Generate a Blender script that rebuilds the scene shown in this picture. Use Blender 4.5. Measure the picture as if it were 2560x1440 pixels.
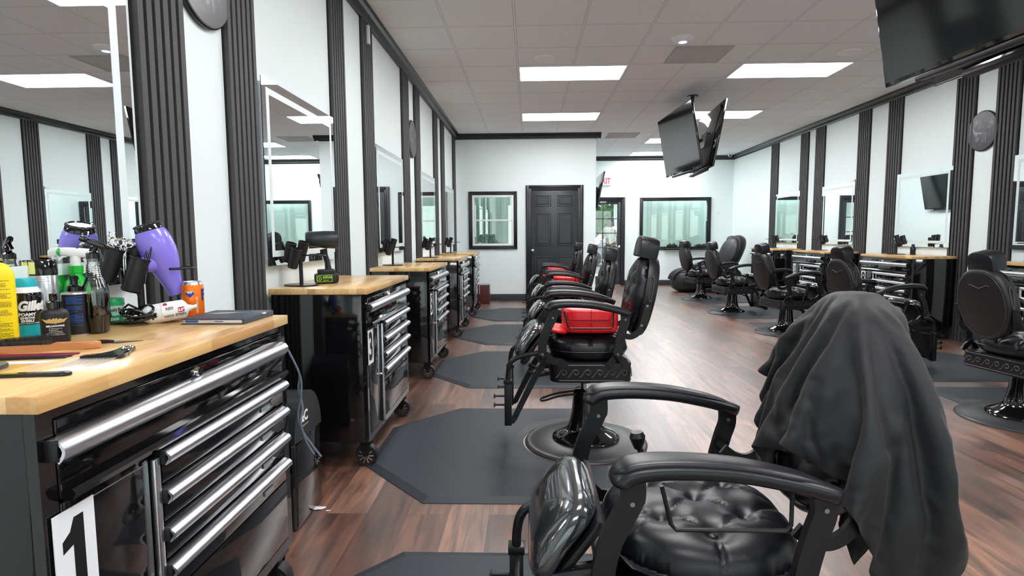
import bpy, bmesh, math, random
from math import sin, cos, pi, sqrt, atan2
from mathutils import Vector, Matrix, Euler

for _o in list(bpy.data.objects):
    bpy.data.objects.remove(_o, do_unlink=True)
SC = bpy.context.scene
COL = SC.collection
random.seed(7)

# ------------------------------------------------------------------ camera
def cam_matrix(pitch, yaw, roll, loc):
    cp, sp, cy, sy, cr, sr = cos(pitch), sin(pitch), cos(yaw), sin(yaw), cos(roll), sin(roll)
    A = Matrix(((1, 0, 0), (0, 0, -1), (0, 1, 0)))
    Y = Matrix(((cy, -sy, 0), (sy, cy, 0), (0, 0, 1)))
    P = Matrix(((1, 0, 0), (0, cp, -sp), (0, sp, cp)))
    Q = Matrix(((cr, -sr, 0), (sr, cr, 0), (0, 0, 1)))
    M = Q @ P @ A @ Y
    r, d, f = M[0], M[1], M[2]
    return Matrix(((r[0], -d[0], -f[0], loc[0]), (r[1], -d[1], -f[1], loc[1]), (r[2], -d[2], -f[2], loc[2]), (0, 0, 0, 1)))
cam = bpy.data.objects.new('camera', bpy.data.cameras.new('camera'))
COL.objects.link(cam)
cam.data.sensor_width = 36.0
cam.data.lens = 36.0 * 1450 / 2560
cam.data.clip_start = 0.02
cam.data.clip_end = 200
cam.matrix_world = cam_matrix(0.0905, -0.030, -0.006, (0, 0, 1.22))
SC.camera = cam

# ------------------------------------------------------------------ sky, exposure
W = bpy.data.worlds.new('world'); SC.world = W; W.use_nodes = True
_nt = W.node_tree; _bg = _nt.nodes['Background']
_sky = _nt.nodes.new('ShaderNodeTexSky'); _sky.sky_type = 'HOSEK_WILKIE'; _sky.turbidity = 6; _sky.sun_direction = (0.3, 0.5, 0.8)
_mx = _nt.nodes.new('ShaderNodeMixRGB'); _mx.inputs[0].default_value = 0.75; _mx.inputs[2].default_value = (1, 1, 1, 1)
_nt.links.new(_sky.outputs[0], _mx.inputs[1]); _nt.links.new(_mx.outputs[0], _bg.inputs[0])
_bg.inputs[1].default_value = 2.2
vs = SC.view_settings
vs.view_transform = 'Standard'; vs.look = 'None'; vs.gamma = 1.0; vs.use_curve_mapping = False
vs.exposure = 0.5
LAMP = 17.0          # radiance of the ceiling troffers
SC.cycles.max_bounces = 12; SC.cycles.diffuse_bounces = 8; SC.cycles.glossy_bounces = 6; SC.cycles.transparent_max_bounces = 12
SC.cycles.sample_clamp_indirect = 6.0
SC.cycles.use_denoising = True

# ------------------------------------------------------------------ materials
MATS = {}
def mat(name, col=(0.5, 0.5, 0.5), rough=0.5, metal=0.0, coat=0.0, spec=0.5, emit=None, es=0.0, trans=0.0, ior=1.45, bump=0.0, bscale=200, alpha=1.0, coat_rough=0.05, sheen=0.0):
    if name in MATS: return MATS[name]
    m = bpy.data.materials.new(name); m.use_nodes = True
    b = m.node_tree.nodes['Principled BSDF']; I = b.inputs
    I['Base Color'].default_value = (*col, 1); I['Roughness'].default_value = rough; I['Metallic'].default_value = metal
    I['Coat Weight'].default_value = coat; I['Coat Roughness'].default_value = coat_rough
    I['Specular IOR Level'].default_value = spec; I['Transmission Weight'].default_value = trans; I['IOR'].default_value = ior
    I['Alpha'].default_value = alpha; I['Sheen Weight'].default_value = sheen
    if emit: I['Emission Color'].default_value = (*emit, 1); I['Emission Strength'].default_value = es
    if bump:
        nt = m.node_tree; n = nt.nodes.new('ShaderNodeTexNoise'); n.inputs['Scale'].default_value = bscale; n.inputs['Detail'].default_value = 3
        tc = nt.nodes.new('ShaderNodeTexCoord'); nt.links.new(tc.outputs['Object'], n.inputs['Vector'])
        bp = nt.nodes.new('ShaderNodeBump'); bp.inputs['Strength'].default_value = bump; bp.inputs['Distance'].default_value = 0.002
        nt.links.new(n.outputs[0], bp.inputs['Height']); nt.links.new(bp.outputs[0], I['Normal'])
    MATS[name] = m; return m
class NT:
    def __init__(s, name):
        s.m = bpy.data.materials.new(name); s.m.use_nodes = True; s.t = s.m.node_tree; s.b = s.t.nodes['Principled BSDF']; MATS[name] = s.m
    def n(s, kind, **kw):
        x = s.t.nodes.new('ShaderNode' + kind)
        for k, v in kw.items():
            if k in x.inputs.keys() if isinstance(k, str) else False: x.inputs[k].default_value = v
            else: setattr(x, k, v)
        return x
    def inp(s, x, k, v):
        if hasattr(v, 'is_output') or hasattr(v, 'links'): s.t.links.new(v, x.inputs[k])
        else: x.inputs[k].default_value = v
    def math(s, op, a, b=None):
        x = s.t.nodes.new('ShaderNodeMath'); x.operation = op; s.inp(x, 0, a)
        if b is not None: s.inp(x, 1, b)
        return x.outputs[0]
    def mix(s, f, a, b, mode='MIX'):
        x = s.t.nodes.new('ShaderNodeMixRGB'); x.blend_type = mode; s.inp(x, 0, f); s.inp(x, 1, a); s.inp(x, 2, b); return x.outputs[0]
    def ramp(s, f, stops):
        x = s.t.nodes.new('ShaderNodeValToRGB'); s.inp(x, 0, f); r = x.color_ramp
        while len(r.elements) < len(stops): r.elements.new(0.5)
        for e, (p, c) in zip(r.elements, stops): e.position = p; e.color = (*c, 1)
        return x.outputs[0]
def coords(t, scale=(1, 1, 1), rot=(0, 0, 0)):
    tc = t.n('TexCoord'); mp = t.n('Mapping'); mp.inputs['Scale'].default_value = scale; mp.inputs['Rotation'].default_value = rot
    t.t.links.new(tc.outputs['Object'], mp.inputs['Vector']); return mp.outputs[0]

def floor_mat():
    t = NT('vinyl_plank'); L = t.t.links
    co = coords(t, rot=(0, 0, pi / 2))
    br = t.n('TexBrick'); br.offset = 0.37; br.offset_frequency = 2; L.new(co, br.inputs['Vector'])
    for k, v in (('Scale', 1.0), ('Mortar Size', 0.0012), ('Mortar Smooth', 0.1), ('Bias', 0.0), ('Brick Width', 1.22), ('Row Height', 0.18)): br.inputs[k].default_value = v
    br.inputs['Color1'].default_value = (0, 0, 0, 1); br.inputs['Color2'].default_value = (1, 1, 1, 1); br.inputs['Mortar'].default_value = (0.5, 0.5, 0.5, 1)
    base = t.ramp(br.outputs['Color'], [(0.0, (0.07, 0.032, 0.022)), (0.35, (0.125, 0.058, 0.039)), (0.65, (0.175, 0.085, 0.058)), (1.0, (0.24, 0.132, 0.088))])
    co2 = t.n('Mapping'); tc = t.n('TexCoord'); L.new(tc.outputs['Object'], co2.inputs['Vector']); co2.inputs['Scale'].default_value = (9, 0.9, 1)
    addv = t.n('VectorMath'); addv.operation = 'ADD'; L.new(co2.outputs[0], addv.inputs[0]); sc = t.n('VectorMath'); sc.operation = 'SCALE'; sc.inputs['Scale'].default_value = 7.0
    L.new(br.outputs['Color'], sc.inputs[0]); L.new(sc.outputs[0], addv.inputs[1])
    nz = t.n('TexNoise'); nz.inputs['Scale'].default_value = 1.6; nz.inputs['Detail'].default_value = 6; nz.inputs['Distortion'].default_value = 1.2; L.new(addv.outputs[0], nz.inputs['Vector'])
    gr = t.ramp(nz.outputs[0], [(0.32, (0.32, 0.30, 0.30)), (0.5, (0.95, 0.93, 0.92)), (0.68, (1.65, 1.5, 1.38))])
    c = t.mix(1.0, base, gr, 'MULTIPLY')
    co3 = t.n('Mapping'); L.new(tc.outputs['Object'], co3.inputs['Vector']); co3.inputs['Scale'].default_value = (70, 3.2, 1)
    n2 = t.n('TexNoise'); n2.inputs['Scale'].default_value = 1.5; n2.inputs['Detail'].default_value = 4; L.new(co3.outputs[0], n2.inputs['Vector'])
    g2 = t.ramp(n2.outputs[0], [(0.35, (0.72, 0.70, 0.70)), (0.65, (1.22, 1.2, 1.18))])
    c = t.mix(0.9, c, g2, 'MULTIPLY')
    n4 = t.n('TexNoise'); n4.inputs['Scale'].default_value = 5.0; co4 = t.n('Mapping'); L.new(tc.outputs['Object'], co4.inputs['Vector']); co4.inputs['Scale'].default_value = (1.6, 0.5, 1); L.new(co4.outputs[0], n4.inputs['Vector'])
    kn = t.ramp(n4.outputs[0], [(0.62, (1, 1, 1)), (0.74, (0.42, 0.42, 0.45))])
    c = t.mix(0.8, c, kn, 'MULTIPLY')
    c = t.mix(t.math('MULTIPLY', br.outputs['Fac'], 0.8), c, (0.02, 0.012, 0.01, 1))
    L.new(c, t.b.inputs['Base Color'])
    t.b.inputs['Roughness'].default_value = 0.34; t.b.inputs['Specular IOR Level'].default_value = 0.9
    t.b.inputs['Coat Weight'].default_value = 0.9; t.b.inputs['Coat Roughness'].default_value = 0.40; t.b.inputs['Coat IOR'].default_value = 1.7
    bp = t.n('Bump'); bp.inputs['Strength'].default_value = 0.12; bp.inputs['Distance'].default_value = 0.002; L.new(n2.outputs[0], bp.inputs['Height']); L.new(bp.outputs[0], t.b.inputs['Normal'])
    return t.m
def ceiling_mat(ox, oy):
    t = NT('ceiling_tile'); L = t.t.links
    tc = t.n('TexCoord'); sp = t.n('SeparateXYZ'); L.new(tc.outputs['Object'], sp.inputs[0])
    def line(o, off):
        a = t.math('SUBTRACT', o, off); a = t.math('DIVIDE', a, 0.61); a = t.math('FRACT', a); a = t.math('SUBTRACT', a, 0.5); a = t.math('ABSOLUTE', a)
        return t.math('GREATER_THAN', a, 0.5 - 0.011), t.math('GREATER_THAN', a, 0.5 - 0.019)
    ax, ex = line(sp.outputs[0], ox); ay, ey = line(sp.outputs[1], oy)
    bar = t.math('MAXIMUM', ax, ay); edge = t.math('MAXIMUM', ex, ey)
    cm = coords(t, scale=(1 / 0.61,) * 3)
    nz = t.n('TexNoise'); nz.inputs['Scale'].default_value = 120; nz.inputs['Detail'].default_value = 2; L.new(tc.outputs['Object'], nz.inputs['Vector'])
    tile = t.ramp(nz.outputs[0], [(0.3, (0.79, 0.81, 0.83)), (0.7, (0.86, 0.885, 0.91))])
    c = t.mix(edge, tile, (0.50, 0.49, 0.48, 1)); c = t.mix(bar, c, (0.86, 0.88, 0.90, 1))
    L.new(c, t.b.inputs['Base Color']); t.b.inputs['Roughness'].default_value = 0.9; t.b.inputs['Specular IOR Level'].default_value = 0.1
    return t.m
def butcher_mat():
    t = NT('butcher_block'); L = t.t.links
    co = coords(t, rot=(0, 0, pi / 2))
    br = t.n('TexBrick'); br.offset = 0.43; L.new(co, br.inputs['Vector'])
    for k, v in (('Scale', 1.0), ('Mortar Size', 0.0004), ('Brick Width', 0.37), ('Row Height', 0.042)): br.inputs[k].default_value = v
    br.inputs['Color1'].default_value = (0, 0, 0, 1); br.inputs['Color2'].default_value = (1, 1, 1, 1); br.inputs['Mortar'].default_value = (0.4, 0.4, 0.4, 1)
    base = t.ramp(br.outputs['Color'], [(0.0, (0.60, 0.33, 0.12)), (0.5, (0.76, 0.49, 0.205)), (1.0, (0.86, 0.60, 0.28))])
    tc = t.n('TexCoord'); m2 = t.n('Mapping'); L.new(tc.outputs['Object'], m2.inputs['Vector']); m2.inputs['Scale'].default_value = (45, 5, 45)
    nz = t.n('TexNoise'); nz.inputs['Scale'].default_value = 1.5; nz.inputs['Detail'].default_value = 4; L.new(m2.outputs[0], nz.inputs['Vector'])
    g = t.ramp(nz.outputs[0], [(0.3, (0.86, 0.83, 0.78)), (0.7, (1.08, 1.07, 1.05))])
    L.new(t.mix(1.0, base, g, 'MULTIPLY'), t.b.inputs['Base Color'])
    t.b.inputs['Roughness'].default_value = 0.28; t.b.inputs['Coat Weight'].default_value = 0.35; t.b.inputs['Coat Roughness'].default_value = 0.1
    return t.m
def glass_mat(name, tint, refl, rough=0.0):
    """window glass: part mirror-like reflection, part see-through (so that light passes it as through a real thin pane)"""
    m = bpy.data.materials.new(name); m.use_nodes = True; t = m.node_tree; t.nodes.clear()
    out = t.nodes.new('ShaderNodeOutputMaterial'); mx = t.nodes.new('ShaderNodeMixShader')
    g = t.nodes.new('ShaderNodeBsdfGlossy'); g.inputs['Roughness'].default_value = rough; g.inputs['Color'].default_value = (0.95, 1, 0.98, 1)
    tr = t.nodes.new('ShaderNodeBsdfTransparent'); tr.inputs['Color'].default_value = (*tint, 1)
    fr = t.nodes.new('ShaderNodeFresnel'); fr.inputs['IOR'].default_value = 1.5
    ad = t.nodes.new('ShaderNodeMath'); ad.operation = 'ADD'; ad.inputs[1].default_value = refl; ad.use_clamp = True
    t.links.new(fr.outputs[0], ad.inputs[0]); t.links.new(ad.outputs[0], mx.inputs[0]); t.links.new(tr.outputs[0], mx.inputs[1]); t.links.new(g.outputs[0], mx.inputs[2])
    t.links.new(mx.outputs[0], out.inputs[0]); MATS[name] = m; return m

M_WALL = mat('wall_paint', (0.83, 0.925, 0.925), 0.55, spec=0.3, bump=0.05, bscale=400)
M_TRIM = mat('black_trim_paint', (0.012, 0.014, 0.017), 0.28)
M_BASE = mat('charcoal_baseboard', (0.03, 0.035, 0.042), 0.4)
M_SLAT = mat('slat_charcoal', (0.058, 0.058, 0.063), 0.6)
M_SLATBK = mat('slat_backing_black', (0.006, 0.006, 0.006), 0.8)
M_DOOR = mat('door_charcoal', (0.028, 0.035, 0.042), 0.33, bump=0.15, bscale=90)
M_GBLK = mat('gloss_black_enamel', (0.004, 0.004, 0.005), 0.07, coat=0.4)
M_BLK = mat('satin_black_metal', (0.006, 0.007, 0.009), 0.36)
M_MBLK = mat('matte_black_plastic', (0.008, 0.009, 0.011), 0.45)
M_SHELL = mat('back_shell_plastic', (0.010, 0.009, 0.010), 0.42, bump=0.1, bscale=500)
M_LEATH = mat('black_leather', (0.006, 0.007, 0.010), 0.34, spec=0.5, bump=0.12, bscale=600)
M_GLOSSP = mat('pedestal_black', (0.005, 0.005, 0.006), 0.08, coat=0.5)
M_ALU = mat('brushed_aluminium', (0.74, 0.76, 0.80), 0.28, metal=1.0)
M_CHROME = mat('chrome', (0.85, 0.86, 0.88), 0.08, metal=1.0)
M_RUB = mat('rubber_mat', (0.030, 0.037, 0.046), 0.5, bump=0.1, bscale=700)
M_TYRE = mat('tyre_rubber', (0.012, 0.012, 0.013), 0.55)
M_RED = mat('red_vinyl', (0.80, 0.012, 0.018), 0.32)
M_WHITE = mat('white_plastic', (0.85, 0.86, 0.87), 0.35)
M_VENT = mat('vent_grey', (0.55, 0.55, 0.54), 0.7)
M_MIRROR = mat('mirror_silver', (0.90, 0.94, 0.94), 0.0, metal=1.0)
M_FROST = mat('frosted_band', (0.72, 0.82, 0.83), 0.35)
M_PURPLE = mat('purple_plastic', (0.235, 0.185, 0.73), 0.25, coat=0.2)
M_GREEN = mat('green_plastic', (0.01, 0.60, 0.05), 0.25, trans=0.25)
M_WRAP = mat('plastic_wrap_film', (0.022, 0.026, 0.030), 0.16, coat=1.0, spec=1.0, bump=0.7, bscale=12)
M_FLOOR = floor_mat(); M_WOOD = butcher_mat()
M_GLASS = glass_mat('pane_glass', (0.93, 0.98, 0.96), 0.05)
M_GLASSB = glass_mat('pane_glass_bright', (0.88, 0.97, 0.94), 0.22)
M_CAPE = mat('black_cape_cloth', (0.005, 0.006, 0.008), 0.6, sheen=0.08, bump=0.5, bscale=24)
M_SCREEN = mat('tv_screen', (0.006, 0.007, 0.008), 0.09, spec=0.7)

# ------------------------------------------------------------------ mesh builder
class MB:
    def __init__(s): s.b = bmesh.new()
    def box(s, c, d, rot=None, bev=0.0, seg=2):
        g = bmesh.ops.create_cube(s.b, size=1.0); vs_ = g['verts']
        bmesh.ops.scale(s.b, vec=Vector(d), verts=vs_)
        if bev > 0:
            es = list({e for v in vs_ for e in v.link_edges})
            r = bmesh.ops.bevel(s.b, geom=es, offset=min(bev, min(d) * 0.49), segments=seg, affect='EDGES', profile=0.5)
            vs_ = list({v for v in r['verts']} | {v for v in vs_ if v.is_valid})
        if rot is not None:
            bmesh.ops.rotate(s.b, cent=(0, 0, 0), matrix=(rot if isinstance(rot, Matrix) else Euler(rot).to_matrix()), verts=vs_)
        bmesh.ops.translate(s.b, vec=Vector(c), verts=vs_); return s
    def b2(s, x0, x1, y0, y1, z0, z1, bev=0.0, seg=2):
        return s.box(((x0 + x1) / 2, (y0 + y1) / 2, (z0 + z1) / 2), (abs(x1 - x0), abs(y1 - y0), abs(z1 - z0)), None, bev, seg)
    def rings(s, rs, closed=False, cap=True):
        n = len(rs[0]); V = [[s.b.verts.new(p) for p in r] for r in rs]
        m = len(V)
        for i in range(m if closed else m - 1):
            a, c = V[i], V[(i + 1) % m]
            for j in range(n):
                k = (j + 1) % n
                try: s.b.faces.new((a[j], a[k], c[k], c[j]))
                except ValueError: pass
        if cap and not closed:
            for r in (V[0][::-1], V[-1]):
                try: s.b.faces.new(r)
                except ValueError: pass
        return s
    def tube(s, path, r, seg=10, closed=False, cap=True, sq=None):
        P = [Vector(p) for p in path]; n = len(P); rs = []; prev = None
        for i in range(n):
            if closed: t = P[(i + 1) % n] - P[i - 1]
            else: t = P[min(i + 1, n - 1)] - P[max(i - 1, 0)]
            t.normalize()
            if prev is None:
                up = Vector((0, 0, 1)) if abs(t.z) < 0.9 else Vector((0, 1, 0)); a = t.cross(up).normalized()
            else: a = (prev - t * prev.dot(t)).normalized()
            prev = a; b = t.cross(a); ri = r[i] if isinstance(r, (list, tuple)) else r
            f = sq or (1, 1)
            rs.append([P[i] + (a * cos(2 * pi * k / seg) * f[0] + b * sin(2 * pi * k / seg) * f[1]) * ri for k in range(seg)])
        return s.rings(rs, closed, cap)
    def cyl(s, p0, p1, r0, r1=None, seg=24):
        return s.tube([p0, p1], [r0, r0 if r1 is None else r1], seg)
    def lathe(s, prof, seg=32, c=(0, 0, 0), sx=1, sy=1):
        rs = [[Vector((c[0] + r * cos(2 * pi * k / seg) * sx, c[1] + r * sin(2 * pi * k / seg) * sy, c[2] + z)) for k in range(seg)] for r, z in prof]
        return s.rings(rs, False, True)
    def prism(s, pts, z0, z1, axis='z', bev=0.0):
        f = {'z': lambda a, b, h: (a, b, h), 'y': lambda a, b, h: (a, h, b), 'x': lambda a, b, h: (h, a, b)}[axis]
        lo = [s.b.verts.new(f(a, b, z0)) for a, b in pts]; hi = [s.b.verts.new(f(a, b, z1)) for a, b in pts]; n = len(pts); fs = []
        fs.append(s.b.faces.new(lo[::-1])); fs.append(s.b.faces.new(hi))
        for i in range(n): fs.append(s.b.faces.new((lo[i], lo[(i + 1) % n], hi[(i + 1) % n], hi[i])))
        if bev: bmesh.ops.bevel(s.b, geom=list(fs[0].edges) + list(fs[1].edges), offset=bev, segments=2, affect='EDGES', profile=0.5)
        return s
    def sph(s, c, r, seg=20, rot=None):
        g = bmesh.ops.create_uvsphere(s.b, u_segments=seg, v_segments=max(6, seg // 2), radius=1.0); v = g['verts']
        bmesh.ops.scale(s.b, vec=Vector(r if hasattr(r, '__len__') else (r, r, r)), verts=v)
        if rot: bmesh.ops.rotate(s.b, cent=(0, 0, 0), matrix=Euler(rot).to_matrix(), verts=v)
        bmesh.ops.translate(s.b, vec=Vector(c), verts=v); return s
    def superell(s, c, r, e1=0.5, e2=0.5, nu=32, nv=16, rot=None, warp=None):
        def p(w, m): return math.copysign(abs(w) ** m, w)
        rs = []
        R = Euler(rot).to_matrix() if rot else Matrix.Identity(3)
        for i in range(nv + 1):
            v = -pi / 2 + pi * i / nv; v = max(-pi / 2 + 1e-3, min(pi / 2 - 1e-3, v)); ring = []
            for j in range(nu):
                u = 2 * pi * j / nu; q = Vector((r[0] * p(cos(v), e1) * p(cos(u), e2), r[1] * p(cos(v), e1) * p(sin(u), e2), r[2] * p(sin(v), e1)))
                if warp: q = warp(q)
                ring.append(R @ q + Vector(c))
            rs.append(ring)
        return s.rings(rs)
    def strap(s, path, w, th, y):
        """flat bar following a path in the x-z plane, centred on y"""
        P = [Vector((a, 0, b)) for a, b in path]; n = len(P); rs = []
        for i in range(n):
            t = (P[min(i + 1, n - 1)] - P[max(i - 1, 0)]).normalized(); nn = Vector((-t.z, 0, t.x)); wi = w[i] if isinstance(w, (list, tuple)) else w
            a, b = P[i] + nn * wi / 2, P[i] - nn * wi / 2
            rs.append([Vector((a.x, y - th / 2, a.z)), Vector((a.x, y + th / 2, a.z)), Vector((b.x, y + th / 2, b.z)), Vector((b.x, y - th / 2, b.z))])
        return s.rings(rs)
    def grid(s, fn, nu, nv):
        V = [[s.b.verts.new(fn(i / nu, j / nv)) for j in range(nv + 1)] for i in range(nu + 1)]
        for i in range(nu):
            for j in range(nv): s.b.faces.new((V[i][j], V[i + 1][j], V[i + 1][j + 1], V[i][j + 1]))
        return s
    def xf(s, M): bmesh.ops.transform(s.b, matrix=M, verts=s.b.verts); return s
    def build(s, name, m, parent=None, ang=0.62, smooth=True, label=None):
        b = s.b; bmesh.ops.remove_doubles(b, verts=b.verts, dist=1e-6); bmesh.ops.recalc_face_normals(b, faces=b.faces)
        for f in b.faces: f.smooth = smooth
        for e in b.edges:
            if len(e.link_faces) == 2 and e.calc_face_angle(0) > ang: e.smooth = False
        me = bpy.data.meshes.new(name); b.to_mesh(me); b.free(); me.materials.append(m)
        o = bpy.data.objects.new(name, me); COL.objects.link(o)
        if parent is not None: o.parent = parent
        if label: o['label'] = label
        return o
def smooth_path(pts, n=6):
    P = [Vector(p) if len(p) == 3 else Vector((p[0], p[1], 0)) for p in pts]; out = []
    for i in range(len(P) - 1):
        a, b, c, d = P[max(i - 1, 0)], P[i], P[i + 1], P[min(i + 2, len(P) - 1)]
        for k in range(n):
            t = k / n
            out.append(0.5 * ((2 * b) + (c - a) * t + (2 * a - 5 * b + 4 * c - d) * t * t + (3 * b - a - 3 * c + d) * t ** 3))
    out.append(P[-1]); return out
def sp2(pts, n=6): return [(p.x, p.y) for p in smooth_path(pts, n)]
def tag(o, label=None, cat=None, group=None, kind=None):
    if label: o['label'] = label
    if cat: o['category'] = cat
    if group: o['group'] = group
    if kind: o['kind'] = kind
    return o
def thing(name, label, cat, loc=(0, 0, 0), rz=0.0, group=None):
    o = bpy.data.objects.new(name, None); o.empty_display_size = 0.1; COL.objects.link(o); o.location = loc; o.rotation_euler = (0, 0, rz)
    return tag(o, label, cat, group)
def struct(o): o['kind'] = 'structure'; return o
KIDS = {}
def copy_tree(o, parent=None):
    kids = [c for c in list(COL.objects) if c.parent == o]
    c = o.copy(); COL.objects.link(c); c.parent = parent
    for k in kids: copy_tree(k, c)
    return c
def dup(root, loc, rz, label, group=None):
    c = copy_tree(root); c.location = loc; c.rotation_euler = (0, 0, rz); c['label'] = label
    if group: c['group'] = group
    return c
def text(body, size, m, name, parent=None, mtx=None, wrap=0.0, th=0.0004, off=0.0, align='CENTER', sx=1.0, shear=0.0, up=0.0):
    cu = bpy.data.curves.new(name, 'FONT'); cu.body = body; cu.size = size; cu.align_x = align; cu.align_y = 'CENTER'; cu.extrude = th; cu.offset = off; cu.shear = shear; cu.resolution_u = 4; cu.space_line = 0.95
    o = bpy.data.objects.new(name, cu); COL.objects.link(o); bpy.context.view_layer.update()
    me = bpy.data.meshes.new_from_object(o.evaluated_get(bpy.context.evaluated_depsgraph_get())); bpy.data.objects.remove(o, do_unlink=True)
    b = bmesh.new(); b.from_mesh(me)
    for v in b.verts: v.co.x *= sx
    if wrap:
        for _ in range(3):
            es = [e for e in b.edges if e.calc_length() > 0.0035]
            if es: bmesh.ops.subdivide_edges(b, edges=es, cuts=1); bmesh.ops.triangulate(b, faces=b.faces)
        for v in b.verts:
            a = v.co.x / wrap; rr = wrap + v.co.z; v.co = Vector((rr * sin(a), v.co.y, rr * cos(a)))
    b.to_mesh(me); b.free(); me.name = name; me.materials.clear(); me.materials.append(m)
    o = bpy.data.objects.new(name, me); COL.objects.link(o)
    if parent is not None: o.parent = parent
    if mtx is not None: o.matrix_local = mtx
    return o
def facing(loc, direction, upv=(0, 0, 1)):
    """matrix whose local +Z looks along direction and local +Y is up"""
    z = Vector(direction).normalized(); x = Vector(upv).cross(z).normalized(); y = z.cross(x)
    return Matrix(((x.x, y.x, z.x, loc[0]), (x.y, y.y, z.y, loc[1]), (x.z, y.z, z.z, loc[2]), (0, 0, 0, 1)))
# ================================================================== ROOM
XL, XR, YB, YC, XC, ZC, YF = -1.36, 4.86, 10.83, 14.10, 1.23, 3.07, -3.2
OX, OY = -0.12, 6.55
M_CEIL = ceiling_mat(OX, OY)
struct(MB().b2(XL - .1, XR + .1, YF - .1, YC + 4.2, -.06, 0).build('floor', M_FLOOR))
struct(MB().b2(XL - .1, XR + .1, YF - .1, YC + .12, ZC, ZC + .06).build('ceiling', M_CEIL))
struct(MB().b2(XL - .1, XL, YF - .1, YB + .12, 0, ZC).build('wall_left', M_WALL))
struct(MB().b2(XR, XR + .1, YF - .1, YC + 3.6, 0, ZC).build('wall_right', M_WALL))
w = MB(); wx0, wx1, wz0, wz1 = -1.05, -.29, 1.03, 1.96
w.b2(XL, wx0, YB, YB + .12, 0, ZC).b2(wx1, XC, YB, YB + .12, 0, ZC).b2(wx0, wx1, YB, YB + .12, 0, wz0).b2(wx0, wx1, YB, YB + .12, wz1, ZC)
struct(w.build('wall_back', M_WALL))
struct(MB().b2(XC - .12, XC, YB + .12, YC, 0, ZC).build('wall_recess_side', M_WALL))
w = MB(); dx0, dx1, dz1 = 1.34, 2.22, 2.05; vx0, vx1, vz0, vz1 = 2.73, 4.26, .93, 2.02
w.b2(XC - .12, dx0, YC, YC + .12, 0, ZC).b2(dx0, dx1, YC, YC + .12, dz1, ZC).b2(dx1, vx0, YC, YC + .12, 0, ZC)
w.b2(vx0, vx1, YC, YC + .12, 0, vz0).b2(vx0, vx1, YC, YC + .12, vz1, ZC).b2(vx1, XR, YC, YC + .12, 0, ZC)
struct(w.build('wall_recess_back', M_WALL))
# storefront wall behind the viewpoint
w = MB(); w.b2(XL, XR, YF - .12, YF, 2.5, ZC).b2(XL, -.9, YF - .12, YF, 0, 2.5).b2(4.4, XR, YF - .12, YF, 0, 2.5).b2(-.9, 4.4, YF - .12, YF, 0, .35)
for x in (.55, 2.0, 3.4): w.b2(x - .06, x + .06, YF - .12, YF, .35, 2.5)
struct(w.build('wall_front', M_WALL))
for i, (a, b) in enumerate(((-.9, .49), (.61, 1.94), (2.06, 3.34), (3.46, 4.4))):
    struct(MB().b2(a, b, YF - .07, YF - .06, .35, 2.5).build('window_%d' % (3 + i), M_GLASS))

def crown(name, p0, p1, nrm):
    prof = [(0, 0), (.085, 0), (.085, -.012), (.072, -.022), (.058, -.05), (.036, -.066), (.024, -.072), (.02, -.095), (0, -.095)]
    n = Vector((*nrm, 0)); rs = [[Vector((p[0], p[1], ZC)) + n * d + Vector((0, 0, z)) for d, z in prof] for p in (p0, p1)]
    struct(MB().rings(rs).build(name, M_TRIM, ang=.3))
crown('trim_1', (XL, YF), (XL, YB), (1, 0)); crown('trim_2', (XL, YB), (XC + .085, YB), (0, -1)); crown('trim_3', (XC, YB - .085), (XC, YC), (1, 0))
crown('trim_4', (XC, YC), (XR, YC), (0, -1)); crown('trim_5', (XR, YF), (XR, YC), (-1, 0))
def baseb(name, x0, x1, y0, y1): struct(MB().b2(x0, x1, y0, y1, 0, .125, .004).build(name, M_BASE))
baseb('baseboard_left', XL, XL + .015, YF, YB); baseb('baseboard_back', XL + .015, -.06, YB - .015, YB); baseb('baseboard_back_corner', 1.0, XC, YB - .015, YB)
baseb('baseboard_recess_side', XC, XC + .015, YB + .0, YC); baseb('baseboard_recess_back', 2.30, XR - .015, YC - .015, YC); baseb('baseboard_right', XR - .015, XR, YF, YC)

def frame_ring(mb, x0, x1, z0, z1, wd, y0, y1, bottom=True, bev=.004):
    mb.b2(x0, x0 + wd, y0, y1, z0, z1, bev).b2(x1 - wd, x1, y0, y1, z0, z1, bev).b2(x0 + wd, x1 - wd, y0, y1, z1 - wd, z1, bev)
    if bottom: mb.b2(x0 + wd, x1 - wd, y0, y1, z0, z0 + wd, bev)
    return mb
# window_1: double-hung window in the back wall
w1 = struct(frame_ring(frame_ring(MB(), -1.12, -.22, .965, 2.03, .03, YB - .03, YB), -1.10, -.24, .985, 2.01, .045, YB - .02, YB).build('window_1', M_TRIM))
frame_ring(MB(), wx0 - .005, wx1 + .005, wz0 - .005, wz1 + .005, .045, YB - .012, YB + .05).build('window_sash_frame', M_WHITE, w1)
MB().b2(wx0 + .03, wx1 - .03, YB + .0, YB + .04, 1.485, 1.515, .003).build('window_meeting_rail', M_WHITE, w1)
MB().b2(wx0 + .03, wx1 - .03, YB + .02, YB + .026, wz0 + .03, wz1 - .03).build('window_pane', M_GLASSB, w1)
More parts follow.
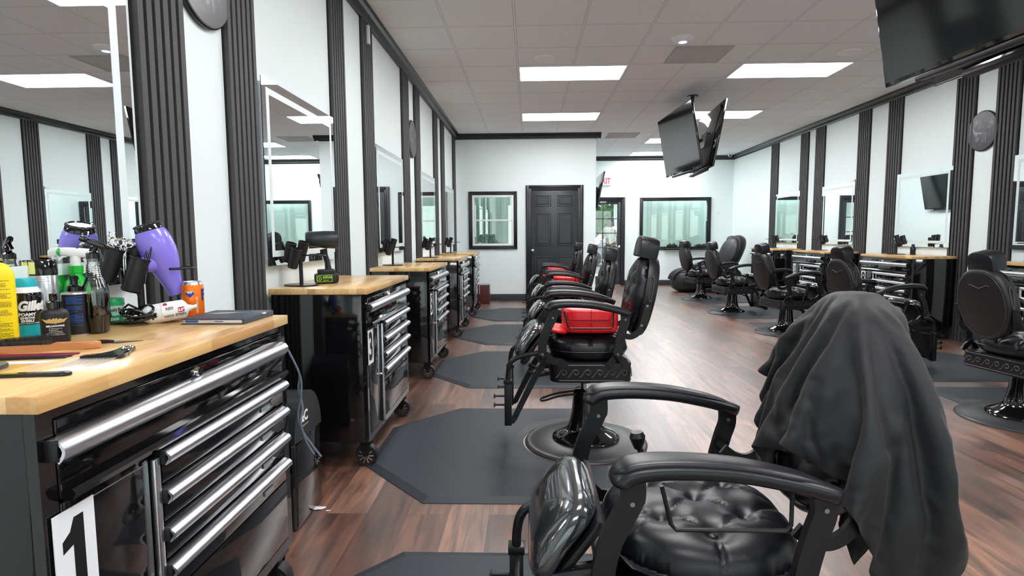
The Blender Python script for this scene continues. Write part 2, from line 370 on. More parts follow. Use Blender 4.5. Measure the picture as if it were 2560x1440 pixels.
# window_2: wide fixed window in the recess
w2 = struct(frame_ring(frame_ring(MB(), 2.65, 4.34, .85, 2.10, .035, YC - .035, YC), 2.67, 4.32, .87, 2.08, .06, YC - .022, YC + .02).build('window_2', M_TRIM))
MB().b2(vx0, vx1, YC + .03, YC + .038, vz0, vz1).build('window_pane', M_GLASS, w2)
def panel_door():
    d = struct(MB().b2(.03, .91, YB - .022, YB + .0, .01, 2.06, .003).build('door_1', M_DOOR))
    frame_ring(frame_ring(MB(), -.06, 1.0, 0, 2.135, .055, YB - .04, YB, False), -.045, .985, 0, 2.12, .085, YB - .028, YB, False).build('door_casing', M_TRIM, d)
    m = MB(); y = YB - .022
    for xa, xb in ((.115, .405), (.52, .81)):
        for za, zb in ((.25, .83), (1.03, 1.63), (1.75, 1.955)):
            # sunk moulding around a raised field
            frame_ring(m, xa, xb, za, zb, .014, y - .012, y, True, .005)
            m.b2(xa + .035, xb - .035, y - .014, y, za + .035, zb - .035, .012, 1)
    m.build('door_panels', M_DOOR, d)
    MB().tube([(.065, y, .935), (.065, y - .012, .935), (.065, y - .02, .935), (.065, y - .035, .935), (.065, y - .05, .935), (.065, y - .062, .935), (.065, y - .066, .935)], [.032, .032, .013, .012, .026, .024, .008], 20).build('door_knob', M_CHROME, d)
panel_door()
def glass_door():
    y0, y1 = YC + .01, YC + .05; m = frame_ring(MB(), 1.34, 2.22, .01, 2.05, .10, y0, y1); m.b2(1.44, 2.12, y0, y1, .11, .22)
    d = struct(m.build('door_2', M_DOOR))
    frame_ring(frame_ring(MB(), XC + .02, 2.30, 0, 2.115, .05, YC - .04, YC, False), XC + .03, 2.29, 0, 2.10, .08, YC - .026, YC + .01, False).build('door_casing', M_TRIM, d)
    m = MB(); m.b2(1.765, 1.785, y0 - .004, y1 + .004, .22, 1.95)
    for k in range(1, 5): m.b2(1.44, 2.12, y0 - .004, y1 + .004, .22 + .346 * k - .009, .22 + .346 * k + .009)
    m.build('door_muntins', M_DOOR, d)
    MB().b2(1.44, 2.12, YC + .028, YC + .032, .22, 1.95).build('door_glass', M_GLASS, d)
    MB().tube([(2.17, y0, .93), (2.17, y0 - .01, .93), (2.17, y0 - .018, .93), (2.17, y0 - .04, .93), (2.17, y0 - .052, .93), (2.17, y0 - .066, .93), (2.17, y0 - .07, .93)], [.034, .034, .014, .012, .029, .026, .006], 20).build('door_knob', M_CHROME, d)
    MB().b2(1.70, 1.85, y0 - .004, y0, 1.985, 2.02).build('door_sticker', M_WHITE, d)
glass_door()
# rooms behind the two windows, and the ground outside
struct(MB().b2(XL - .1, 1.1, YB + 1.6, YB + 1.7, 0, 2.6).b2(XL - .1, 1.1, YB + .12, YB + 1.7, 2.6, 2.66).b2(XL - .2, XL - .1, YB + .12, YB + 1.7, 0, 2.66).b2(1.0, 1.1, YB + .12, YB + 1.6, 0, 2.6).build('wall_office', mat('office_wall', (.42, .52, .48), .7)))
w = MB(); yo = YC + 3.5
w.b2(2.55, XR, yo, yo + .1, 0, ZC).b2(.4, 2.55, yo, yo + .1, 2.35, ZC).b2(.3, .9, yo, yo + .1, 0, 2.35).b2(.2, .3, YC + .12, yo + .1, 0, ZC)
struct(w.build('wall_rear_room', M_WALL)); struct(MB().b2(.2, XR, YC + .12, yo + .1, 2.7, 2.76).build('ceiling_rear_room', mat('rear_ceiling', (.7, .7, .7), .8)))
struct(MB().b2(-30, 40, YC + 3.65, 70, -.2, -.12).build('ground', mat('asphalt', (.22, .22, .23), .9, bump=.3, bscale=40)))

def curtain(x0, x1, y, z0, z1, label, col, amp=.03, per=.16, nm='curtain'):
    n = int((x1 - x0) / per * 14); m = MB()
    def f(u, v):
        x = x0 + (x1 - x0) * u; k = x / per * 2 * pi
        return Vector((x + .012 * sin(k * 2 + 1), y + (amp * sin(k) + amp * .5 * sin(k * .53 + 2)) * (.65 + .35 * (1 - v)), z0 + (z1 - z0) * v))
    m.grid(f, n, 4); o = m.build(nm, mat('drape_' + nm + str(col[0]), col, .8), ang=3)
    md = o.modifiers.new('th', 'SOLIDIFY'); md.thickness = .004
    return tag(o, label, 'curtain')
curtain(-1.25, -.35, YB + .32, .8, 2.2, 'pale grey green drapes hanging behind the small sash window', (.50, .60, .56))
curtain(2.72, 4.6, YC + .40, .3, 2.35, 'sheer pale mint curtain hanging behind the wide window', (.84, .92, .90), amp=.005, per=.33, nm='sheer_curtain')

# ------------------------------------------------------------------ ceiling fittings
M_LAMP = mat('troffer_diffuser', (.9, .9, .9), .5, emit=(1.0, .985, 1.0), es=LAMP)
def troffer():
    t = thing('ceiling_light', '', 'ceiling light')
    frame_ring(MB(), -.6, .6, -.295, .295, .014, -.012, .0, True, .001).xf(Matrix.Rotation(pi / 2, 4, 'X')).build('light_frame', M_WHITE, t)
    MB().b2(-.586, .586, -.281, .281, -.007, -.004).build('diffuser', M_LAMP, t)
    return t
LX, RX = OX + .61, OX + 4 * .61 + .61
lamps = [(LX, 6, 'nearest fully visible recessed ceiling light of the left row'), (LX, 10, 'ceiling light just in front of the wall with the black panel door'),
         (LX, 2, 'ceiling light cut by the top edge of the picture'), (LX, -2, 'ceiling light over the first workbench, reflected in its mirror'), (LX, -6, 'ceiling light behind the viewpoint, left row'),
         (RX, 6, 'large ceiling light beside the big television'), (RX, 10, 'ceiling light behind the hanging pair of televisions'),
         (RX, 14, 'ceiling light further back, mostly hidden by the hanging television'), (RX, 17, 'farthest ceiling light, by the recess wall'), (RX, -2, 'ceiling light above the large near television'), (RX, -6, 'ceiling light behind the viewpoint, right row')]
T0 = None
for x, r, lab in lamps:
    y = OY + (r - 6) * .61 + .305
    if T0 is None: T0 = troffer(); T0.location = (x, y, ZC); T0['label'] = lab; T0['group'] = 'recessed ceiling lights'; r0 = T0
    else: dup(r0, (x, y, ZC), 0, lab, 'recessed ceiling lights')
T1 = dup(r0, (3.6, YC + 1.8, 2.7), 0, 'ceiling light in the room behind the recess wall', 'recessed ceiling lights')
T3 = dup(r0, (3.6, YC + .75, 2.7), 0, 'unseen ceiling light added in the rear room to brighten the sheer curtain', 'recessed ceiling lights')  # extra lamp out of sight, added to brighten the curtain behind the wide window
T2 = dup(r0, (-.6, YB + .9, 2.6), 0, 'ceiling light in the small office behind the sash window', 'recessed ceiling lights')
def speaker(x, y, lab):
    t = thing('ceiling_speaker', lab, 'ceiling speaker', (x, y, ZC), 0, 'round ceiling speakers')
    MB().lathe([(.098, -.012), (.112, -.010), (.115, 0), (.095, 0), (.095, -.010)], 40).build('speaker_ring', M_WHITE, t)
    MB().lathe([(0, -.009), (.097, -.008), (.097, 0), (0, 0)], 40).build('speaker_grille', mat('grille', (.5, .5, .5), .7), t)
speaker(.17, 6.30, 'round white ceiling speaker in front of the left ceiling light'); speaker(3.29, 6.24, 'round white ceiling speaker in front of the right ceiling light')
t = thing('wireless_access_point', 'domed white access point with a blue light on the ceiling', 'access point', (1.46, 5.72, ZC))
MB().lathe([(0, -.042), (.03, -.042), (.07, -.036), (.1, -.018), (.106, -.006), (.106, 0), (0, 0)], 40).build('dome', M_WHITE, t)
MB().lathe([(.028, -.0435), (.038, -.0425), (.038, -.040), (.028, -.041)], 30).build('status_ring', mat('blue_led', (.1, .15, 1), .4, emit=(.16, .2, 1), es=6), t)
def vent(x, y, lab):
    t = thing('ceiling_vent', lab, 'ceiling vent', (x, y, ZC), 0, 'square ceiling vents')
    frame_ring(MB(), -.29, .29, -.28, .28, .02, -.006, 0, True, .001).xf(Matrix.Rotation(pi / 2, 4, 'X')).build('vent_frame', mat('vent_rim', (.42, .42, .41), .6), t)
    m = MB(); m.b2(-.27, .27, -.26, .26, -.003, -.001)
    for i in range(26): m.b2(-.27, .27, -.255 + i * .02, -.247 + i * .02, -.006, -.003)
    m.build('vent_grille', M_VENT, t)
vent(1.745, 6.245, 'grey square return-air vent behind the white access point'); vent(1.745, 11.12, 'grey ceiling vent near the outer corner of the back wall')
t = thing('security_camera', 'small white dome security camera in the far right corner', 'camera', (4.62, 13.7, ZC))
MB().lathe([(0, -.012), (.055, -.012), (.06, 0), (0, 0)], 28).build('camera_base', M_WHITE, t)
MB().sph((0, 0, -.04), .045, 20).build('camera_dome', M_WHITE, t); MB().cyl((0, -.03, -.05), (-.012, -.055, -.062), .022, .02).build('camera_lens', M_GBLK, t)

# ------------------------------------------------------------------ slat panels
def slat_panel(y0, y1, side, lab, first=[None]):
    x = XL if side > 0 else XR
    if first[0] is None:
        t = thing('slat_panel', lab, 'wall panel', (x, 0, 0), 0, 'vertical charcoal slat panels')
        W = .30; m = MB()
        MB().b2(0, .006, -W / 2, W / 2, .0, ZC - .09).build('panel_backing', M_SLATBK, t)
        n = 6; p = W / n
        for i in range(n): m.b2(.004, .028, -W / 2 + i * p + .008, -W / 2 + i * p + p - .011, 0, ZC - .09, .0015, 1)
        m.build('slats', M_SLAT, t); first[0] = t
    else: t = dup(first[0], (0, 0, 0), 0, lab)
    t.location = (x, (y0 + y1) / 2, .0); t.rotation_euler = (0, 0, 0 if side > 0 else pi); t.scale = (1, (y1 - y0) / .30, 1)
LS = [(2.01, 2.30, 'charcoal slat panel right of the first mirror, behind the purple hair dryer'), (2.62, 2.90, 'charcoal slat panel left of the second mirror on the left wall'), (4.02, 4.31, 'charcoal slat panel right of the second left-wall mirror'),
      (4.79, 5.09, 'charcoal slat panel with a small white box fixed high on it, left wall'), (6.26, 6.58, 'charcoal slat panel on the near side of the left round picture above bench 5'), (6.94, 7.24, 'charcoal slat panel on the far side of that round picture, left wall'),
      (8.31, 8.62, 'charcoal slat panel after the fourth left-wall mirror'), (9.0, 9.3, 'charcoal slat panel before the farthest left-wall mirror'), (10.38, 10.68, 'farthest charcoal slat panel of the left wall, by the corner')]
for a, b, l in LS: slat_panel(a, b, 1, l)
RS = [(11.59, 11.92, 'farthest charcoal slat panel of the right wall'), (10.37, 10.66, 'charcoal slat panel on the near side of the farthest right-wall mirror'), (9.81, 10.12, 'charcoal slat panel between the second farthest right mirror and a narrow white strip'),
      (8.54, 8.84, 'charcoal slat panel directly right of the mirror that reflects the glass door'), (7.83, 8.13, 'charcoal slat panel directly left of the mirror that reflects a television'), (6.58, 6.88, 'charcoal slat panel between mirror 8 and the right round picture'),
      (6.0, 6.30, 'charcoal slat panel between the right round picture and the mirror at the picture edge'), (4.72, 5.0, 'charcoal slat panel of the right wall just outside the picture, near'), (4.08, 4.38, 'nearest charcoal slat panel of the right wall')]
for a, b, l in RS: slat_panel(a, b, -1, l)
tag(MB().b2(XL + .024, XL + .05, 4.90, 4.935, 2.80, 2.95, .004).build('wall_sensor', M_WHITE), 'small white box high on the slat panel left of the third mirror', 'sensor')

# ------------------------------------------------------------------ mirrors
def wall_mirror(y0, y1, z0, z1, side, lab, first=[None]):
    if first[0] is None:
        t = thing('wall_mirror', lab, 'mirror', (0, 0, 0), 0, 'frosted-edge wall mirrors'); W, H = 1.03, .94
        MB().b2(0, .028, -W / 2 + .03, W / 2 - .03, .03, H - .03).build('mirror_housing', M_ALU, t)
        MB().b2(.028, .033, -W / 2, W / 2, 0, H).build('mirror_glass', M_MIRROR, t)
        m = MB(); a = .045; bw = .032
        for (u0, u1, v0, v1) in ((-W / 2 + a, -W / 2 + a + bw, a, H - a), (W / 2 - a - bw, W / 2 - a, a, H - a), (-W / 2 + a + bw, W / 2 - a - bw, a, a + bw), (-W / 2 + a + bw, W / 2 - a - bw, H - a - bw, H - a)): m.b2(.0331, .0336, u0, u1, v0, v1)
        m.build('frosted_band', M_FROST, t); first[0] = t
    else: t = dup(first[0], (0, 0, 0), 0, lab)
    t.location = (XL if side > 0 else XR, (y0 + y1) / 2, z0); t.rotation_euler = (0, 0, 0 if side > 0 else pi); t.scale = (1, (y1 - y0) / 1.03, (z1 - z0) / .94)
for a, b, l in ((.80, 1.95, 'large wall mirror behind the cluttered first workbench'), (2.92, 3.98, 'wall mirror above bench 3, behind the black cordless dryer'), (5.09, 6.16, 'wall mirror above bench 5, reflecting the black panel door'),
                (7.17, 8.24, 'wall mirror above the fourth left bench'), (9.24, 10.29, 'farthest wall mirror of the left wall')): wall_mirror(a, b, 1.07, 2.02, 1, l)
for a, b, l in ((10.60, 11.60, 'farthest wall mirror of the right wall, showing a person in white'), (8.84, 9.80, 'wall mirror above bench 10'), (6.84, 7.85, 'wall mirror above bench 8, showing a television'), (5.0, 6.0, 'wall mirror cut by the right edge of the picture')): wall_mirror(a, b, 1.05, 1.98, -1, l)
tag(MB().b2(XR - .035, XR, 8.86, 8.94, 1.985, 2.02, .003).build('wall_sensor', M_WHITE), 'tiny white device on the top corner of the mirror above bench 10', 'sensor')

# ------------------------------------------------------------------ round pictures, plates
def photo_mat():
    t = NT('round_photo_print'); L = t.t.links; tc = t.n('TexCoord')
    n = t.n('TexNoise'); n.inputs['Scale'].default_value = 9; n.inputs['Detail'].default_value = 5; n.inputs['Distortion'].default_value = 1.5; L.new(tc.outputs['Object'], n.inputs['Vector'])
    c = t.ramp(n.outputs[0], [(.42, (.018, .018, .024)), (.55, (.06, .06, .075)), (.66, (.35, .36, .4)), (.75, (.6, .62, .66))])
    gr = t.n('VectorMath'); gr.operation = 'LENGTH'; L.new(tc.outputs['Object'], gr.inputs[0])
    f = t.ramp(gr.outputs['Value'], [(.10, (1, 1, 1)), (.17, (0, 0, 0))])
    L.new(t.mix(f, (.03, .03, .038, 1), c), t.b.inputs['Base Color']); t.b.inputs['Roughness'].default_value = .3; return t.m
M_PHOTO = photo_mat()
def round_pic(y, z, side, lab, rz=.21):
    t = thing('round_picture', lab, 'picture', (XL if side > 0 else XR, y, z), 0 if side > 0 else pi, 'round black and white pictures')
    MB().lathe([(0, 0), (.205, 0), (.212, .006), (.212, .02), (.205, .026), (0, .026)], 64, sx=rz / .212 if 0 else 1).xf(Matrix.Rotation(pi / 2, 4, 'Y')).build('picture_disc', M_BLK, t)
    MB().lathe([(0, .026), (.2, .026), (.2, .0272), (0, .0272)], 64).xf(Matrix.Rotation(pi / 2, 4, 'Y')).build('picture_print', M_PHOTO, t)
round_pic(2.46, 2.30, 1, 'round black and white picture cut by the top edge of the photo'); round_pic(6.77, 2.33, 1, 'round picture high between two slat panels of the left wall'); round_pic(6.46, 2.30, -1, 'round picture between two slat panels of the right wall')
def plate(lab, x, y, z, nx, ny):
    t = thing('light_switch', lab, 'switch', (x, y, z)); m = MB(); r = MB()
    if ny: m.b2(-.036, .036, -.006, 0, -.058, .058, .002); r.b2(-.016, .016, -.009, -.005, -.032, .032, .001)
    else: m.b2(-.006 if nx < 0 else 0, 0 if nx < 0 else .006, -.036, .036, -.058, .058, .002); r.b2(-.009, -.005, -.016, .016, -.032, .032, .001)
    m.build('cover_plate', M_WHITE, t); r.build('rocker', M_WHITE, t)
plate('white light switch on the recess back wall right of the wide window', 4.52, YC, 1.76, 0, 1); plate('white wall plate low on the recess wall right of the glass door', 2.52, YC, .40, 0, 1)

# ------------------------------------------------------------------ exit sign
t = thing('exit_sign', 'white exit sign with red letters above the glass door', 'exit sign', (1.80, YC - .0, 2.49))
MB().b2(-.165, .165, -.05, 0, -.1, .1, .008).build('sign_housing', M_WHITE, t)
text('EXIT', .19, mat('exit_red', (.75, .01, .03), .4, emit=(1, .02, .05), es=1.2), 'sign_letters', t, facing((0, -.051, 0), (0, -1, 0)), sx=.72, off=.004)

# ------------------------------------------------------------------ televisions
def television(loc, yaw, tilt, w, h, lab, mirror=False, bar=True):
    """screen looks along local -x, tipped down by tilt"""
    t = thing('television', lab, 'television', loc, yaw + (pi if mirror else 0), 'wall and ceiling televisions')
    R = Matrix.Rotation(tilt * -1, 4, 'Y')
    MB().b2(-.006, .018, -w / 2, w / 2, -h / 2, h / 2, .004).xf(R).build('tv_bezel', M_GBLK, t)
    MB().b2(-.0085, -.006, -w / 2 + .012, w / 2 - .012, -h / 2 + .022, h / 2 - .012).xf(R).build('tv_screen', M_SCREEN, t)
    m = MB(); m.b2(.018, .045, -w * .36, w * .36, -h * .46, h * .05, .012)
    m.xf(R).build('tv_back_housing', M_MBLK, t)
    m = MB(); m.b2(.030, .05, -.16, .16, -.10, .10); m.xf(R).build('tv_bracket', M_BLK, t)
    MB().b2(.0, .055, -w * .30, w * .34, -h / 2 - .028, -h / 2 - .002, .006).xf(R).build('tv_lower_bar', M_MBLK, t)
    return t
def tv_pair(px, py, w, h, yaw, labs):
    television((px - .19, py - .03, 2.46), yaw, .177, w, h, labs[0])
    television((px + .19, py - .03, 2.46), -yaw, .177, w, h, labs[1], True)
    t = thing('television_mount', labs[2], 'mount', (px, py, ZC))
    MB().cyl((0, 0, 0), (0, 0, -.012), .075).build('mount_plate', M_BLK, t); MB().cyl((0, 0, -.01), (0, 0, -.62), .022).build('mount_pole', M_BLK, t)
    MB().b2(-.075, .075, -.26, .26, -.64, -.60, .004).b2(-.055, .055, -.05, .05, -.66, -.58, .004).build('mount_crossbar', M_BLK, t)
tv_pair(2.20, 8.06, 1.45, .826, .063, ('left television of the hanging pair in mid room', 'right television of the hanging pair in mid room', 'black ceiling pole carrying the hanging pair of televisions'))
tv_pair(2.20, 2.80, 1.45, .826, .03, ('big near television at the top right corner of the picture', 'television hanging back to back behind the big near one', 'black ceiling pole carrying the near pair of televisions'))
t = television((1.385, 11.95, 2.07), 0.0, .20, 1.26, .74, 'television on the recess side wall beside the exit sign', True)
MB().b2(.09, .17, -.05, .05, -.05, .05).build('wall_arm', M_BLK, t)
# ================================================================== WORKBENCHES
def handle(parent, y0, y1, z, hgt=.05, vertical=False):
    r = hgt / 2; prof = [(.006, r), (.018, r), (.032, r * .8), (.041, r * .35), (.043, 0), (.041, -r * .35), (.034, -r * .75), (.028, -r), (.024, -r * .8), (.034, -r * .3), (.036, 0), (.034, r * .3), (.026, r * .7), (.006, r * .8)]
    m = MB(); m.rings([[Vector((x, y, z + dz)) for x, dz in [(px_ * .84, dz_) for px_, dz_ in prof]] for y in (y0, y1)]); o = m.build('handle', M_ALU, parent, ang=.9)
    for y in (y0, y1): MB().b2(0, .024, y - .003, y + .003, z - r * .8, z + r * .95, .001).build('handle_end_cap', M_MBLK, o)
    return o
def workbench(lab, num, first):
    if first is None:
        t = thing('tool_workbench', lab, 'workbench', group='rolling tool workbenches'); Wd = 1.0
        m = MB(); m.b2(-.485, -.02, 0, Wd, .15, .925, .004).b2(-.02, 0, 0, .035, .15, .925).b2(-.02, 0, Wd - .035, Wd, .15, .925).b2(-.02, 0, .035, Wd - .035, .15, .185).b2(-.02, -.002, .035, Wd - .035, .905, .925)
        m.build('cabinet_body', M_GBLK, t)
        MB().b2(-.497, .012, -.006, Wd + .006, .925, .955, .002).build('wood_top', M_WOOD, t)
        d = MB().b2(-.02, .004, .037, Wd - .037, .835, .903, .003).build('drawer', M_GBLK, t)
        MB().cyl((.004, .47, .912 - .025), (.014, .47, .912 - .025), .013, .011).build('lock', M_CHROME, d)
        handle(d, .015, .945, .852, .043)
        d = MB().b2(-.02, .004, .037, Wd - .037, .757, .832, .003).build('drawer', M_GBLK, t)
        MB().prism([(.004, .752), (.022, .756), (.028, .768), (.022, .776), (.004, .772)], .04, Wd - .04, 'y').build('drawer_lip', M_GBLK, d)
        for z1, zh in ((.752, .722), (.662, .632), (.572, .542), (.482, .455)):
            d = MB().b2(-.02, .003, .315, Wd - .037, z1 - .088, z1 - .002, .003).build('drawer', M_GBLK, t); handle(d, .30, .940, zh + .008, .033)
            MB().b2(.003, .006, .80, .86, z1 - .075, z1 - .06, .0005).build('drawer_label', mat('label_grey', (.35, .4, .42), .3), d)
        MB().b2(-.02, .003, .315, Wd - .037, .19, .39, .003).build('drawer', M_GBLK, t)
        dr = MB().b2(-.02, .003, .037, .272, .19, .75, .003).build('door', M_GBLK, t)
        MB().b2(.003, .004, .05, .26, .73, .732).build('door_highlight_edge', M_ALU, dr)
        MB().b2(0, .014, .276, .296, .175, .735, .003).build('door_edge_strip', M_ALU, dr)
        MB().cyl((.003, .245, .455), (.016, .245, .455), .009).build('door_lock', M_CHROME, dr)
        for x in (-.035, -.43):
            for y in (.075, Wd - .075):
                c = MB().b2(x - .035, x + .035, y - .04, y + .04, .138, .15).prism([(x - .03, .15), (x + .03, .15), (x + .015, .06), (x - .015, .06)], y - .033, y - .029, 'y').prism([(x - .03, .15), (x + .03, .15), (x + .015, .06), (x - .015, .06)], y + .029, y + .033, 'y').build('caster', M_BLK, t)
                tr = Matrix.Translation((x, y, .06)) @ Matrix.Rotation(pi / 2, 4, 'X')
                MB().lathe([(.040, -.022), (.056, -.024), (.060, -.014), (.060, .014), (.056, .024), (.040, .022)], 28).xf(tr).build('caster_tyre', M_TYRE, c)
                h = MB().lathe([(.010, -.022), (.040, -.018), (.041, .018), (.010, .022)], 20)
                for k in range(10): h.box((.026 * cos(k * pi / 5), .026 * sin(k * pi / 5), 0), (.030, .006, .050), (0, 0, k * pi / 5))
                h.xf(tr).build('caster_hub', M_CHROME, c)
        first = t
    else: t = dup(first, (0, 0, 0), 0, lab)
    return t
WB = [('black workbench number 1 in the foreground, crowded with bottles', '1', XL + .525, .93, 0), ('black workbench number 3 with a black cordless dryer on top', '3', XL + .525, 2.91, 0), ('black workbench number 5, third of the left row', '5', XL + .525, 4.80, 0),
      ('fourth workbench of the left row', None, XL + .525, 6.82, 0), ('farthest workbench of the left row, next to the dark red bin', None, XL + .525, 8.65, 0),
      ('workbench number 8 on the right wall behind the caped chair', '8', XR - .525, 7.70, pi), ('workbench number 10 on the right wall', '10', XR - .525, 9.66, pi), ('farthest workbench on the right wall', None, XR - .525, 11.46, pi), ('workbench cut by the right edge of the picture', None, XR - .525, 5.50, pi)]
f = None
M_NUM = mat('number_ink', (.008, .008, .008), .4)
wbs = []
for lab, num, x, y, rz in WB:
    t = workbench(lab, num, f)
    if f is None: f = t
    t.location = (x, y, 0); t.rotation_euler = (0, 0, rz); wbs.append((t, num))
for t, num in wbs:
    if num:
        n = MB().b2(.004, .0055, .012, .108, .555, .735).build('number_plate', mat('plate_white', (.82, .84, .86), .4), t)
        if num == '1': MB().prism([(-.006, -.078), (.020, -.078), (.020, .075), (-.002, .075), (-.012, .052), (-.030, .040), (-.030, .018), (-.006, .026)], 0, .0006).xf(facing((.0056, .060, .640), (1, 0, 0))).build('plate_number', M_NUM, n, smooth=False)
        else: text(num, .20 if len(num) == 1 else .17, M_NUM, 'plate_number', n, facing((.0057, .060, .640), (1, 0, 0)), off=.006, sx=.78 if len(num) == 1 else .5)

# ================================================================== TOOL HOLDERS (stand with cups)
def tool_holder(lab, loc, rz, first=None):
    if first is None:
        t = thing('tool_holder', lab, 'holder', group='black styling tool stands')
        MB().prism([(.10 * cos(a) * (1.0), .075 * sin(a)) for a in [k * pi / 18 for k in range(36)]], 0, .008, 'z', .002).build('stand_base', M_BLK, t)
        MB().cyl((0, 0, .008), (0, 0, .20), .010).build('stand_pole', M_BLK, t)
        m = MB(); ring = lambda cx, cy, cz, r: [(cx + r * cos(k * pi / 12), cy + r * sin(k * pi / 12), cz) for k in range(24)]
        m.tube([(-.12, 0, .165), (.075, 0, .165)], .004, 8); m.tube(ring(.115, 0, .165, .040), .004, 8, True)
        m.build('stand_ring_arm', M_BLK, t)
        R = Matrix.Rotation(.32, 4, 'Y')
        for cx, cy, cz in ((-.075, .0, .18), (-.02, .035, .185), (-.01, -.035, .15)):
            c = MB().lathe([(0, -.055), (.022, -.055), (.026, -.050), (.028, .055), (.0255, .055), (.0235, -.048), (0, -.048)], 28).xf(Matrix.Translation((cx, cy, cz)) @ R).build('tool_cup', M_MBLK, t)
            MB().tube([tuple(Matrix.Translation((cx, cy, cz)) @ R @ Vector((.029 * cos(k * pi / 12), .029 * sin(k * pi / 12), .052))) for k in range(24)], .0018, 6, True).build('cup_rim', M_BLK, c)
        return t
    return dup(first, loc, rz, lab)
TH = tool_holder('tool stand on bench 1 holding scissors and combs', None, 0); TH.location = (-1.235, 1.80, .955); TH.rotation_euler = (0, 0, .55)
for lab, x, y, rz in (('empty black tool stand on bench 3 beside the cordless dryer', -1.235, 3.10, -.35), ('empty black tool stand on bench 5', -1.235, 5.22, -.35), ('empty black tool stand on the fourth left bench', -1.20, 7.02, -.35), ('empty black tool stand on the farthest left bench', -1.20, 8.85, -.35),
                      ('black tool stand beside a small blue-capped bottle on the right wall', 4.60, 7.42, 2.2), ('black tool stand on the bench whose mirror shows the glass door', 4.62, 9.35, 2.2), ('black tool stand on the farthest right bench', 4.62, 11.15, 2.2), ('black tool stand on the bench at the right picture edge', 4.62, 5.66 - .25, 2.2)):
    tool_holder(lab, (x, y, .955), rz, TH)

# ================================================================== MATS
def mat_shape(lab, x0, x1, y0, y1, bx, by, loc, rz, chx=.38, chy=.42, br=.37):
    """anti-fatigue mat: chamfered on the wall side, round cut-out for the chair base on the other"""
    t = thing('salon_mat', lab, 'floor mat', loc, rz, 'anti-fatigue mats under the barber chairs')
    def outline(inset):
        a = inset; k = .41 * a
        P = [(x0 + a, y1 - chy - k), (x0 + a, y0 + chy + k), (x0 + chx + k, y0 + a), (x1 - a, y0 + a)]
        r = br + a; xx = x1 - a - bx; h = sqrt(max(r * r - xx * xx, 0)); a0 = atan2(-h, xx)
        n = 26; tot = 2 * pi - 2 * abs(a0)
        for i in range(n + 1):
            th = a0 - tot * i / n; P.append((bx + r * cos(th), by + r * sin(th)))
        P += [(x1 - a, y1 - a), (x0 + chx + k, y1 - a)]; return P
    m = MB(); o, i = outline(0), outline(.045); b = m.b
    V = [[b.verts.new((p[0], p[1], z)) for p in q] for q, z in ((o, 0), (o, .003), (i, .016))]
    n = len(o)
    for k in range(2):
        for j in range(n): b.faces.new((V[k][j], V[k][(j + 1) % n], V[k + 1][(j + 1) % n], V[k + 1][j]))
    from mathutils.geometry import tessellate_polygon
    for q in (V[2], V[0]):
        for tri in tessellate_polygon([[Vector((v.co.x, v.co.y, 0)) for v in q]]):
            try: b.faces.new([q[k] for k in tri])
            except ValueError: pass
    m.build('mat_sheet', M_RUB, t, ang=.15); return t
LM = [(1.40, 'black mat under the foreground chair, cut by the bottom edge'), (3.27, 'large black mat under the chair with the big red booster'), (5.28, 'third black mat from the front in the left row'), (7.12, 'fourth black mat from the front in the left row'), (8.90, 'farthest black mat in the left row')]
LCH = [1.42, 3.35, 5.35, 7.22, 9.15]
for (yc, l), ch, cx in zip(LM, LCH, (.41, .33, .40, .44, .42)): mat_shape(l, -.87, cx + .12, yc - .73, yc + .73, cx, ch, (0, 0, 0), 0)
RCH = [(3.22, 10.95), (3.13, 9.02), (3.16, 7.19), (3.17, 5.40), (3.22, 3.80)]
RM = ['farthest black mat of the right row', 'second farthest black mat of the right row', 'black mat of the right row in front of bench 10', 'black mat behind the caped chair, right row', 'black mat cut by the right edge of the picture']
for (cx, cy), l in zip(RCH, RM): mat_shape(l, -1.15, .14, -.80, .62, 0, 0, (cx, cy, 0), pi, chx=.38, chy=.40)

# ================================================================== BARBER CHAIRS
M_STEEL = mat('dull_steel', (.32, .33, .35), .35, metal=1.0)
def cushion(m, ox, oy, a, b, hgt, thick, buttons, pleats, N=56, k=.62, dim=.030, fn=None, edge=.5):
    """tufted pad on the local x-y plane; optional fn maps (x,y,z) to its final place"""
    def pos(u, v, top):
        x = a * u * sqrt(1 - k * v * v / 2) ; y = b * v * sqrt(1 - k * u * u / 2)
        r = max(abs(u), abs(v)); rr = min(1, (abs(u) ** 4 + abs(v) ** 4) ** .25)
        prof = max(0.0, 1 - rr ** 5) ** edge
        if top:
            z = hgt * (prof * (.82 + .18 * (1 - rr * rr)))
            d = 0
            for bx, by in buttons:
                q = (x - bx) ** 2 + (y - by) ** 2; d = max(d, dim * math.exp(-sqrt(q + .00002) / .026))
            for (x0, y0, x1, y1) in pleats:
                dx, dy = x1 - x0, y1 - y0; L2 = dx * dx + dy * dy; tt = max(0, min(1, ((x - x0) * dx + (y - y0) * dy) / L2))
                q = sqrt((x - x0 - tt * dx) ** 2 + (y - y0 - tt * dy) ** 2); d = max(d, dim * .42 * math.exp(-q / .009))
            z -= d * min(1, prof * 1.6)
        else: z = -thick * (max(0.0, 1 - rr ** 8) ** .5)
        p = Vector((ox + x, oy + y, z)); return fn(p) if fn else p
    m.grid(lambda i, j: pos(i * 2 - 1, j * 2 - 1, True), N, N); m.grid(lambda i, j: pos(i * 2 - 1, j * 2 - 1, False), N // 2, N // 2) if 0 else m.grid(lambda i, j: pos(i * 2 - 1, j * 2 - 1, False), N, N)
    return m
def btn_h(hgt, dim): return hgt * .98 - dim + .004
SEATB = [(-.10, .09), (-.10, -.09), (0.0, 0.0), (0.0, .155), (0.0, -.155), (.095, .085), (.095, -.085)]
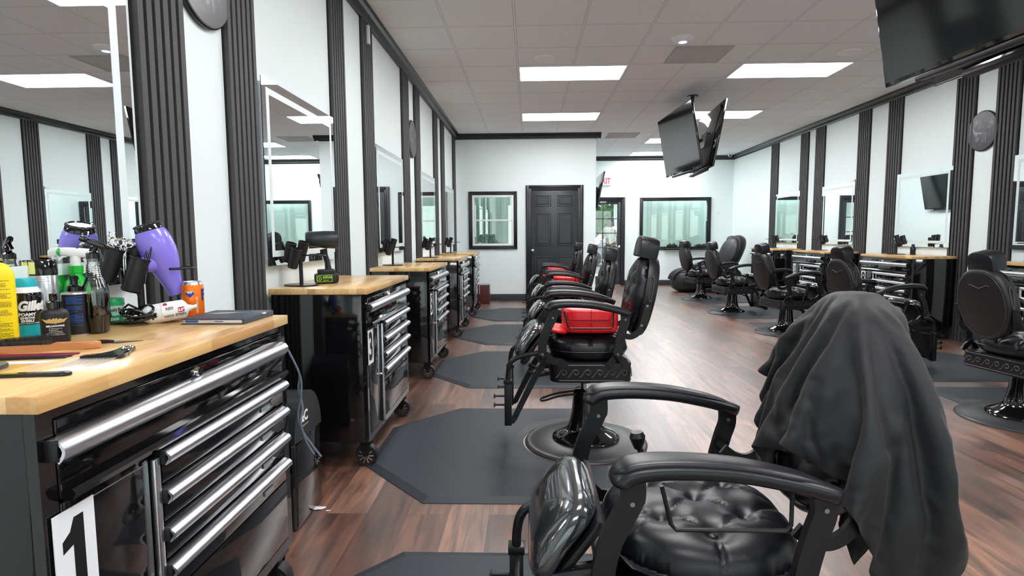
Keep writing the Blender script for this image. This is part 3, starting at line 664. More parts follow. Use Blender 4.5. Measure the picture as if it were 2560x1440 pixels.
SEATP = [(-.10, .09, 0, 0), (-.10, -.09, 0, 0), (0, 0, .095, .085), (0, 0, .095, -.085), (-.10, .09, 0, .155), (-.10, -.09, 0, -.155), (0, .155, .095, .085), (0, -.155, .095, -.085),
         (-.10, .09, -.22, .14), (-.10, .09, -.22, .03), (-.10, -.09, -.22, -.03), (-.10, -.09, -.22, -.14), (0, .155, 0, .26), (0, -.155, 0, -.26), (.095, .085, .22, .12), (.095, -.085, .22, -.12), (.095, .085, .22, 0), (.095, -.085, .22, 0)]
BB, BP = [], []
for i, z in enumerate((-.155, -.08, -.005, .07, .145)):
    for y in ((-.055, .055) if i % 2 == 0 else (-.105, 0, .105)): BB.append((z, y))
for i, p in enumerate(BB):
    for q in BB[i + 1:]:
        if abs(abs(p[0] - q[0]) - .075) < .01 and abs(p[1] - q[1]) < .07: BP.append((*p, *q))
for p in BB:
    if abs(p[1]) > .1: BP.append((*p, p[0], math.copysign(.19, p[1])))
    if abs(p[0]) > .15: BP.append((*p, math.copysign(.24, p[0]), p[1] * 1.3))
def barber_chair(lab):
    t = thing('barber_chair', lab, 'barber chair', group='black barber chairs')
    MB().lathe([(0, 0), (.356, 0), (.358, .006), (.350, .014), (.338, .016), (.328, .014), (.316, .020), (.20, .030), (0, .032)], 72).build('base_plate', mat('base_satin', (.035, .037, .041), .38), t, ang=.9)
    p = MB().lathe([(0, .03), (.195, .03), (.197, .038), (.190, .048), (.165, .062), (.130, .078), (.112, .092), (.100, .11), (.088, .16), (.080, .22), (.074, .29), (.070, .318), (.062, .322), (0, .322)], 56).build('pedestal', M_GLOSSP, t, ang=.8)
    MB().cyl((0, 0, .31), (0, 0, .36), .034).build('piston', M_CHROME, p)
    MB().tube(smooth_path([(-.05, .035, .30), (-.16, .035, .285), (-.235, .035, .262), (-.262, .02, .255), (-.262, -.02, .255), (-.235, -.035, .262), (-.16, -.035, .285), (-.05, -.035, .30)]), .0065, 10).build('pump_lever', M_BLK, p)
    U = []   # everything above the pedestal, so that a pumped-up chair lifts as one
    def part(mb, name, m, parent=None, **k):
        o = mb.build(name, m, parent or t, **k)
        if parent is None: U.append(o)
        return o
    # skirt frame with running scrolls
    rc = []
    for cx, cy, a0 in ((.17, .20, 0), (-.16, .20, pi / 2), (-.16, -.20, pi), (.17, -.20, 3 * pi / 2)):
        for k in range(7): a = a0 + k * pi / 12; rc.append((cx + .055 * cos(a), cy + .055 * sin(a)))
    sk = MB().prism(rc, .345, .452, 'z', .004); sk.b2(-.12, .12, -.10, .10, .325, .345)
    sk = part(sk, 'seat_frame', M_BLK)
    m = MB()
    def scroll(cx, fy):
        q = []
        for k in range(30):
            s_ = k / 29
            if s_ < .45: u = s_ / .45; q.append((-.034 + .040 * u, -.022 + .040 * (1 - cos(u * pi)) / 2 + .0))
            else:
                u = (s_ - .45) / .55; a = pi / 2 - u * 1.55 * pi; r = .0165 * (1 - .55 * u); q.append((.010 + r * cos(a) * 1.0, .0015 + r * sin(a)))
        return [fy(cx + a_, .398 + b_) for a_, b_ in q]
    for sgn in (1, -1):
        for i in range(6): m.tube(scroll(-.155 + i * .065, lambda a, b, s=sgn: (a, s * .256, b)), .0032, 5)
    for i in range(7): m.tube(scroll(-.195 + i * .065, lambda a, b: (.226, a, b)), .0032, 5)
    for z in (.357, .441):
        for sgn in (1, -1): m.tube([(-.17, sgn * .255, z), (.18, sgn * .255, z)], .0022, 5)
        m.tube([(.225, -.21, z), (.225, .21, z)], .0022, 5)
    m.build('scroll_ornament', mat('scroll_metal', (.06, .06, .062), .3), sk)
    # seat
    m = MB(); cushion(m, .0, 0, .226, .240, .088, .062, SEATB, SEATP, dim=.036, fn=lambda p: Vector((p.x + .003, p.y, p.z + .512)), edge=.42)
    seat = part(m, 'seat', M_LEATH, ang=1.5)
    for bx, by in SEATB: MB().sph((bx + .003, by, .512 + .085 - .033), (.012, .012, .006), 14).build('seat_button', M_LEATH, seat)
    MB().tube([(.221 * cos(a) * (abs(cos(a)) + .0001) ** -.35 + .003 if 0 else .003 + .219 * math.copysign(abs(cos(a)) ** .62, cos(a)), .239 * math.copysign(abs(sin(a)) ** .62, sin(a)), .508) for a in [2 * pi * k / 60 for k in range(60)]], .004, 6, True).build('seat_piping', M_LEATH, seat)
    # armrests
    for sgn in (1, -1):
        y = sgn * .285; path = smooth_path([(-.232, 0, .720), (-.224, 0, .738), (-.19, 0, .751), (-.11, 0, .755), (0, 0, .748), (.10, 0, .729), (.17, 0, .710), (.207, 0, .697)], 5)
        n = len(path); rs = []; rs2 = []
        for i, p in enumerate(path):
            s_ = i / (n - 1); wd = .046 * (1 - .45 * s_ ** 1.5) * (min(1, .45 + s_ * 8)) * (1 if s_ < .93 else 1 - (s_ - .93) * 6); h = .021 * min(1, .5 + s_ * 9) * (1 - .25 * s_)
            tt = (path[min(i + 1, n - 1)] - path[max(i - 1, 0)]).normalized(); nn = Vector((-tt.z, 0, tt.x))
            def rg(w_, h_, o_): return [p + Vector((0, y, 0)) + nn * (o_ + h_ * math.copysign(abs(sin(a)) ** .75, sin(a))) + Vector((0, 1, 0)) * (w_ * math.copysign(abs(cos(a)) ** .75, cos(a))) for a in [2 * pi * k / 24 for k in range(24)]]
            rs.append(rg(wd, h, 0))
            if .08 < s_ < .90:
                q = min(1, (s_ - .08) * 9, (.90 - s_) * 6) ** .5; rs2.append(rg(wd * .84 * max(q, .15), .010 * q, h * .78))
        ar = part(MB().rings(rs), 'armrest', M_LEATH, ang=1.2)
        MB().rings(rs2).build('arm_pad', M_LEATH, ar, ang=1.2)
        MB().strap(sp2([(-.205, .735), (-.205, .69), (-.222, .65), (-.246, .60), (-.260, .54), (-.262, .478)]), [.052] * 7 + [.046] * 24, .022, y).build('arm_post', M_BLK, ar, ang=.5)
        MB().strap(sp2([(.175, .712), (.178, .665), (.165, .62), (.148, .55), (.138, .478)]), .046, .022, y).build('arm_post', M_BLK, ar, ang=.5)
        for bx, bz in ((-.205, .682), (.178, .672)): MB().cyl((bx, y - sgn * .012, bz), (bx, y + sgn * .0135, bz), .0055, .005, 14).build('arm_bolt', M_STEEL, ar)
        for bx in (-.262, .138): MB().sph((bx, y + sgn * .012, .478), .022, 16).build('pivot_knob', M_BLK, ar)
        for pth in ([(-.285, .475), (-.235, .500), (-.205, .468), (-.16, .462), (-.13, .44)], [(.09, .44), (.11, .462), (.135, .50), (.175, .47), (.19, .44)]): MB().strap(pth, .038, .016, sgn * .268).build('frame_bracket', M_BLK, sk)
        MB().strap(sp2([(.150, .60), (.185, .575), (.225, .572), (.262, .60), (.282, .655), (.305, .745)]), [.03] * 20 + [.026] * 20, .012, sgn * .232).tube([(.150, sgn * .285, .60), (.165, sgn * .255, .59), (.175, sgn * .232, .58)], .012, 8).build('recline_arm', M_BLK, ar)
        for bx, bz in ((.303, .738), (.274, .632)): MB().cyl((bx, sgn * .23, bz), (bx, sgn * .2405, bz), .006, .006, 14).build('recline_bolt', M_STEEL, ar)
    MB().tube([(-.145, -.285, .74), (-.125, -.285, .66), (-.115, -.285, .648), (.105, -.285, .648), (.115, -.285, .66), (.115, -.285, .73)], .0045, 8).build('towel_bar', M_BLK, seat)
    # recline lever on the other side
    MB().cyl((-.03, .27, .44), (-.085, .28, .620), .010, .009, 14).tube([(-.085, .28, .605), (-.086, .28, .625), (-.088, .28, .642), (-.09, .28, .656)], [.012, .02, .024, .017], 16).build('recline_lever', M_BLK, sk)
    # back: tilted plane, origin at its centre, local u up, w towards the sitter
    th = .20; C0 = Vector((.30, 0, .775)); up = Vector((sin(th), 0, cos(th))); fw = Vector((-cos(th), 0, sin(th)))
    def bk(u, y, w): return C0 + up * u + Vector((0, y, 0)) + fw * w
    def outl(sc_, n=72, low=.8):
        r = []
        for k in range(n):
            a = 2 * pi * k / n; u = .232 * math.copysign(abs(sin(a)) ** .80, sin(a)); y = .182 * math.copysign(abs(cos(a)) ** .80, cos(a)); y *= 1 - .16 * max(0, -u / .232) - .10 * max(0, u / .232); r.append((u * sc_, y * sc_))
        return r
    rs = []
    for sc_, w_ in ((.90, -.062), (.97, -.056), (1.0, -.042), (1.0, -.002), (.985, .004)): rs.append([bk(u, y, w_) for u, y in outl(sc_)])
    sh = part(MB().rings(rs), 'back_shell', M_SHELL, ang=.9)
    m = MB()
    for sgn in (1, -1):
        m.tube(smooth_path([bk(.06, sgn * .176, -.014), bk(.095, sgn * .172, -.010), bk(.12, sgn * .165, -.016), bk(.10, sgn * .171, -.032), bk(.0, sgn * .184, -.036), bk(-.01, sgn * .184, -.026), bk(.06, sgn * .176, -.014)]), .0035, 6)
    m.tube([bk(.125 - .0, -.07, -.064), bk(.13, -.05, -.0645), bk(.12, -.035, -.0645), bk(.108, 0, -.0645), bk(.12, .035, -.0645), bk(.13, .05, -.0645), bk(.125, .07, -.064)], .0025, 6)
    m.tube([bk(u, y, -.0615) for u, y in outl(.90)], .002, 5, True)
    m.build('shell_moulding', mat('shell_edge', (.05, .048, .048), .35), sh)
    for sgn in (1, -1): MB().strap([(bk(-.03, 0, -.02).x, bk(-.03, 0, -.02).z), (bk(-.15, 0, -.022).x, bk(-.15, 0, -.022).z)], .044, .008, sgn * .186).build('shell_side_plate', M_BLK, sh)
    m = MB(); cushion(m, 0, 0, .222, .172, .078, .012, BB, BP, fn=lambda p: bk(p.x, p.y * (1 - .16 * max(0, -p.x / .222) - .10 * max(0, p.x / .222)), .004 + p.z), dim=.026, edge=.40)
    bc = part(m, 'back_cushion', M_LEATH, ang=1.5)
    for u, y in BB: MB().sph(bk(u, y * .95, .004 + .078 * .98 - .026), (.008, .009, .009), 12).build('back_button', M_LEATH, bc)
    # headrest: arched block
    ar_ = [(-.086, -.056), (-.090, .0), (-.082, .032), (-.062, .054), (-.03, .064), (.03, .064), (.062, .054), (.082, .032), (.090, .0), (.086, -.056)]
    ar_ = [(a, b) for a, b in ar_]
    hc = C0 + up * .270 + fw * .008
    rs = []
    for w_, sc_ in ((-.052, .86), (-.048, .96), (-.038, 1), (.040, 1), (.052, .97), (.058, .85)):
        rs.append([hc + up * (b * sc_) + Vector((0, a * sc_, 0)) + fw * w_ for a, b in sp2([((x_), z_) for x_, z_ in ar_] , 3)])
    hd = part(MB().rings(rs), 'headrest', M_LEATH, ang=.7)
    for y in (-.035, .035): MB().cyl(hc - up * .09 + Vector((0, y, 0)) - fw * .03, hc + Vector((0, y, 0)) - fw * .03, .006, .006, 10).build('headrest_post', M_CHROME, hd)
    # leg rest
    cf = MB().superell((-.330, 0, .545), (.108, .200, .036), .55, .45, 36, 14, rot=(0, -.92, 0), warp=lambda q: Vector((q.x, q.y * (1 - .9 * q.x), q.z + .02 * (1 - (q.x / .118) ** 2))))
    cf = part(cf, 'leg_rest', M_WRAP, ang=1.5)
    MB().box((-.312, 0, .522), (.215, .37, .022), (0, -.92, 0), .008).build('leg_rest_board', M_BLK, cf)
    m = MB()
    for sgn in (1, -1):
        y = sgn * .195
        m.tube(smooth_path([(-.26, y, .50), (-.33, y, .49), (-.40, y, .47), (-.435, y, .44), (-.448, y, .39), (-.450, y, .33)]), .014, 10, sq=(1, 1))
        m.strap([(-.235, .46), (-.30, .36), (-.37, .22), (-.42, .115)], [.036, .034, .032, .03], .014, y * .93)
        m.b2(-.470, -.430, y - .018, y + .018, .09, .345, .003); m.b2(-.474, -.426, y - .022, y + .022, .325, .350, .003)
        m.cyl((-.425, y * .93, .112), (-.425, y * 1.02, .112), .014, .014, 14)
    m.b2(-.452, -.440, -.18, .18, .10, .33, .003); m.b2(-.25, -.20, -.20, .20, .425, .455, .004)
    fr = part(m, 'footrest_frame', M_BLK)
    for sgn in (1, -1):
        for z in (.205, .255): MB().tube([(-.46, sgn * .195, z), (-.522, sgn * .195, z), (-.523, sgn * .195, z), (-.530, sgn * .195, z)], [.006, .006, .013, .013], 12).build('footrest_peg', M_BLK, fr)
        MB().tube([(-.20, sgn * .09, .36), (-.28, sgn * .09, .345), (-.335, sgn * .09, .37)], .010, 8).build('footrest_link', M_BLK, fr)
    for o in U:
        if o.name.split('.')[0] in ('seat', 'seat_frame', 'leg_rest', 'footrest_frame'): o.location.z = -.024
    return t
def lift(t, dz):
    for c in [o for o in COL.objects if o.parent == t]:
        if c.name.split('.')[0] not in ('base_plate', 'pedestal'): c.location.z += dz
    for c in [o for o in COL.objects if o.parent == t]:
        if c.name.startswith('pedestal') and dz > 0: MB().cyl((0, 0, .33), (0, 0, .345 + dz), .033).build('piston_rod', M_BLK, c)
c0 = barber_chair('nearest barber chair with a black cape thrown over its back'); 
chairs = [(c0, 0)]
c0.location = (.41, 1.42, 0)
for lab, x, y, rz, dz in (('raised barber chair with the large red booster, second in the left row', .33, 3.35, 0, .10), ('third barber chair of the left row, no booster seat', .40, 5.35, 0, 0), ('fourth barber chair of the left row with a red booster', .44, 7.22, 0, 0), ('farthest barber chair of the left row by the black panel door', .42, 9.15, 0, 0),
                          ('farthest barber chair of the right row beside the black massage chair', 3.22, 10.95, pi + .16, 0), ('second farthest barber chair of the right row', 3.13, 9.02, pi + .16, 0), ('barber chair of the right row in front of bench 10, shown in full', 3.16, 7.19, pi + .16, 0),
                          ('barber chair of the right row half hidden behind the cape', 3.17, 5.40, pi + .16, 0), ('nearest barber chair of the right row, cut by the right edge', 3.22, 3.80, pi + .16, 0)):
    c = dup(c0, (x, y, 0), rz, lab, 'black barber chairs'); chairs.append((c, dz))
for c, dz in chairs: lift(c, dz)
for c in [o for o in COL.objects if o.parent == c0 and o.name.split('.')[0] in ('headrest', 'back_shell', 'back_cushion')]:   # this back is let down a little further
    c.location += Vector((-.008, 0, -.038)) if c.name.startswith('headrest') else Vector()
    Rr_ = Matrix.Rotation(.12, 3, 'Y'); pv_ = Vector((.23, 0, .60)); c.location = Rr_ @ (c.location - pv_) + pv_; c.rotation_euler = (0, .12, 0)
def booster(lab, x, y, z):
    t = thing('booster_seat', lab, 'booster seat', (x, y, z), 0, 'red booster seats')
    MB().superell((.015, 0, .072), (.155, .185, .070), .22, .42, 40, 16).build('booster_cushion', M_RED, t, ang=1.2)
    m = MB()
    for sgn in (1, -1):
        m.tube(smooth_path([(-.12, sgn * .1845, .118), (-.12, sgn * .1855, .095), (-.10, sgn * .1865, .082), (.10, sgn * .187, .082), (.118, sgn * .186, .09), (.12, sgn * .1855, .118)], 4), .002, 5)
        m.tube([(-.135, sgn * .183, .07), (0, sgn * .1885, .068), (.15, sgn * .184, .068)], .0012, 5); m.tube([(.01, sgn * .188, .01), (.01, sgn * .1885, .155)], .0012, 5)
    m.build('booster_seam', mat('dark_red_piping', (.12, .004, .006), .5), t)
    MB().superell((-.165, -.02, .012), (.055, .14, .012), .4, .5, 24, 8, rot=(0, .12, 0)).build('booster_flap', M_RED, t)
booster('large bright red booster cushion on the raised second chair', .33, 3.35, .672)
booster('red booster cushion on the fourth chair of the left row', .44, 7.22, .572)
booster('red booster cushion on the farthest left chair, barely visible', .42, 9.15, .572)
# ================================================================== THINGS ON BENCH 1
BZ = .955
def toward(x, y): return Vector((-x, -y, 0)).normalized()
M_INK = mat('white_ink', (.85, .87, .88), .4); M_INKB = mat('black_ink', (.01, .01, .01), .5); M_BLUEINK = mat('blue_ink', (.02, .12, .50), .4); M_GOLD = mat('gold_foil', (.62, .42, .16), .35, metal=.6)
M_YEL = mat('yellow_plastic', (.90, .68, .01), .35); M_TEAL = mat('teal_plastic', (.01, .42, .50), .3); M_LIMEC = mat('lime_ink', (.45, .75, .05), .4); M_CLEAR = glass_mat('clear_plastic', (.96, .97, .98), .06, .05)
def dashes(parent, x0, x1, z0, z1, rows, m, mtx, wrap=0, hgt=.0011, seed=1, name='label_text'):
    """rows of print too small to read"""
    r = random.Random(seed); b = MB()
    for i in range(rows):
        z = z1 - (z1 - z0) * i / max(1, rows - 1); x = x0; end = x1 - (x1 - x0) * r.choice((0, 0, .1, .3))
        if r.random() < .1: continue
        while x < end:
            w_ = r.uniform(.002, .006); xe = min(x + w_, end)
            if wrap: P = [(wrap * sin(a / wrap), zz, wrap * cos(a / wrap) + .0004) for a, zz in ((x, z), (xe, z), (xe, z + hgt), (x, z + hgt))]
            else: P = [(x, z, 0), (xe, z, 0), (xe, z + hgt, 0), (x, z + hgt, 0)]
            b.b.faces.new([b.b.verts.new(p) for p in P]); x = xe + r.uniform(.0007, .0014)
    o = b.build(name, m, parent, smooth=False); o.matrix_local = mtx; return o
def oval(m, prof, sx, sy, rot=0, seg=40, e=.8):
    rs = []
    for s_, z in prof:
        ring = []
        for k in range(seg):
            a = 2 * pi * k / seg; x = sx * s_ * math.copysign(abs(cos(a)) ** e, cos(a)); y = sy * s_ * math.copysign(abs(sin(a)) ** e, sin(a)); ring.append(Vector((x * cos(rot) - y * sin(rot), x * sin(rot) + y * cos(rot), z)))
        rs.append(ring)
    return m.rings(rs)
# yellow bottle
x, y = -1.272, 1.325; d = toward(x, y); rot = atan2(d.y, d.x) + pi / 2
t = thing('hair_product_bottle', 'tall yellow bottle with black print at the left picture edge', 'bottle', (x, y, BZ))
oval(MB(), [(.0, 0), (.92, 0), (1, .006), (1, .175), (.93, .19), (.75, .203), (.5, .208), (0, .208)], .047, .026, rot, e=.62).build('bottle_body', M_YEL, t, ang=.8)
oval(MB(), [(.0, .208), (.55, .208), (.55, .236), (.45, .245), (0, .245)], .034, .030, rot).build('bottle_cap', M_WHITE, t)
dashes(t, -.036, .036, .02, .165, 44, M_INKB, facing((d.x * .0267, d.y * .0267, 0), d), seed=4)
# shaving foam can
x, y = -1.300, 1.452; d = toward(x, y)
t = thing('shaving_foam_can', 'black and teal shaving foam can with big white lettering', 'can', (x, y, BZ))
MB().lathe([(0, 0), (.030, 0), (.033, .003), (.033, .118), (.0315, .126), (.026, .136), (.024, .139), (0, .139)], 48).build('can_body', M_GBLK, t, ang=.8)
MB().lathe([(.0332, .004), (.0334, .004), (.0334, .045), (.0332, .045)], 48).build('teal_label_band', M_TEAL, t)
MB().lathe([(.0242, .136), (.0315, .1262), (.0318, .127), (.026, .140), (.0242, .1405)], 40).build('white_shoulder', M_WHITE, t)
MB().lathe([(0, .139), (.023, .139), (.0225, .158), (.020, .163), (0, .163)], 40).build('spray_cap', M_TEAL, t)
F = facing((0, 0, 0), d); TR = lambda z, s=0: F @ Matrix.Rotation(s, 4, 'Y') @ Matrix.Translation((0, z, 0))
text('Gillette', .033, M_INK, 'label_text', t, TR(.092, .62), wrap=.0336, off=.0016, shear=.25, sx=.80, align='CENTER')
text('FOAMY', .0105, M_INK, 'label_text', t, TR(.071), wrap=.0336, off=.0005); text('SENSITIVE', .0085, M_INK, 'label_text', t, TR(.062), wrap=.0336, off=.0003, sx=.8); text('SENSIBLE', .0085, M_INK, 'label_text', t, TR(.0545), wrap=.0336, off=.0003, sx=.8)
text('SHAVE FOAM-MOUSSE A RASER', .0042, M_INK, 'label_text', t, TR(.0485), wrap=.0336, sx=.85); text('COOL', .010, mat('pale_teal_ink', (.3, .75, .8), .4), 'label_text', t, TR(.010, -.2), wrap=.0336)
# black bottle with a golden crown
x, y = -1.205, 1.425; d = toward(x, y); rot = atan2(d.y, d.x) + pi / 2
t = thing('hair_product_bottle', 'squat black bottle with a gold crown emblem and pump top', 'bottle', (x, y, BZ))
oval(MB(), [(0, 0), (.94, 0), (1, .004), (1, .072), (.92, .082), (.6, .088), (.5, .09), (0, .09)], .030, .022, rot, e=.7).build('bottle_body', M_MBLK, t, ang=.8)
MB().lathe([(0, .088), (.0165, .088), (.0165, .104), (.012, .107), (.0085, .108), (.0085, .124), (.007, .126), (0, .126)], 28).box((d.x * .012, d.y * .012, .121), (.008, .008, .006)).build('pump_top', M_GBLK, t)
Fl = facing((d.x * .0228, d.y * .0228, 0), d)
wing = [(0, -.004), (.006, -.003), (.018, -.001), (.026, .010), (.017, .006), (.010, .009), (.006, .006), (.003, .011), (0, .007)]; wing += [(-a, b) for a, b in wing[::-1] if a > 0]
MB().prism(wing, 0, .0006, 'z').xf(Fl @ Matrix.Translation((0, .055, 0))).build('gold_emblem', M_GOLD, t, smooth=False)
text('MILLIONAIRE', .0062, M_INK, 'label_text', t, Fl @ Matrix.Translation((0, .045, .0004)), off=.0002); dashes(t, -.013, .013, .030, .038, 3, M_INK, Fl @ Matrix.Translation((0, 0, .0003)), seed=3); dashes(t, -.018, .018, .022, .026, 2, M_INK, Fl @ Matrix.Translation((0, 0, .0003)), seed=5)
# spray can with blue print
x, y = -1.245, 1.545; d = toward(x, y); F = facing((0, 0, 0), d)
t = thing('spray_bottle', 'slim black spray bottle covered in small blue print', 'spray bottle', (x, y, BZ))
MB().lathe([(0, 0), (.030, 0), (.032, .003), (.032, .112), (.030, .117), (.020, .120), (0, .120)], 44).build('bottle_body', mat('silver_paint', (.5, .52, .54), .3, metal=.7), t, ang=.8)
MB().grid(lambda u, v: Vector((.0323 * sin(-1.15 + 2.3 * u), .004 + .109 * v, .0323 * cos(-1.15 + 2.3 * u))), 24, 1).xf(F).build('black_label', M_MBLK, t)
MB().lathe([(0, .119), (.018, .119), (.018, .132), (.013, .136), (.009, .138), (.009, .150), (.011, .152), (.011, .160), (.008, .163), (0, .163)], 26).box((d.x * .010, d.y * .010, .156), (.007, .007, .004)).build('spray_nozzle', M_GBLK, t)
for a, b, n_ in ((.088, .106, 8), (.066, .080, 6), (.040, .058, 8), (.022, .036, 3)): dashes(t, -.022, .016, a, b, n_, M_BLUEINK, F, wrap=.0326, seed=n_)
# silver can with black cap
x, y = -1.318, 1.53; d = toward(x, y); F = facing((0, 0, 0), d)
t = thing('hair_spray_can', 'silver can with a tall black cap and a yellow sticker', 'can', (x, y, BZ))
MB().lathe([(0, 0), (.031, 0), (.033, .003), (.033, .165), (.031, .168), (0, .168)], 44).build('can_body', mat('silver_label', (.62, .64, .66), .25, metal=.85), t, ang=.8)
MB().lathe([(0, .166), (.034, .166), (.034, .203), (.031, .207), (.0, .208)], 44).build('can_cap', M_GBLK, t, ang=.8)
MB().grid(lambda u, v: Vector((.0343 * sin(-.95 + .5 * u), .170 + .032 * v, .0343 * cos(-.95 + .5 * u))), 6, 1).xf(F).build('yellow_sticker', mat('pale_yellow', (.9, .85, .25), .4), t)
dashes(t, -.024, .02, .150, .160, 3, mat('grey_ink', (.25, .25, .26), .4), F, wrap=.0334, seed=8)
# trigger sprayers
def trigger(t, z, rot, mb, mt, mn, sc=1.0, tl=0.0):
    R = Matrix.Translation((0, 0, z)) @ Matrix.Rotation(rot, 4, 'Z') @ Matrix.Rotation(tl, 4, 'Y') @ Matrix.Scale(sc, 4)
    m = MB(); m.lathe([(.0, 0), (.013, 0), (.013, .020), (.011, .028), (.0, .028)], 20)
    m.superell((.008, 0, .037), (.046, .011, .0135), .5, .6, 24, 10, rot=(0, .10, 0)); m.xf(R).build('sprayer_head', mb, t)
    m = MB(); m.strap(sp2([(-.022, .030), (-.034, .022), (-.044, .010), (-.056, -.002)]), [.012, .011, .009, .006] + [.006] * 30, .012, 0); m.strap(sp2([(.02, .02), (.026, .008), (.040, -.010), (.046, -.026)]), .007, .012, 0)
    m.xf(R).build('trigger_lever', mt, t)
    MB().tube([(-.034, 0, .040), (-.044, 0, .041), (-.058, 0, .042)], [.011, .0125, .0105], 16).xf(R).build('spray_nozzle', mn, t)
x, y = -1.300, 1.625
t = thing('trigger_spray_bottle', 'bright green spray bottle with a white trigger head', 'spray bottle', (x, y, BZ))
MB().lathe([(0, 0), (.031, 0), (.034, .004), (.033, .05), (.028, .085), (.033, .115), (.028, .140), (.016, .158), (.015, .170), (0, .170)], 40).build('bottle_body', M_GREEN, t)
MB().lathe([(.0, .166), (.0175, .166), (.0175, .186), (0, .186)], 24).build('screw_collar', mat('green_collar', (.01, .50, .04), .35), t)
trigger(t, .186, .60, M_WHITE, M_WHITE, M_GREEN)
x, y = -1.208, 1.572
t = thing('trigger_spray_bottle', 'clear ribbed spray bottle half full of black liquid', 'spray bottle', (x, y, BZ))
pr = [(0, .0), (.022, 0), (.026, .004), (.028, .030), (.0325, .05), (.0325, .115), (.030, .128), (.022, .150)]
for k in range(7): pr += [(.0215 - k * .0008, .153 + k * .006), (.0195 - k * .0007, .156 + k * .006)]
pr += [(.014, .198), (.014, .212), (0, .212)]
MB().lathe(pr, 44).build('bottle_body', M_CLEAR, t)
MB().lathe([(0, .004), (.020, .004), (.025, .03), (.0322, .05), (.0322, .112), (0, .112)], 36).build('black_liquid', mat('black_liquid', (.003, .003, .004), .15), t)
MB().lathe([(0, -.0), (.0225, 0), (.027, .004), (.030, .030), (.034, .048), (.0345, .052), (.033, .052), (.0285, .030), (.026, .006)], 36).build('black_base_cup', M_GBLK, t)
MB().lathe([(0, .208), (.016, .208), (.016, .222), (.011, .226), (0, .226)], 24).build('screw_collar', M_GBLK, t)
trigger(t, .226, .60, M_GBLK, M_GBLK, M_GBLK, .66, .35)
# green-lidded jar
x, y = -1.300, 1.765; d = toward(x, y); F = facing((0, 0, 0), d)
t = thing('hair_gel_jar', 'small pale green jar with a bright green lid', 'jar', (x, y, BZ))
MB().lathe([(0, 0), (.024, 0), (.026, .003), (.0275, .052), (.0255, .057), (0, .057)], 40).build('jar_body', mat('pale_gel', (.62, .82, .72), .2, trans=.3), t, ang=.8)
MB().lathe([(0, .056), (.0285, .056), (.0285, .074), (.026, .077), (0, .077)], 40).build('jar_lid', mat('lid_green', (.01, .42, .13), .3), t, ang=.8)
MB().grid(lambda u, v: Vector((.0278 * sin(-.6 + 1.5 * u), .006 + (.018 + .012 * abs(u - .45)) * v, .0278 * cos(-.6 + 1.5 * u))), 16, 2).xf(F).build('green_label', mat('label_green', (.01, .30, .12), .4), t)
text("Sofn'free", .015, mat('dark_green_ink', (.0, .06, .04), .4), 'label_text', t, F @ Matrix.Rotation(.25, 4, 'Y') @ Matrix.Translation((0, .042, 0)), wrap=.0281, shear=.3, off=.0003); text('hair & scalp\nconditioner', .0048, M_INK, 'label_text', t, F @ Matrix.Translation((0, .014, 0)), wrap=.0282, off=.0002)
# orange drinks can
x, y = -1.110, 1.872; d = toward(x, y); F = facing((0, 0, 0), d)
t = thing('drinks_can', 'bright orange drinks can behind the grey tablet case', 'can', (x, y, BZ))
MB().lathe([(0, .004), (.020, .002), (.024, 0), (.0255, .003), (.0325, .012), (.0325, .105), (.028, .116)], 48).build('can_body', mat('orange_print', (.95, .20, .01), .25, metal=.25), t, ang=.9)
c = MB().lathe([(.0325, .1045), (.028, .1165), (.0275, .121), (.026, .121), (.0245, .117), (0, .117)], 48).build('can_top', M_ALU, t)
MB().box((0, .006, .119), (.012, .020, .0015), None, .0006).build('ring_pull', M_ALU, c)
MB().prism([(-.012, .006), (.012, .006), (.013, 0), (0, -.013), (-.013, 0)], .0328, .0332, 'z').xf(F @ Matrix.Rotation(-.25, 4, 'Y') @ Matrix.Translation((0, .082, 0))).build('blue_badge', mat('badge_blue', (.01, .05, .35), .4), t, smooth=False)
text('FANTA', .0085, M_INK, 'label_text', t, F @ Matrix.Rotation(-.25, 4, 'Y') @ Matrix.Translation((0, .086, .0003)), off=.0005, wrap=.0334); text('F', .05, mat('navy_ink', (.02, .03, .18), .4), 'label_text', t, F @ Matrix.Rotation(1.15, 4, 'Y') @ Matrix.Translation((0, .075, 0)), wrap=.0329, off=.002)
def vert_text(body, size, m, t, F, a, z, wrap):
    o = text(body, size, m, 'label_text', t, None, off=.0004)
    me = o.data
    b = bmesh.new(); b.from_mesh(me)
    for v in b.verts:
        X, Y = -v.co.y, v.co.x + z; r_ = wrap + .0005; v.co = Vector((r_ * sin(a + X / wrap), Y, r_ * cos(a + X / wrap)))
    b.to_mesh(me); b.free(); o.matrix_local = F
vert_text('RECYCLE ME', .0095, mat('cream_ink', (.9, .75, .6), .4), t, F, .35, .045, .0327)
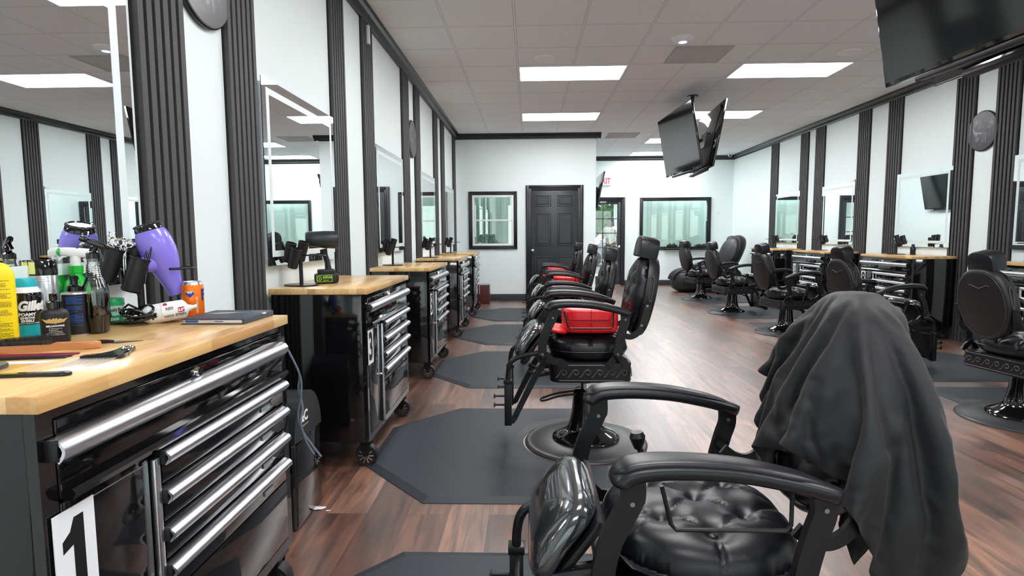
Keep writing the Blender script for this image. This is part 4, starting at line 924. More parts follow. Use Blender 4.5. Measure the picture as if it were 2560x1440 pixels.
# pack of neck strips
t = thing('neck_strip_pack', 'white plastic pack of paper neck strips leaning on the orange can', 'pack', (-1.135, 1.770, BZ + .033), 0)
ax = Vector((.84, .50, .14)).normalized(); Rr = facing((0, 0, 0), (ax.cross(Vector((0, 0, 1))).normalized()), (0, 0, 1))
def pk(u, a, r): 
    s1 = ax.cross(Vector((0, 0, 1))).normalized(); s2 = s1.cross(ax); return ax * u + s1 * r * cos(a) + s2 * r * sin(a) * .95
MB().rings([[pk(u, 2 * pi * k / 32, r * (1 + .03 * sin(k * 1.7 + u * 90))) for k in range(32)] for u, r in ((-.075, .004), (-.066, .017), (-.055, .027), (-.045, .031), (0, .032), (.045, .031), (.053, .026), (.060, .012), (.075, .006), (.085, .009))]).build('pack_body', mat('milky_film', (.80, .82, .82), .22, coat=.6), t, ang=1.5)
LB = facing(tuple(ax * .018 + Vector((0, 0, 0))), toward(-1.135, 1.77) + Vector((0, 0, .25)), (0, 0, 1)) @ Matrix.Rotation(.13, 4, 'Z')
MB().grid(lambda u, v: Vector((-.030 + .060 * u, .0325 * sin(-.85 + 1.8 * v), .0325 * cos(-.85 + 1.8 * v))), 2, 14).xf(LB).build('paper_label', mat('label_paper', (.84, .83, .83), .6), t)
for bd, sz, px_, py_ in (('RED', .012, -.010, .004), ('NECK STRIPS', .0105, .002, -.019)): text(bd, sz, mat('dark_grey_ink', (.06, .06, .07), .5), 'label_text', t, LB @ Matrix.Translation((px_, py_, .0335 * cos(py_ / .034))) @ Matrix.Rotation(-py_ / .034, 4, 'X'), th=.0008)
MB().b2(.012, .029, -.012, .003, .033, .0338).xf(LB).build('red_badge', mat('crimson', (.45, .0, .04), .5), t); text('2.5"', .010, M_INK, 'label_text', t, LB @ Matrix.Translation((.0205, -.0055, .0342)), off=.0004)
MB().cyl((-.020, .018, .026), (-.020, .018, .0285), .006).xf(LB).build('pink_dot', mat('crimson', (.45, .0, .04), .5), t)
# coiled black cable
rr = random.Random(5)
P = []
for k in range(0, 150):
    a = k * 2 * pi / 26; wob = .5 + .5 * sin(k * .11); r_ = .036 + .010 * sin(k * .31); P.append((r_ * cos(a) * 1.15, r_ * .75 * sin(a), .008 + .022 * (k / 150) + .016 * wob * (1 + sin(a + k * .05))))
m = MB().tube(P, .0042, 7); m.tube([(-.04, -.01, .03), (-.045, 0, .05), (-.03, .0, .062), (-.005, 0, .05), (.03, .0, .02)], .0035, 8)
tag(m.build('coiled_cable', M_GBLK, None, ang=2), 'untidy coil of black cable on bench 1 by the green-lidded jar', 'cable').location = (-1.195, 1.725, BZ)
# tablet in a grey case
t = thing('tablet', 'dark grey folio tablet case lying at the far corner of bench 1', 'tablet', (-.965, 1.825, BZ), .0)
MB().b2(-.098, .098, -.105, .098, 0, .0015, .0005).b2(-.098, .098, -.105, .098, .0155, .0185, .001).b2(.092, .1, -.105, .098, 0, .0185, .004).build('folio_cover', mat('slate_folio', (.045, .055, .075), .5), t)
MB().b2(-.094, .091, -.101, .094, .0015, .0155, .004, 3).build('tablet_body', mat('pale_metal', (.72, .69, .70), .35, metal=.4), t)
MB().b2(-.085, -.045, -.1018, -.1005, .006, .012, .0004).b2(.006, .032, -.1018, -.1005, .0075, .010, .0004).build('side_label', mat('port_blue', (.02, .09, .35), .3), t)
MB().b2(.094, .104, .018, .036, .0145, .0195, .002).build('clasp', mat('pale_metal', (.72, .69, .70), .35, metal=.4), t)
m = MB(); m.prism([(-.07, .0), (-.02, .022), (.045, .050), (.052, .040), (.0, .0), (-.03, -.008)], 0, .0012, 'z'); tag(m.build('foil_wrapper', mat('foil', (.45, .42, .42), .25, metal=.6), None), 'torn silvery wrapper lying on the grey tablet case', 'wrapper').location = (-.975, 1.83, BZ + .0187)
# clipper brush with wooden handle
def flat(name, lab, cat, pts, h, m, loc, rz, z=BZ, bev=.001):
    o = MB().prism(pts, 0, h, 'z', bev).build(name, m); tag(o, lab, cat); o.location = (loc[0], loc[1], z); o.rotation_euler = (0, 0, rz); return o
t = thing('clothes_brush', 'wooden fade brush with dark bristles in front of the bottles', 'brush', (-1.140, 1.322, BZ), .30)
MB().prism(sp2([(-.105, -.010), (-.110, .008), (-.09, .022), (-.04, .024), (.01, .017), (.05, .014), (.085, .018), (.105, .010), (.108, -.004), (.09, -.014), (.05, -.011), (.01, -.013), (-.04, -.020), (-.09, -.020), (-.105, -.010)], 3)[:-1], .0, .017, 'z', .004).build('wooden_handle', mat('beech_orange', (.55, .23, .09), .4), t)
m = MB(); rg_ = random.Random(2)
for k in range(900):
    u = rg_.uniform(-.095, .012); v = rg_.uniform(-.017, .018); p = Vector((u, v, .016)); h_ = .017 + .008 * (u + .095) / .107; q = p + Vector((rg_.uniform(-.004, .004), rg_.uniform(-.004, .004), h_)); w_ = .0007
    b = m.b; A = [b.verts.new(p + Vector((w_, 0, 0))), b.verts.new(p - Vector((w_, 0, 0))), b.verts.new(q)]; b.faces.new(A); A = [b.verts.new(p + Vector((0, w_, 0))), b.verts.new(p - Vector((0, w_, 0))), b.verts.new(q)]; b.faces.new(A)
m.b2(-.094, .010, -.015, .016, .016, .026, .003); tag(m.build('bristles', mat('dark_bristle', (.045, .04, .036), .7), t, smooth=False), kind='stuff')
# combs and other flat tools
def comb(name, lab, L_, w_, teeth, m, loc, rz, col_, tl=.018, one=True):
    t = thing(name, lab, 'comb', (loc[0], loc[1], BZ), rz)
    MB().b2(-L_ / 2, L_ / 2, 0, w_, 0, .004, .0015).build('comb_spine', m, t); b = MB()
    for k in range(teeth): u = -L_ / 2 + .004 + (L_ - .008) * k / (teeth - 1); b.b2(u - .0006, u + .0006, -tl, .0005, .0008, .0028)
    b.build('comb_teeth', m, t); return t
comb('comb', 'long dark red comb lying in front of the wooden brush', .19, .008, 70, mat('wine_plastic', (.25, .01, .04), .3), (-1.125, 1.262), .17, 0)
comb('comb', 'long black comb lying just in front of the dark red comb', .19, .008, 70, M_MBLK, (-1.12, 1.232), .20, 0)
flat('paper_strip', 'white paper strip lying in front of the black comb', 'paper', [(-.10, -.012), (.075, -.012), (.095, .012), (-.10, .012)], .0006, mat('paper', (.85, .85, .84), .7), (-1.115, 1.185), .16, bev=0)
t = thing('paddle', 'rounded olive-grey paddle at the left picture edge on bench 1', 'paddle', (-1.125, 1.120, BZ), .2)
MB().prism([(.055 * math.copysign(abs(cos(a)) ** .7, cos(a)), .040 * math.copysign(abs(sin(a)) ** .7, sin(a))) for a in [2 * pi * k / 40 for k in range(40)]], 0, .009, 'z', .002).build('paddle_body', mat('dark_rim', (.05, .055, .052), .35), t)
MB().prism([(.050 * math.copysign(abs(cos(a)) ** .7, cos(a)), .035 * math.copysign(abs(sin(a)) ** .7, sin(a))) for a in [2 * pi * k / 40 for k in range(40)]], .009, .0094, 'z').build('paddle_face', mat('olive_face', (.14, .15, .11), .35), t)
t = thing('clipper_comb', 'flat black clipper comb handle near the front left edge of bench 1', 'comb', (-.985, 1.065, BZ), .16)
MB().prism(sp2([(-.10, -.008), (.05, -.009), (.085, -.012), (.098, 0), (.085, .011), (.05, .008), (-.10, .009)], 4), 0, .007, 'z', .002).build('comb_handle', M_GBLK, t)
MB().prism([(.03, -.0), (.04, -.005), (.08, -.006), (.086, 0), (.08, .005), (.04, .004)], .0068, .0075, 'z').build('handle_slot', mat('slot_grey', (.12, .12, .12), .3), t); MB().b2(-.10, -.0, -.004, .006, .0068, .0074).build('yellow_stripe', mat('olive_yellow', (.30, .32, .02), .4), t)
t = thing('afro_pick', 'black pick comb with long thin metal teeth on bench 1', 'comb', (-.940, 1.232, BZ), .18)
MB().prism(sp2([(-.042, -.008), (.030, -.008), (.042, -.002), (.040, .03), (.030, .062), (.026, .092), (.010, .100), (-.004, .090), (-.002, .055), (-.010, .018), (-.042, .008)], 3), 0, .009, 'z', .002).build('pick_handle', M_GBLK, t)
m = MB(); m.tube([(.014 + .010 * cos(k * pi / 10), .078 + .014 * sin(k * pi / 10), .010) for k in range(20)], .0025, 6, True); m.build('handle_ring', M_CHROME, t)
m = MB()
for k in range(12): m.cyl((-.039 + k * .0066, -.006, .004), (-.046 + k * .0066, -.085, .001), .0010, .0004, 6)
m.build('pick_teeth', M_STEEL, t)
t = thing('blade_spatula', 'small black pointed spatula lying behind the pick comb', 'spatula', (-1.045, 1.425, BZ), .45)
MB().prism([(-.015, -.004), (.0, -.016), (.055, 0), (.0, .016), (-.015, .004)], 0, .0012, 'z').build('spatula_blade', mat('slate_card', (.04, .042, .046), .45), t); MB().tube([(-.075, 0, .004), (-.03, 0, .005), (-.008, 0, .003)], [.004, .005, .004], 12).build('spatula_grip', M_GBLK, t)

# ------------------------------------------------------------------ things in the tool stand
def in_stand(px_, py_, pz_): return (TH.matrix_basis @ Vector((px_, py_, pz_)))
def scissors(lab, lx, ly, lz, tilt, spin):
    t = thing('scissors', lab, 'scissors', tuple(in_stand(lx, ly, lz)), 0, 'scissors standing in the first cup'); t.rotation_euler = (0, 0, spin)
    m = MB(); ring = lambda cx, cz, r: [(cx + r * cos(k * pi / 12), 0, cz + r * sin(k * pi / 12)) for k in range(24)]
    m.tube(ring(-.013, .025, .0125), .0028, 8, True); m.tube(ring(.013, .022, .0125), .0028, 8, True); m.tube([(-.008, 0, .013), (-.002, 0, -.012)], .0028, 8); m.tube([(.008, 0, .011), (.002, 0, -.012)], .0028, 8)
    m.tube(smooth_path([(-.019, 0, .036), (-.024, 0, .046), (-.020, 0, .056)], 4), .0022, 8); m.build('finger_rings', M_CHROME, t)
    m = 0; MB().b2(-.005, -.0005, -.001, .001, -.10, -.010, .0003).b2(.0005, .005, -.001, .001, -.10, -.010, .0003).cyl((0, -.002, -.012), (0, .002, -.012), .004, None, 12).build('blades', M_CHROME, t)
scissors('left pair of chrome scissors standing in the tool stand on bench 1', -.052, .004, .228, 0, .95); scissors('right pair of chrome scissors standing in the tool stand on bench 1', -.036, -.010, .224, .1, .75)
for lab, a, b in (('thin black razor handle in the right cup of the bench 1 stand', .004, -.030), ('black pencil brush in the right cup of the bench 1 stand', .014, -.038)):
    o = MB().tube([(0, 0, -.07), (.012, 0, .0), (.024, 0, .045)], [.0035, .004, .0022], 10).build('styling_tool', M_GBLK); tag(o, lab, 'tool'); o.location = in_stand(a, b, .19); o.rotation_euler = (0, 0, .6)
# purple dryer hanging in the ring of the stand
t = thing('hair_dryer', 'purple hair dryer hanging nose down in the stand on bench 1', 'hair dryer', (-1.187, 1.845, BZ + .19))
rt = Vector((.84, .54, 0)); D0 = (rt * .036 + Vector((0, 0, -.112))); U0 = -D0; axd = (U0 - D0).normalized(); a1 = axd.cross(Vector((.54, -.84, 0))).normalized(); a2 = axd.cross(a1)
def dr(s_, r_, sx=1.0): return [D0 + axd * s_ + (a1 * cos(2 * pi * k / 40) * sx + a2 * sin(2 * pi * k / 40)) * r_ for k in range(40)]
Lr = 2 * U0.length
MB().rings([dr(0, .017, 1.15), dr(.002, .020, 1.15), dr(.03, .024, 1.1), dr(.07, .035), dr(.11, .047), dr(.15, .053), dr(.185, .052), dr(.21, .046), dr(.222, .040)]).build('dryer_body', M_PURPLE, t, ang=.8)
m = MB().rings([dr(.218, .0405), dr(.222, .0425), dr(.238, .0385), dr(.243, .034), dr(.240, .031)])
for k in range(24):
    p = D0 + axd * .238 + (a1 * cos(2 * pi * k / 24) + a2 * sin(2 * pi * k / 24)) * .037; m.sph(p, .0042, 8)
m.build('air_filter', M_GBLK, t)
hd_ = (-rt * .7 + Vector((.54, -.84, 0)) * .45 + Vector((0, 0, -.12))).normalized(); hb = D0 + axd * .115
MB().tube([hb, hb + hd_ * .045, hb + hd_ * .075, hb + hd_ * .082], [.030, .027, .021, .012], 24).build('dryer_handle', M_PURPLE, t, ang=1)
MB().tube(smooth_path([hb + hd_ * .078, hb + hd_ * .095 + Vector((0, 0, -.02)), hb + hd_ * .09 + Vector((0, 0, -.07)), hb + hd_ * .08 + Vector((0, 0, -.12)), hb + hd_ * .10 + Vector((0, 0, -.185))]), [.009, .008, .0075] + [.004] * 60, 10).build('dryer_cord', M_MBLK, t)

# ------------------------------------------------------------------ cordless dryer on bench 3
t = thing('cordless_hair_dryer', 'black cordless hair dryer with a lime green battery label on bench 3', 'hair dryer', (-1.150, 3.25, BZ), .42)
MB().superell((0, 0, .030), (.066, .040, .030), .35, .4, 32, 12).build('battery', M_MBLK, t, ang=1); MB().b2(-.048, .045, -.030, .030, .05, .082, .008).build('battery_neck', M_MBLK, t)
MB().tube([(.012, 0, .075), (.008, 0, .12), (-.004, 0, .16), (-.012, 0, .195)], [.024, .019, .020, .026], 20, sq=(.8, 1.1)).build('dryer_handle', M_MBLK, t, ang=1)
b_ = Vector((.98, -.15, .0)).normalized()
m = MB(); m.tube([Vector((-.105, .0, .252)), Vector((-.10, 0, .252)), Vector((-.06, 0, .250)), Vector((0, 0, .248)), Vector((.05, 0, .246)), Vector((.066, 0, .246))], [.036, .041, .044, .049, .050, .046], 32); m.build('dryer_barrel', mat('dark_teal_plastic', (.018, .024, .028), .4), t, ang=.9)
m = MB()
for r_ in (.010, .020, .030, .040): m.tube([(.0675, r_ * cos(k * pi / 14), .246 + r_ * sin(k * pi / 14)) for k in range(28)], .0016, 5, True)
m.cyl((.05, 0, .246), (.0665, 0, .246), .043).build('intake_grille', M_BLK, t); MB().b2(-.030, -.016, -.008, .008, .165, .192, .003).build('trigger', M_GBLK, t)
for s_ in (-1,): 
    Lb = facing((-.008, -.0405, .030), (0, -1, 0)); m = MB(); frame_ring(m, -.048, .036, -.019, .019, .002, -.0004, .0004, True, 0); m.xf(Lb @ Matrix.Rotation(-pi / 2, 4, 'X')).build('lime_label_frame', M_LIMEC, t)
    text('KEPEAK', .017, M_LIMEC, 'label_text', t, Lb @ Matrix.Translation((.010, .006, .0008)), off=.0004, sx=.82); text('Stonan', .011, M_LIMEC, 'label_text', t, Lb @ Matrix.Translation((.002, -.009, .0008)))
    MB().tube([(.012 * cos(k * pi / 10) - .034, .012 * sin(k * pi / 10), .0008) for k in range(20)], .0015, 5, True).prism([(-.036, -.001), (-.031, .008), (-.032, .001), (-.029, .001), (-.035, -.009), (-.034, -.002), (-.038, -.002)], .0005, .0012).xf(Lb).build('bolt_emblem', M_LIMEC, t)
t = thing('clipper_bottle', 'small black bottle with a blue cap beside the stand on bench 8', 'bottle', (4.66, 7.20, BZ))
MB().lathe([(0, 0), (.028, 0), (.03, .003), (.03, .085), (.022, .10), (0, .10)], 28).build('bottle_body', M_GBLK, t); MB().lathe([(0, .10), (.018, .10), (.018, .128), (0, .130)], 24).build('bottle_cap', mat('navy_cap', (.02, .03, .22), .35), t)

# ------------------------------------------------------------------ between the benches, on the floor
t = thing('pedestal_bin', 'glossy black domed bin standing in the gap between bench 1 and bench 3', 'bin', (-1.13, 2.42, 0))
MB().b2(-.17, .17, -.15, .15, 0, .38, .02, 3).build('bin_body', M_GBLK, t)
MB().rings([[Vector((-.172 + .344 * i, .152 * cos(a), .375 + .185 * sin(a))) for a in [pi * k / 24 for k in range(25)]] for i in (0, .03, .97, 1)]).build('bin_dome', mat('dark_dome', (.02, .024, .027), .3), t, ang=.6)
text('&C', .060, M_INK, 'bin_logo', t, facing((.173, -.045, .46), (1, 0, 0)), off=.002); MB().b2(.172, .1735, -.09, .0, .420, .426).build('gold_line', M_GOLD, t)
t = thing('waste_bin', 'dark red-brown slim bin in the far left corner beside the last bench', 'bin', (-.80, 10.42, 0))
MB().prism([(-.085, -.12), (.085, -.12), (.085, .12), (-.085, .12)], 0, .34, 'z', .015).build('bin_body', mat('oxblood', (.09, .022, .022), .4), t); MB().b2(-.09, .09, -.125, .125, .335, .352, .006).build('bin_lid', mat('grey_lid', (.35, .36, .37), .4), t)
for i, (lab, pts) in enumerate((('grey power cord hanging over the right end of bench 1', [(-.835, 1.955, .83), (-.815, 1.965, .775), (-.800, 1.97, .72), (-.803, 1.97, .655), (-.815, 1.97, .60), (-.806, 1.97, .545), (-.775, 1.975, .49), (-.742, 1.98, .44)]),
                                ('second grey cord twisted with the first at the end of bench 1', [(-.828, 1.95, .82), (-.802, 1.962, .745), (-.812, 1.975, .69), (-.800, 1.975, .62), (-.802, 1.96, .57), (-.79, 1.97, .50), (-.765, 1.975, .45)]))):
    tag(MB().tube(smooth_path(pts), .0038, 8).build('power_cord', mat('grey_cable', (.13, .15, .19), .4)), lab, 'cord', 'power cords hanging at the end of bench 1')
for i, (px_, py_, s_, rz, lab) in enumerate(((-.955, 2.48, .035, .5, 'largest torn white paper scrap on the wood floor by the domed bin'), (-1.0, 2.30, .022, 1.2, 'white paper scrap beside the foot of bench 1'), (-.90, 2.46, .010, .2, 'small white scrap right of the largest paper scrap'))):
    m = MB(); q = random.Random(i); n = 12; b = m.b; V = [b.verts.new((s_ * cos(2 * pi * k / n) * q.uniform(.6, 1.2), s_ * .5 * sin(2 * pi * k / n) * q.uniform(.5, 1.2), .001 + q.uniform(0, .006))) for k in range(n)]; c_ = b.verts.new((0, 0, .005))
    for k in range(n): b.faces.new((V[k], V[(k + 1) % n], c_))
    o = m.build('paper_scrap', mat('tissue', (.7, .7, .72), .8), None, smooth=False); o.location = (px_, py_, 0); o.rotation_euler = (0, 0, rz); tag(o, lab, 'scrap', 'white paper scraps on the floor')

# ------------------------------------------------------------------ cape over the first chair
# the fall of the cloth: grid of points, each coordinate in millimetres as a step from the point before it
CAPE_NX, CAPE_NY = 64, 56
CAPE_X = [770,-11,-10,-10,-9,-10,-10,-4,-1,1,-7,-4,-10,-10,-7,-7,-10,0,1,8,13,15,11,-12,-17,-15,-9,-10,-11,-15,-16,-15,-7,8,15,12,10,-1,-13,6,-9,-11,-15,-13,-7,7,12,6,0,5,11,7,0,2,3,4,4,168,-11,-10,-11,-10,-9,-10,-9,2,-4,0,-8,-6,-11,-9,-7,-9,-2,-4,4,17,10,12,-6,-16,-17,-6,-15,-12,-9,-16,-15,-5,6,15,13,10,-11,-10,5,-14,-8,-14,
-10,-1,11,6,5,1,12,7,-4,2,0,2,7,3,180,-10,-10,-11,-10,-8,-10,-9,-9,2,0,-3,-7,-10,-10,-6,-11,-11,3,-3,13,17,1,0,-17,-11,-16,0,-14,-14,-13,-15,1,1,15,14,8,-13,-12,2,-8,-16,-11,-6,5,12,3,0,10,10,-6,-2,-2,3,6,2,5,195,-11,-11,-10,-11,-10,-8,-10,-7,-10,0,4,-4,-8,-10,-10,-7,-10,-11,-1,9,16,14,-14,-12,-7,-17,-8,-1,
-12,-15,-13,-14,14,14,14,5,-15,-12,-6,1,-13,-15,-2,10,7,0,7,11,-5,-1,0,-7,5,2,7,2,208,-11,-11,-10,-10,-10,-10,-10,-6,-8,-9,-2,4,-3,-9,-10,-9,-11,-10,-7,3,13,16,-2,-15,-10,-16,-5,-11,-3,-16,-15,-9,5,16,17,6,-15,-15,1,-8,-8,-16,2,12,1,3,11,-3,1,-3,1,-10,3,7,1,6,219,-11,-11,-11,-8,-10,-11,-10,-9,-6,-6,-9,-3,4,-4,
-11,-9,-10,-11,-9,-4,8,13,12,-16,-14,-12,-5,-14,-2,-14,-14,-5,-4,17,17,7,-14,-16,-4,-14,2,-13,6,5,8,3,0,-2,1,4,-13,5,-3,2,1,8,231,-13,-9,-10,-12,-6,-11,-10,-10,-9,-6,-6,-9,-2,2,-3,-11,-10,-11,-10,-7,1,14,12,-10,-15,-11,-10,-7,-14,-4,-15,-10,0,15,17,8,-15,-11,-18,-8,5,-9,11,2,5,8,-2,-5,4,-12,-3,5,3,-1,-5,6,243,
-12,-12,-10,-8,-11,-6,-10,-10,-10,-7,-5,-8,-9,-3,0,-2,-10,-11,-11,-9,-6,10,14,-3,-16,-11,-10,-6,-15,-3,-15,-13,0,15,9,15,-12,-16,-18,-9,6,0,10,5,6,-6,-1,5,-12,-7,5,3,0,-8,3,-5,262,-12,-12,-12,-7,-9,-11,-5,-11,-9,-10,-7,-4,-8,-8,-3,-1,-4,-11,-11,-11,-9,2,15,3,-13,-14,-8,-6,-16,-5,-12,-15,6,5,15,8,-11,-17,-17,-7,0,13,7,
4,6,-10,7,-12,-8,0,6,2,-9,-5,-1,11,262,-12,-12,-12,-8,-12,-4,-10,-7,-9,-9,-10,-7,-5,-7,-7,-4,1,-9,-11,-11,-11,-6,12,9,-12,-13,-9,-5,-15,-12,-5,-14,-1,11,15,-5,-5,-17,-15,-6,5,9,8,10,-6,-5,4,-16,-4,4,7,-10,-3,-6,11,9,262,-11,-12,-12,-12,-10,-2,-7,-8,-9,-9,-10,-9,-8,-5,-6,-7,0,-14,-1,-11,-11,-11,1,14,-4,-13,-11,-5,-15,
-13,-4,-13,-3,13,15,-4,-12,-18,-13,-2,11,9,8,-4,-4,5,-10,-15,5,7,-6,-9,-5,11,11,1,264,-8,-11,-12,-12,-12,-7,-7,-1,-12,-6,-7,-10,-9,-9,-4,-7,-4,-16,-4,-1,-10,-11,-10,10,6,-12,-10,-11,-9,-15,-4,-9,-8,15,13,-6,-15,-17,-11,4,12,5,7,-7,5,-8,-16,4,3,-3,-10,-8,11,11,3,-14,282,-8,-9,-10,-13,-12,-11,-7,-2,-6,-9,-9,-6,-7,-9,-9,
-5,-7,-11,-11,-5,0,-10,-11,-6,10,-2,-12,-10,-9,-14,-12,-7,-3,13,13,-8,-17,-17,-6,9,7,10,-5,5,-6,-16,-5,5,-1,-6,-11,6,12,6,-14,-13,294,-6,-9,-7,-9,-12,-13,-10,-7,-7,-2,-4,-10,-7,-5,-8,-10,-4,-13,-11,-8,-7,1,-11,-11,-1,9,-9,-11,-8,-15,-12,-8,-1,14,8,-12,-17,-16,0,12,8,1,5,-5,-16,-1,-10,4,-4,-10,2,10,9,-13,-11,-14,289,6,
-4,-10,-11,0,-12,-12,-11,-2,-4,-4,-6,-9,-9,-6,-5,-9,-11,-11,-10,-7,-8,0,-10,-11,5,1,-10,-9,-15,-12,-10,2,14,4,-15,-17,-13,7,10,8,3,-3,-15,-1,-4,-12,2,-9,-2,10,8,-8,-15,-11,4,267,5,5,-3,-9,-14,7,-10,-13,-9,-4,-2,-3,-5,-8,-10,-7,-6,-8,-12,-11,-11,-6,-8,0,-11,-9,6,-3,-10,-14,-13,-10,3,13,-1,-16,-17,-8,11,6,11,-1,-16,-1,
0,-8,-13,-6,-3,10,8,-4,-15,-8,5,2,244,1,7,4,-3,-15,-7,10,-5,-12,-10,-4,-3,-2,-4,-6,-11,-8,-5,-11,-11,-10,-11,-6,-9,-1,-12,-6,5,-6,-13,-14,-11,6,11,-6,-17,-16,1,11,6,7,-15,-3,3,-9,-10,-6,-13,10,8,1,-15,-6,4,4,5,221,2,-3,6,1,-1,-15,-1,10,-1,-10,-8,-7,-4,-1,-4,-5,-8,-10,-6,-11,-10,-10,-11,-6,-8,-4,-11,-3,2,-12,
-13,-12,8,8,-11,-17,-11,6,11,8,-12,-5,4,-8,-13,-3,-14,2,10,6,-15,-2,0,6,5,-6,205,-1,0,2,3,2,8,-6,-10,13,3,-11,-8,-8,-6,-4,-2,-3,-6,-9,-8,-10,-11,-10,-10,-7,-8,-6,-10,0,-5,-14,-12,7,6,-14,-17,-4,10,10,-3,-11,5,-6,-14,-3,-14,1,2,1,4,1,-4,-1,6,-9,-11,196,0,0,2,2,4,10,-5,2,14,-4,6,-7,-10,-8,-8,-6,
-4,0,-2,-11,-9,-9,-11,-10,-10,-7,-8,-8,-8,-1,-11,-13,9,0,-17,-12,2,10,4,-11,5,-4,-15,-5,-11,3,3,2,-2,4,-2,1,-4,-13,-12,-6,196,-4,-1,9,1,11,-5,6,13,2,-7,7,4,-3,-9,-9,-9,-7,-6,-4,1,-7,-11,-9,-9,-10,-11,-8,-6,-11,-4,-8,-13,8,-4,-17,-7,6,9,-10,4,-1,-15,-10,-3,3,2,1,-7,9,0,-4,-10,-12,-13,-4,1,203,-6,-11,
0,15,9,6,5,-10,-2,3,5,6,8,-5,-7,-8,-8,-8,-8,-7,-4,-1,-8,-11,-8,-11,-10,-9,-6,-12,-6,-11,6,-9,-14,-1,9,-6,0,4,-14,-12,-1,4,1,0,-7,2,6,-8,-13,-12,-13,-1,4,7,190,-3,-12,-5,11,2,9,10,2,-8,13,7,5,-4,-4,-4,-4,-4,-7,-8,-9,-8,-7,-6,-2,-9,-11,-9,-10,-10,-9,-8,-11,3,-14,-8,5,1,-5,6,-11,-14,1,4,-2,-3,
2,-5,5,-11,-14,-12,-11,1,6,6,7,180,-7,3,-10,-4,9,-1,12,-3,4,6,7,14,4,-2,-3,-5,-5,-6,-8,-8,-8,-8,-8,-8,-7,-5,-9,-10,-9,-10,-12,-9,-2,-13,-5,-2,1,5,-9,-13,2,5,-11,0,4,-1,-4,-13,-12,-13,-8,1,8,6,7,8,168,4,1,-11,-1,-8,-3,9,11,12,4,-7,3,4,7,4,-3,-5,-8,0,-6,-7,-8,-8,-8,-8,-8,-8,-9,-8,-9,-11,
-12,-9,-5,-8,-3,5,-10,-9,3,2,-14,1,4,-3,-9,-9,-13,-14,2,-5,9,8,1,9,2,164,6,-12,8,-2,-3,-10,14,8,4,5,-2,-3,-9,4,3,1,2,2,-3,-2,-3,-5,-7,-8,-8,-8,-9,-8,-9,-9,-10,-10,-12,-8,-8,0,-10,-7,5,-3,-13,-5,5,-7,-11,-10,-6,-14,-2,-1,10,8,6,1,-5,-6,179,-3,-15,8,-5,-5,10,2,1,2,5,-2,-2,5,-5,-4,2,1,
3,-4,-1,-2,0,3,-2,-4,-6,-9,-9,-9,-9,-9,-10,-11,-10,-9,-8,-6,0,-9,-7,1,-11,-7,-9,-7,-4,-16,-3,-2,11,0,9,-6,-6,-5,-5,192,-9,-11,-5,-5,4,1,2,4,3,3,2,2,-4,-4,5,6,-8,-1,2,1,1,0,-1,-1,-2,-2,-3,-6,-8,-8,-8,-10,-9,-9,-10,-10,-9,-5,-8,-1,-6,-4,-9,-9,-12,-9,-1,-7,3,-9,10,-10,-6,-7,-5,-4,205,-11,-18,-7,
-6,4,3,2,2,1,2,2,11,-13,11,5,5,5,3,3,1,1,0,0,-2,0,-3,-4,-6,-9,-8,-10,-9,-10,-9,-9,-9,-11,-9,-9,-6,-7,-7,-6,-7,-6,-5,0,-8,-6,-7,-7,-5,2,-15,-8,-7,208,-9,-12,-10,0,-9,1,1,0,4,16,-7,13,-3,-10,5,5,6,4,5,4,3,3,1,0,3,2,3,-5,-13,-11,-7,-7,-9,-9,-10,-9,-8,-11,-9,-9,-5,-6,-6,-6,-6,-6,
0,-12,-1,-7,-7,-8,-8,-5,-12,-10,188,-6,11,-16,-10,9,-2,-5,-12,17,11,-15,5,-1,14,0,5,7,7,7,6,4,2,0,1,1,3,-5,3,-8,-13,-7,-8,-10,-9,-9,-9,-9,-9,-9,-9,-7,-7,-6,-5,-5,-5,-7,-5,-12,-5,-3,-7,-5,-8,-12,-8,162,7,5,-2,-5,-15,-3,-5,4,15,5,5,-11,9,10,6,7,6,4,4,1,-2,-4,3,4,5,-2,-6,10,4,-10,-17,-7,
-5,-7,-9,-10,-10,-8,-8,-9,-7,-7,-7,-7,-8,-7,-6,-3,-9,-6,-4,-4,-11,-8,-8,-8,143,4,8,-6,-7,-11,-4,4,8,7,-4,13,-2,-7,14,5,15,6,0,0,-3,2,10,10,4,-4,-12,15,-10,8,2,-7,-13,-11,-4,-7,-8,-10,-10,-12,-2,-10,-10,-1,-7,-7,-8,-5,-4,-9,-7,-8,-3,-9,-6,-8,-8,114,13,-1,-6,-3,-12,4,-7,-1,16,2,9,2,10,10,2,7,0,-3,
3,11,11,8,-2,-3,-1,11,-12,10,5,-9,5,-2,-10,-8,-10,-9,-11,-7,-13,-11,1,-10,-10,-1,-3,-8,-7,-9,-2,-7,-7,-7,-8,-7,-5,-9,101,-1,11,4,-17,-10,5,8,0,4,9,19,1,5,-19,6,4,3,10,11,12,4,-4,-5,5,15,-7,3,5,-13,13,-5,7,-3,-3,-12,-11,-13,-13,-10,-11,-2,-3,-11,-10,-1,1,-10,-11,4,-8,-7,-7,-8,-7,-5,-9,77,9,-3,2,-9,
-5,-9,12,3,-2,5,16,-7,4,36,-20,1,15,13,8,0,-4,-4,11,10,-6,6,14,-12,-2,15,-4,-10,6,1,-3,-11,-13,-15,-9,-12,-14,0,2,-11,-9,0,-8,-11,4,-2,-8,-7,-4,-7,-7,-9,63,-6,15,-16,-3,6,-4,2,-3,-1,7,-1,5,-12,27,36,-5,1,12,-2,-3,1,13,7,-7,6,14,1,-8,13,5,-9,-11,11,-8,4,-3,-11,-12,-16,-10,-11,-14,1,5,-7,-9,-8,
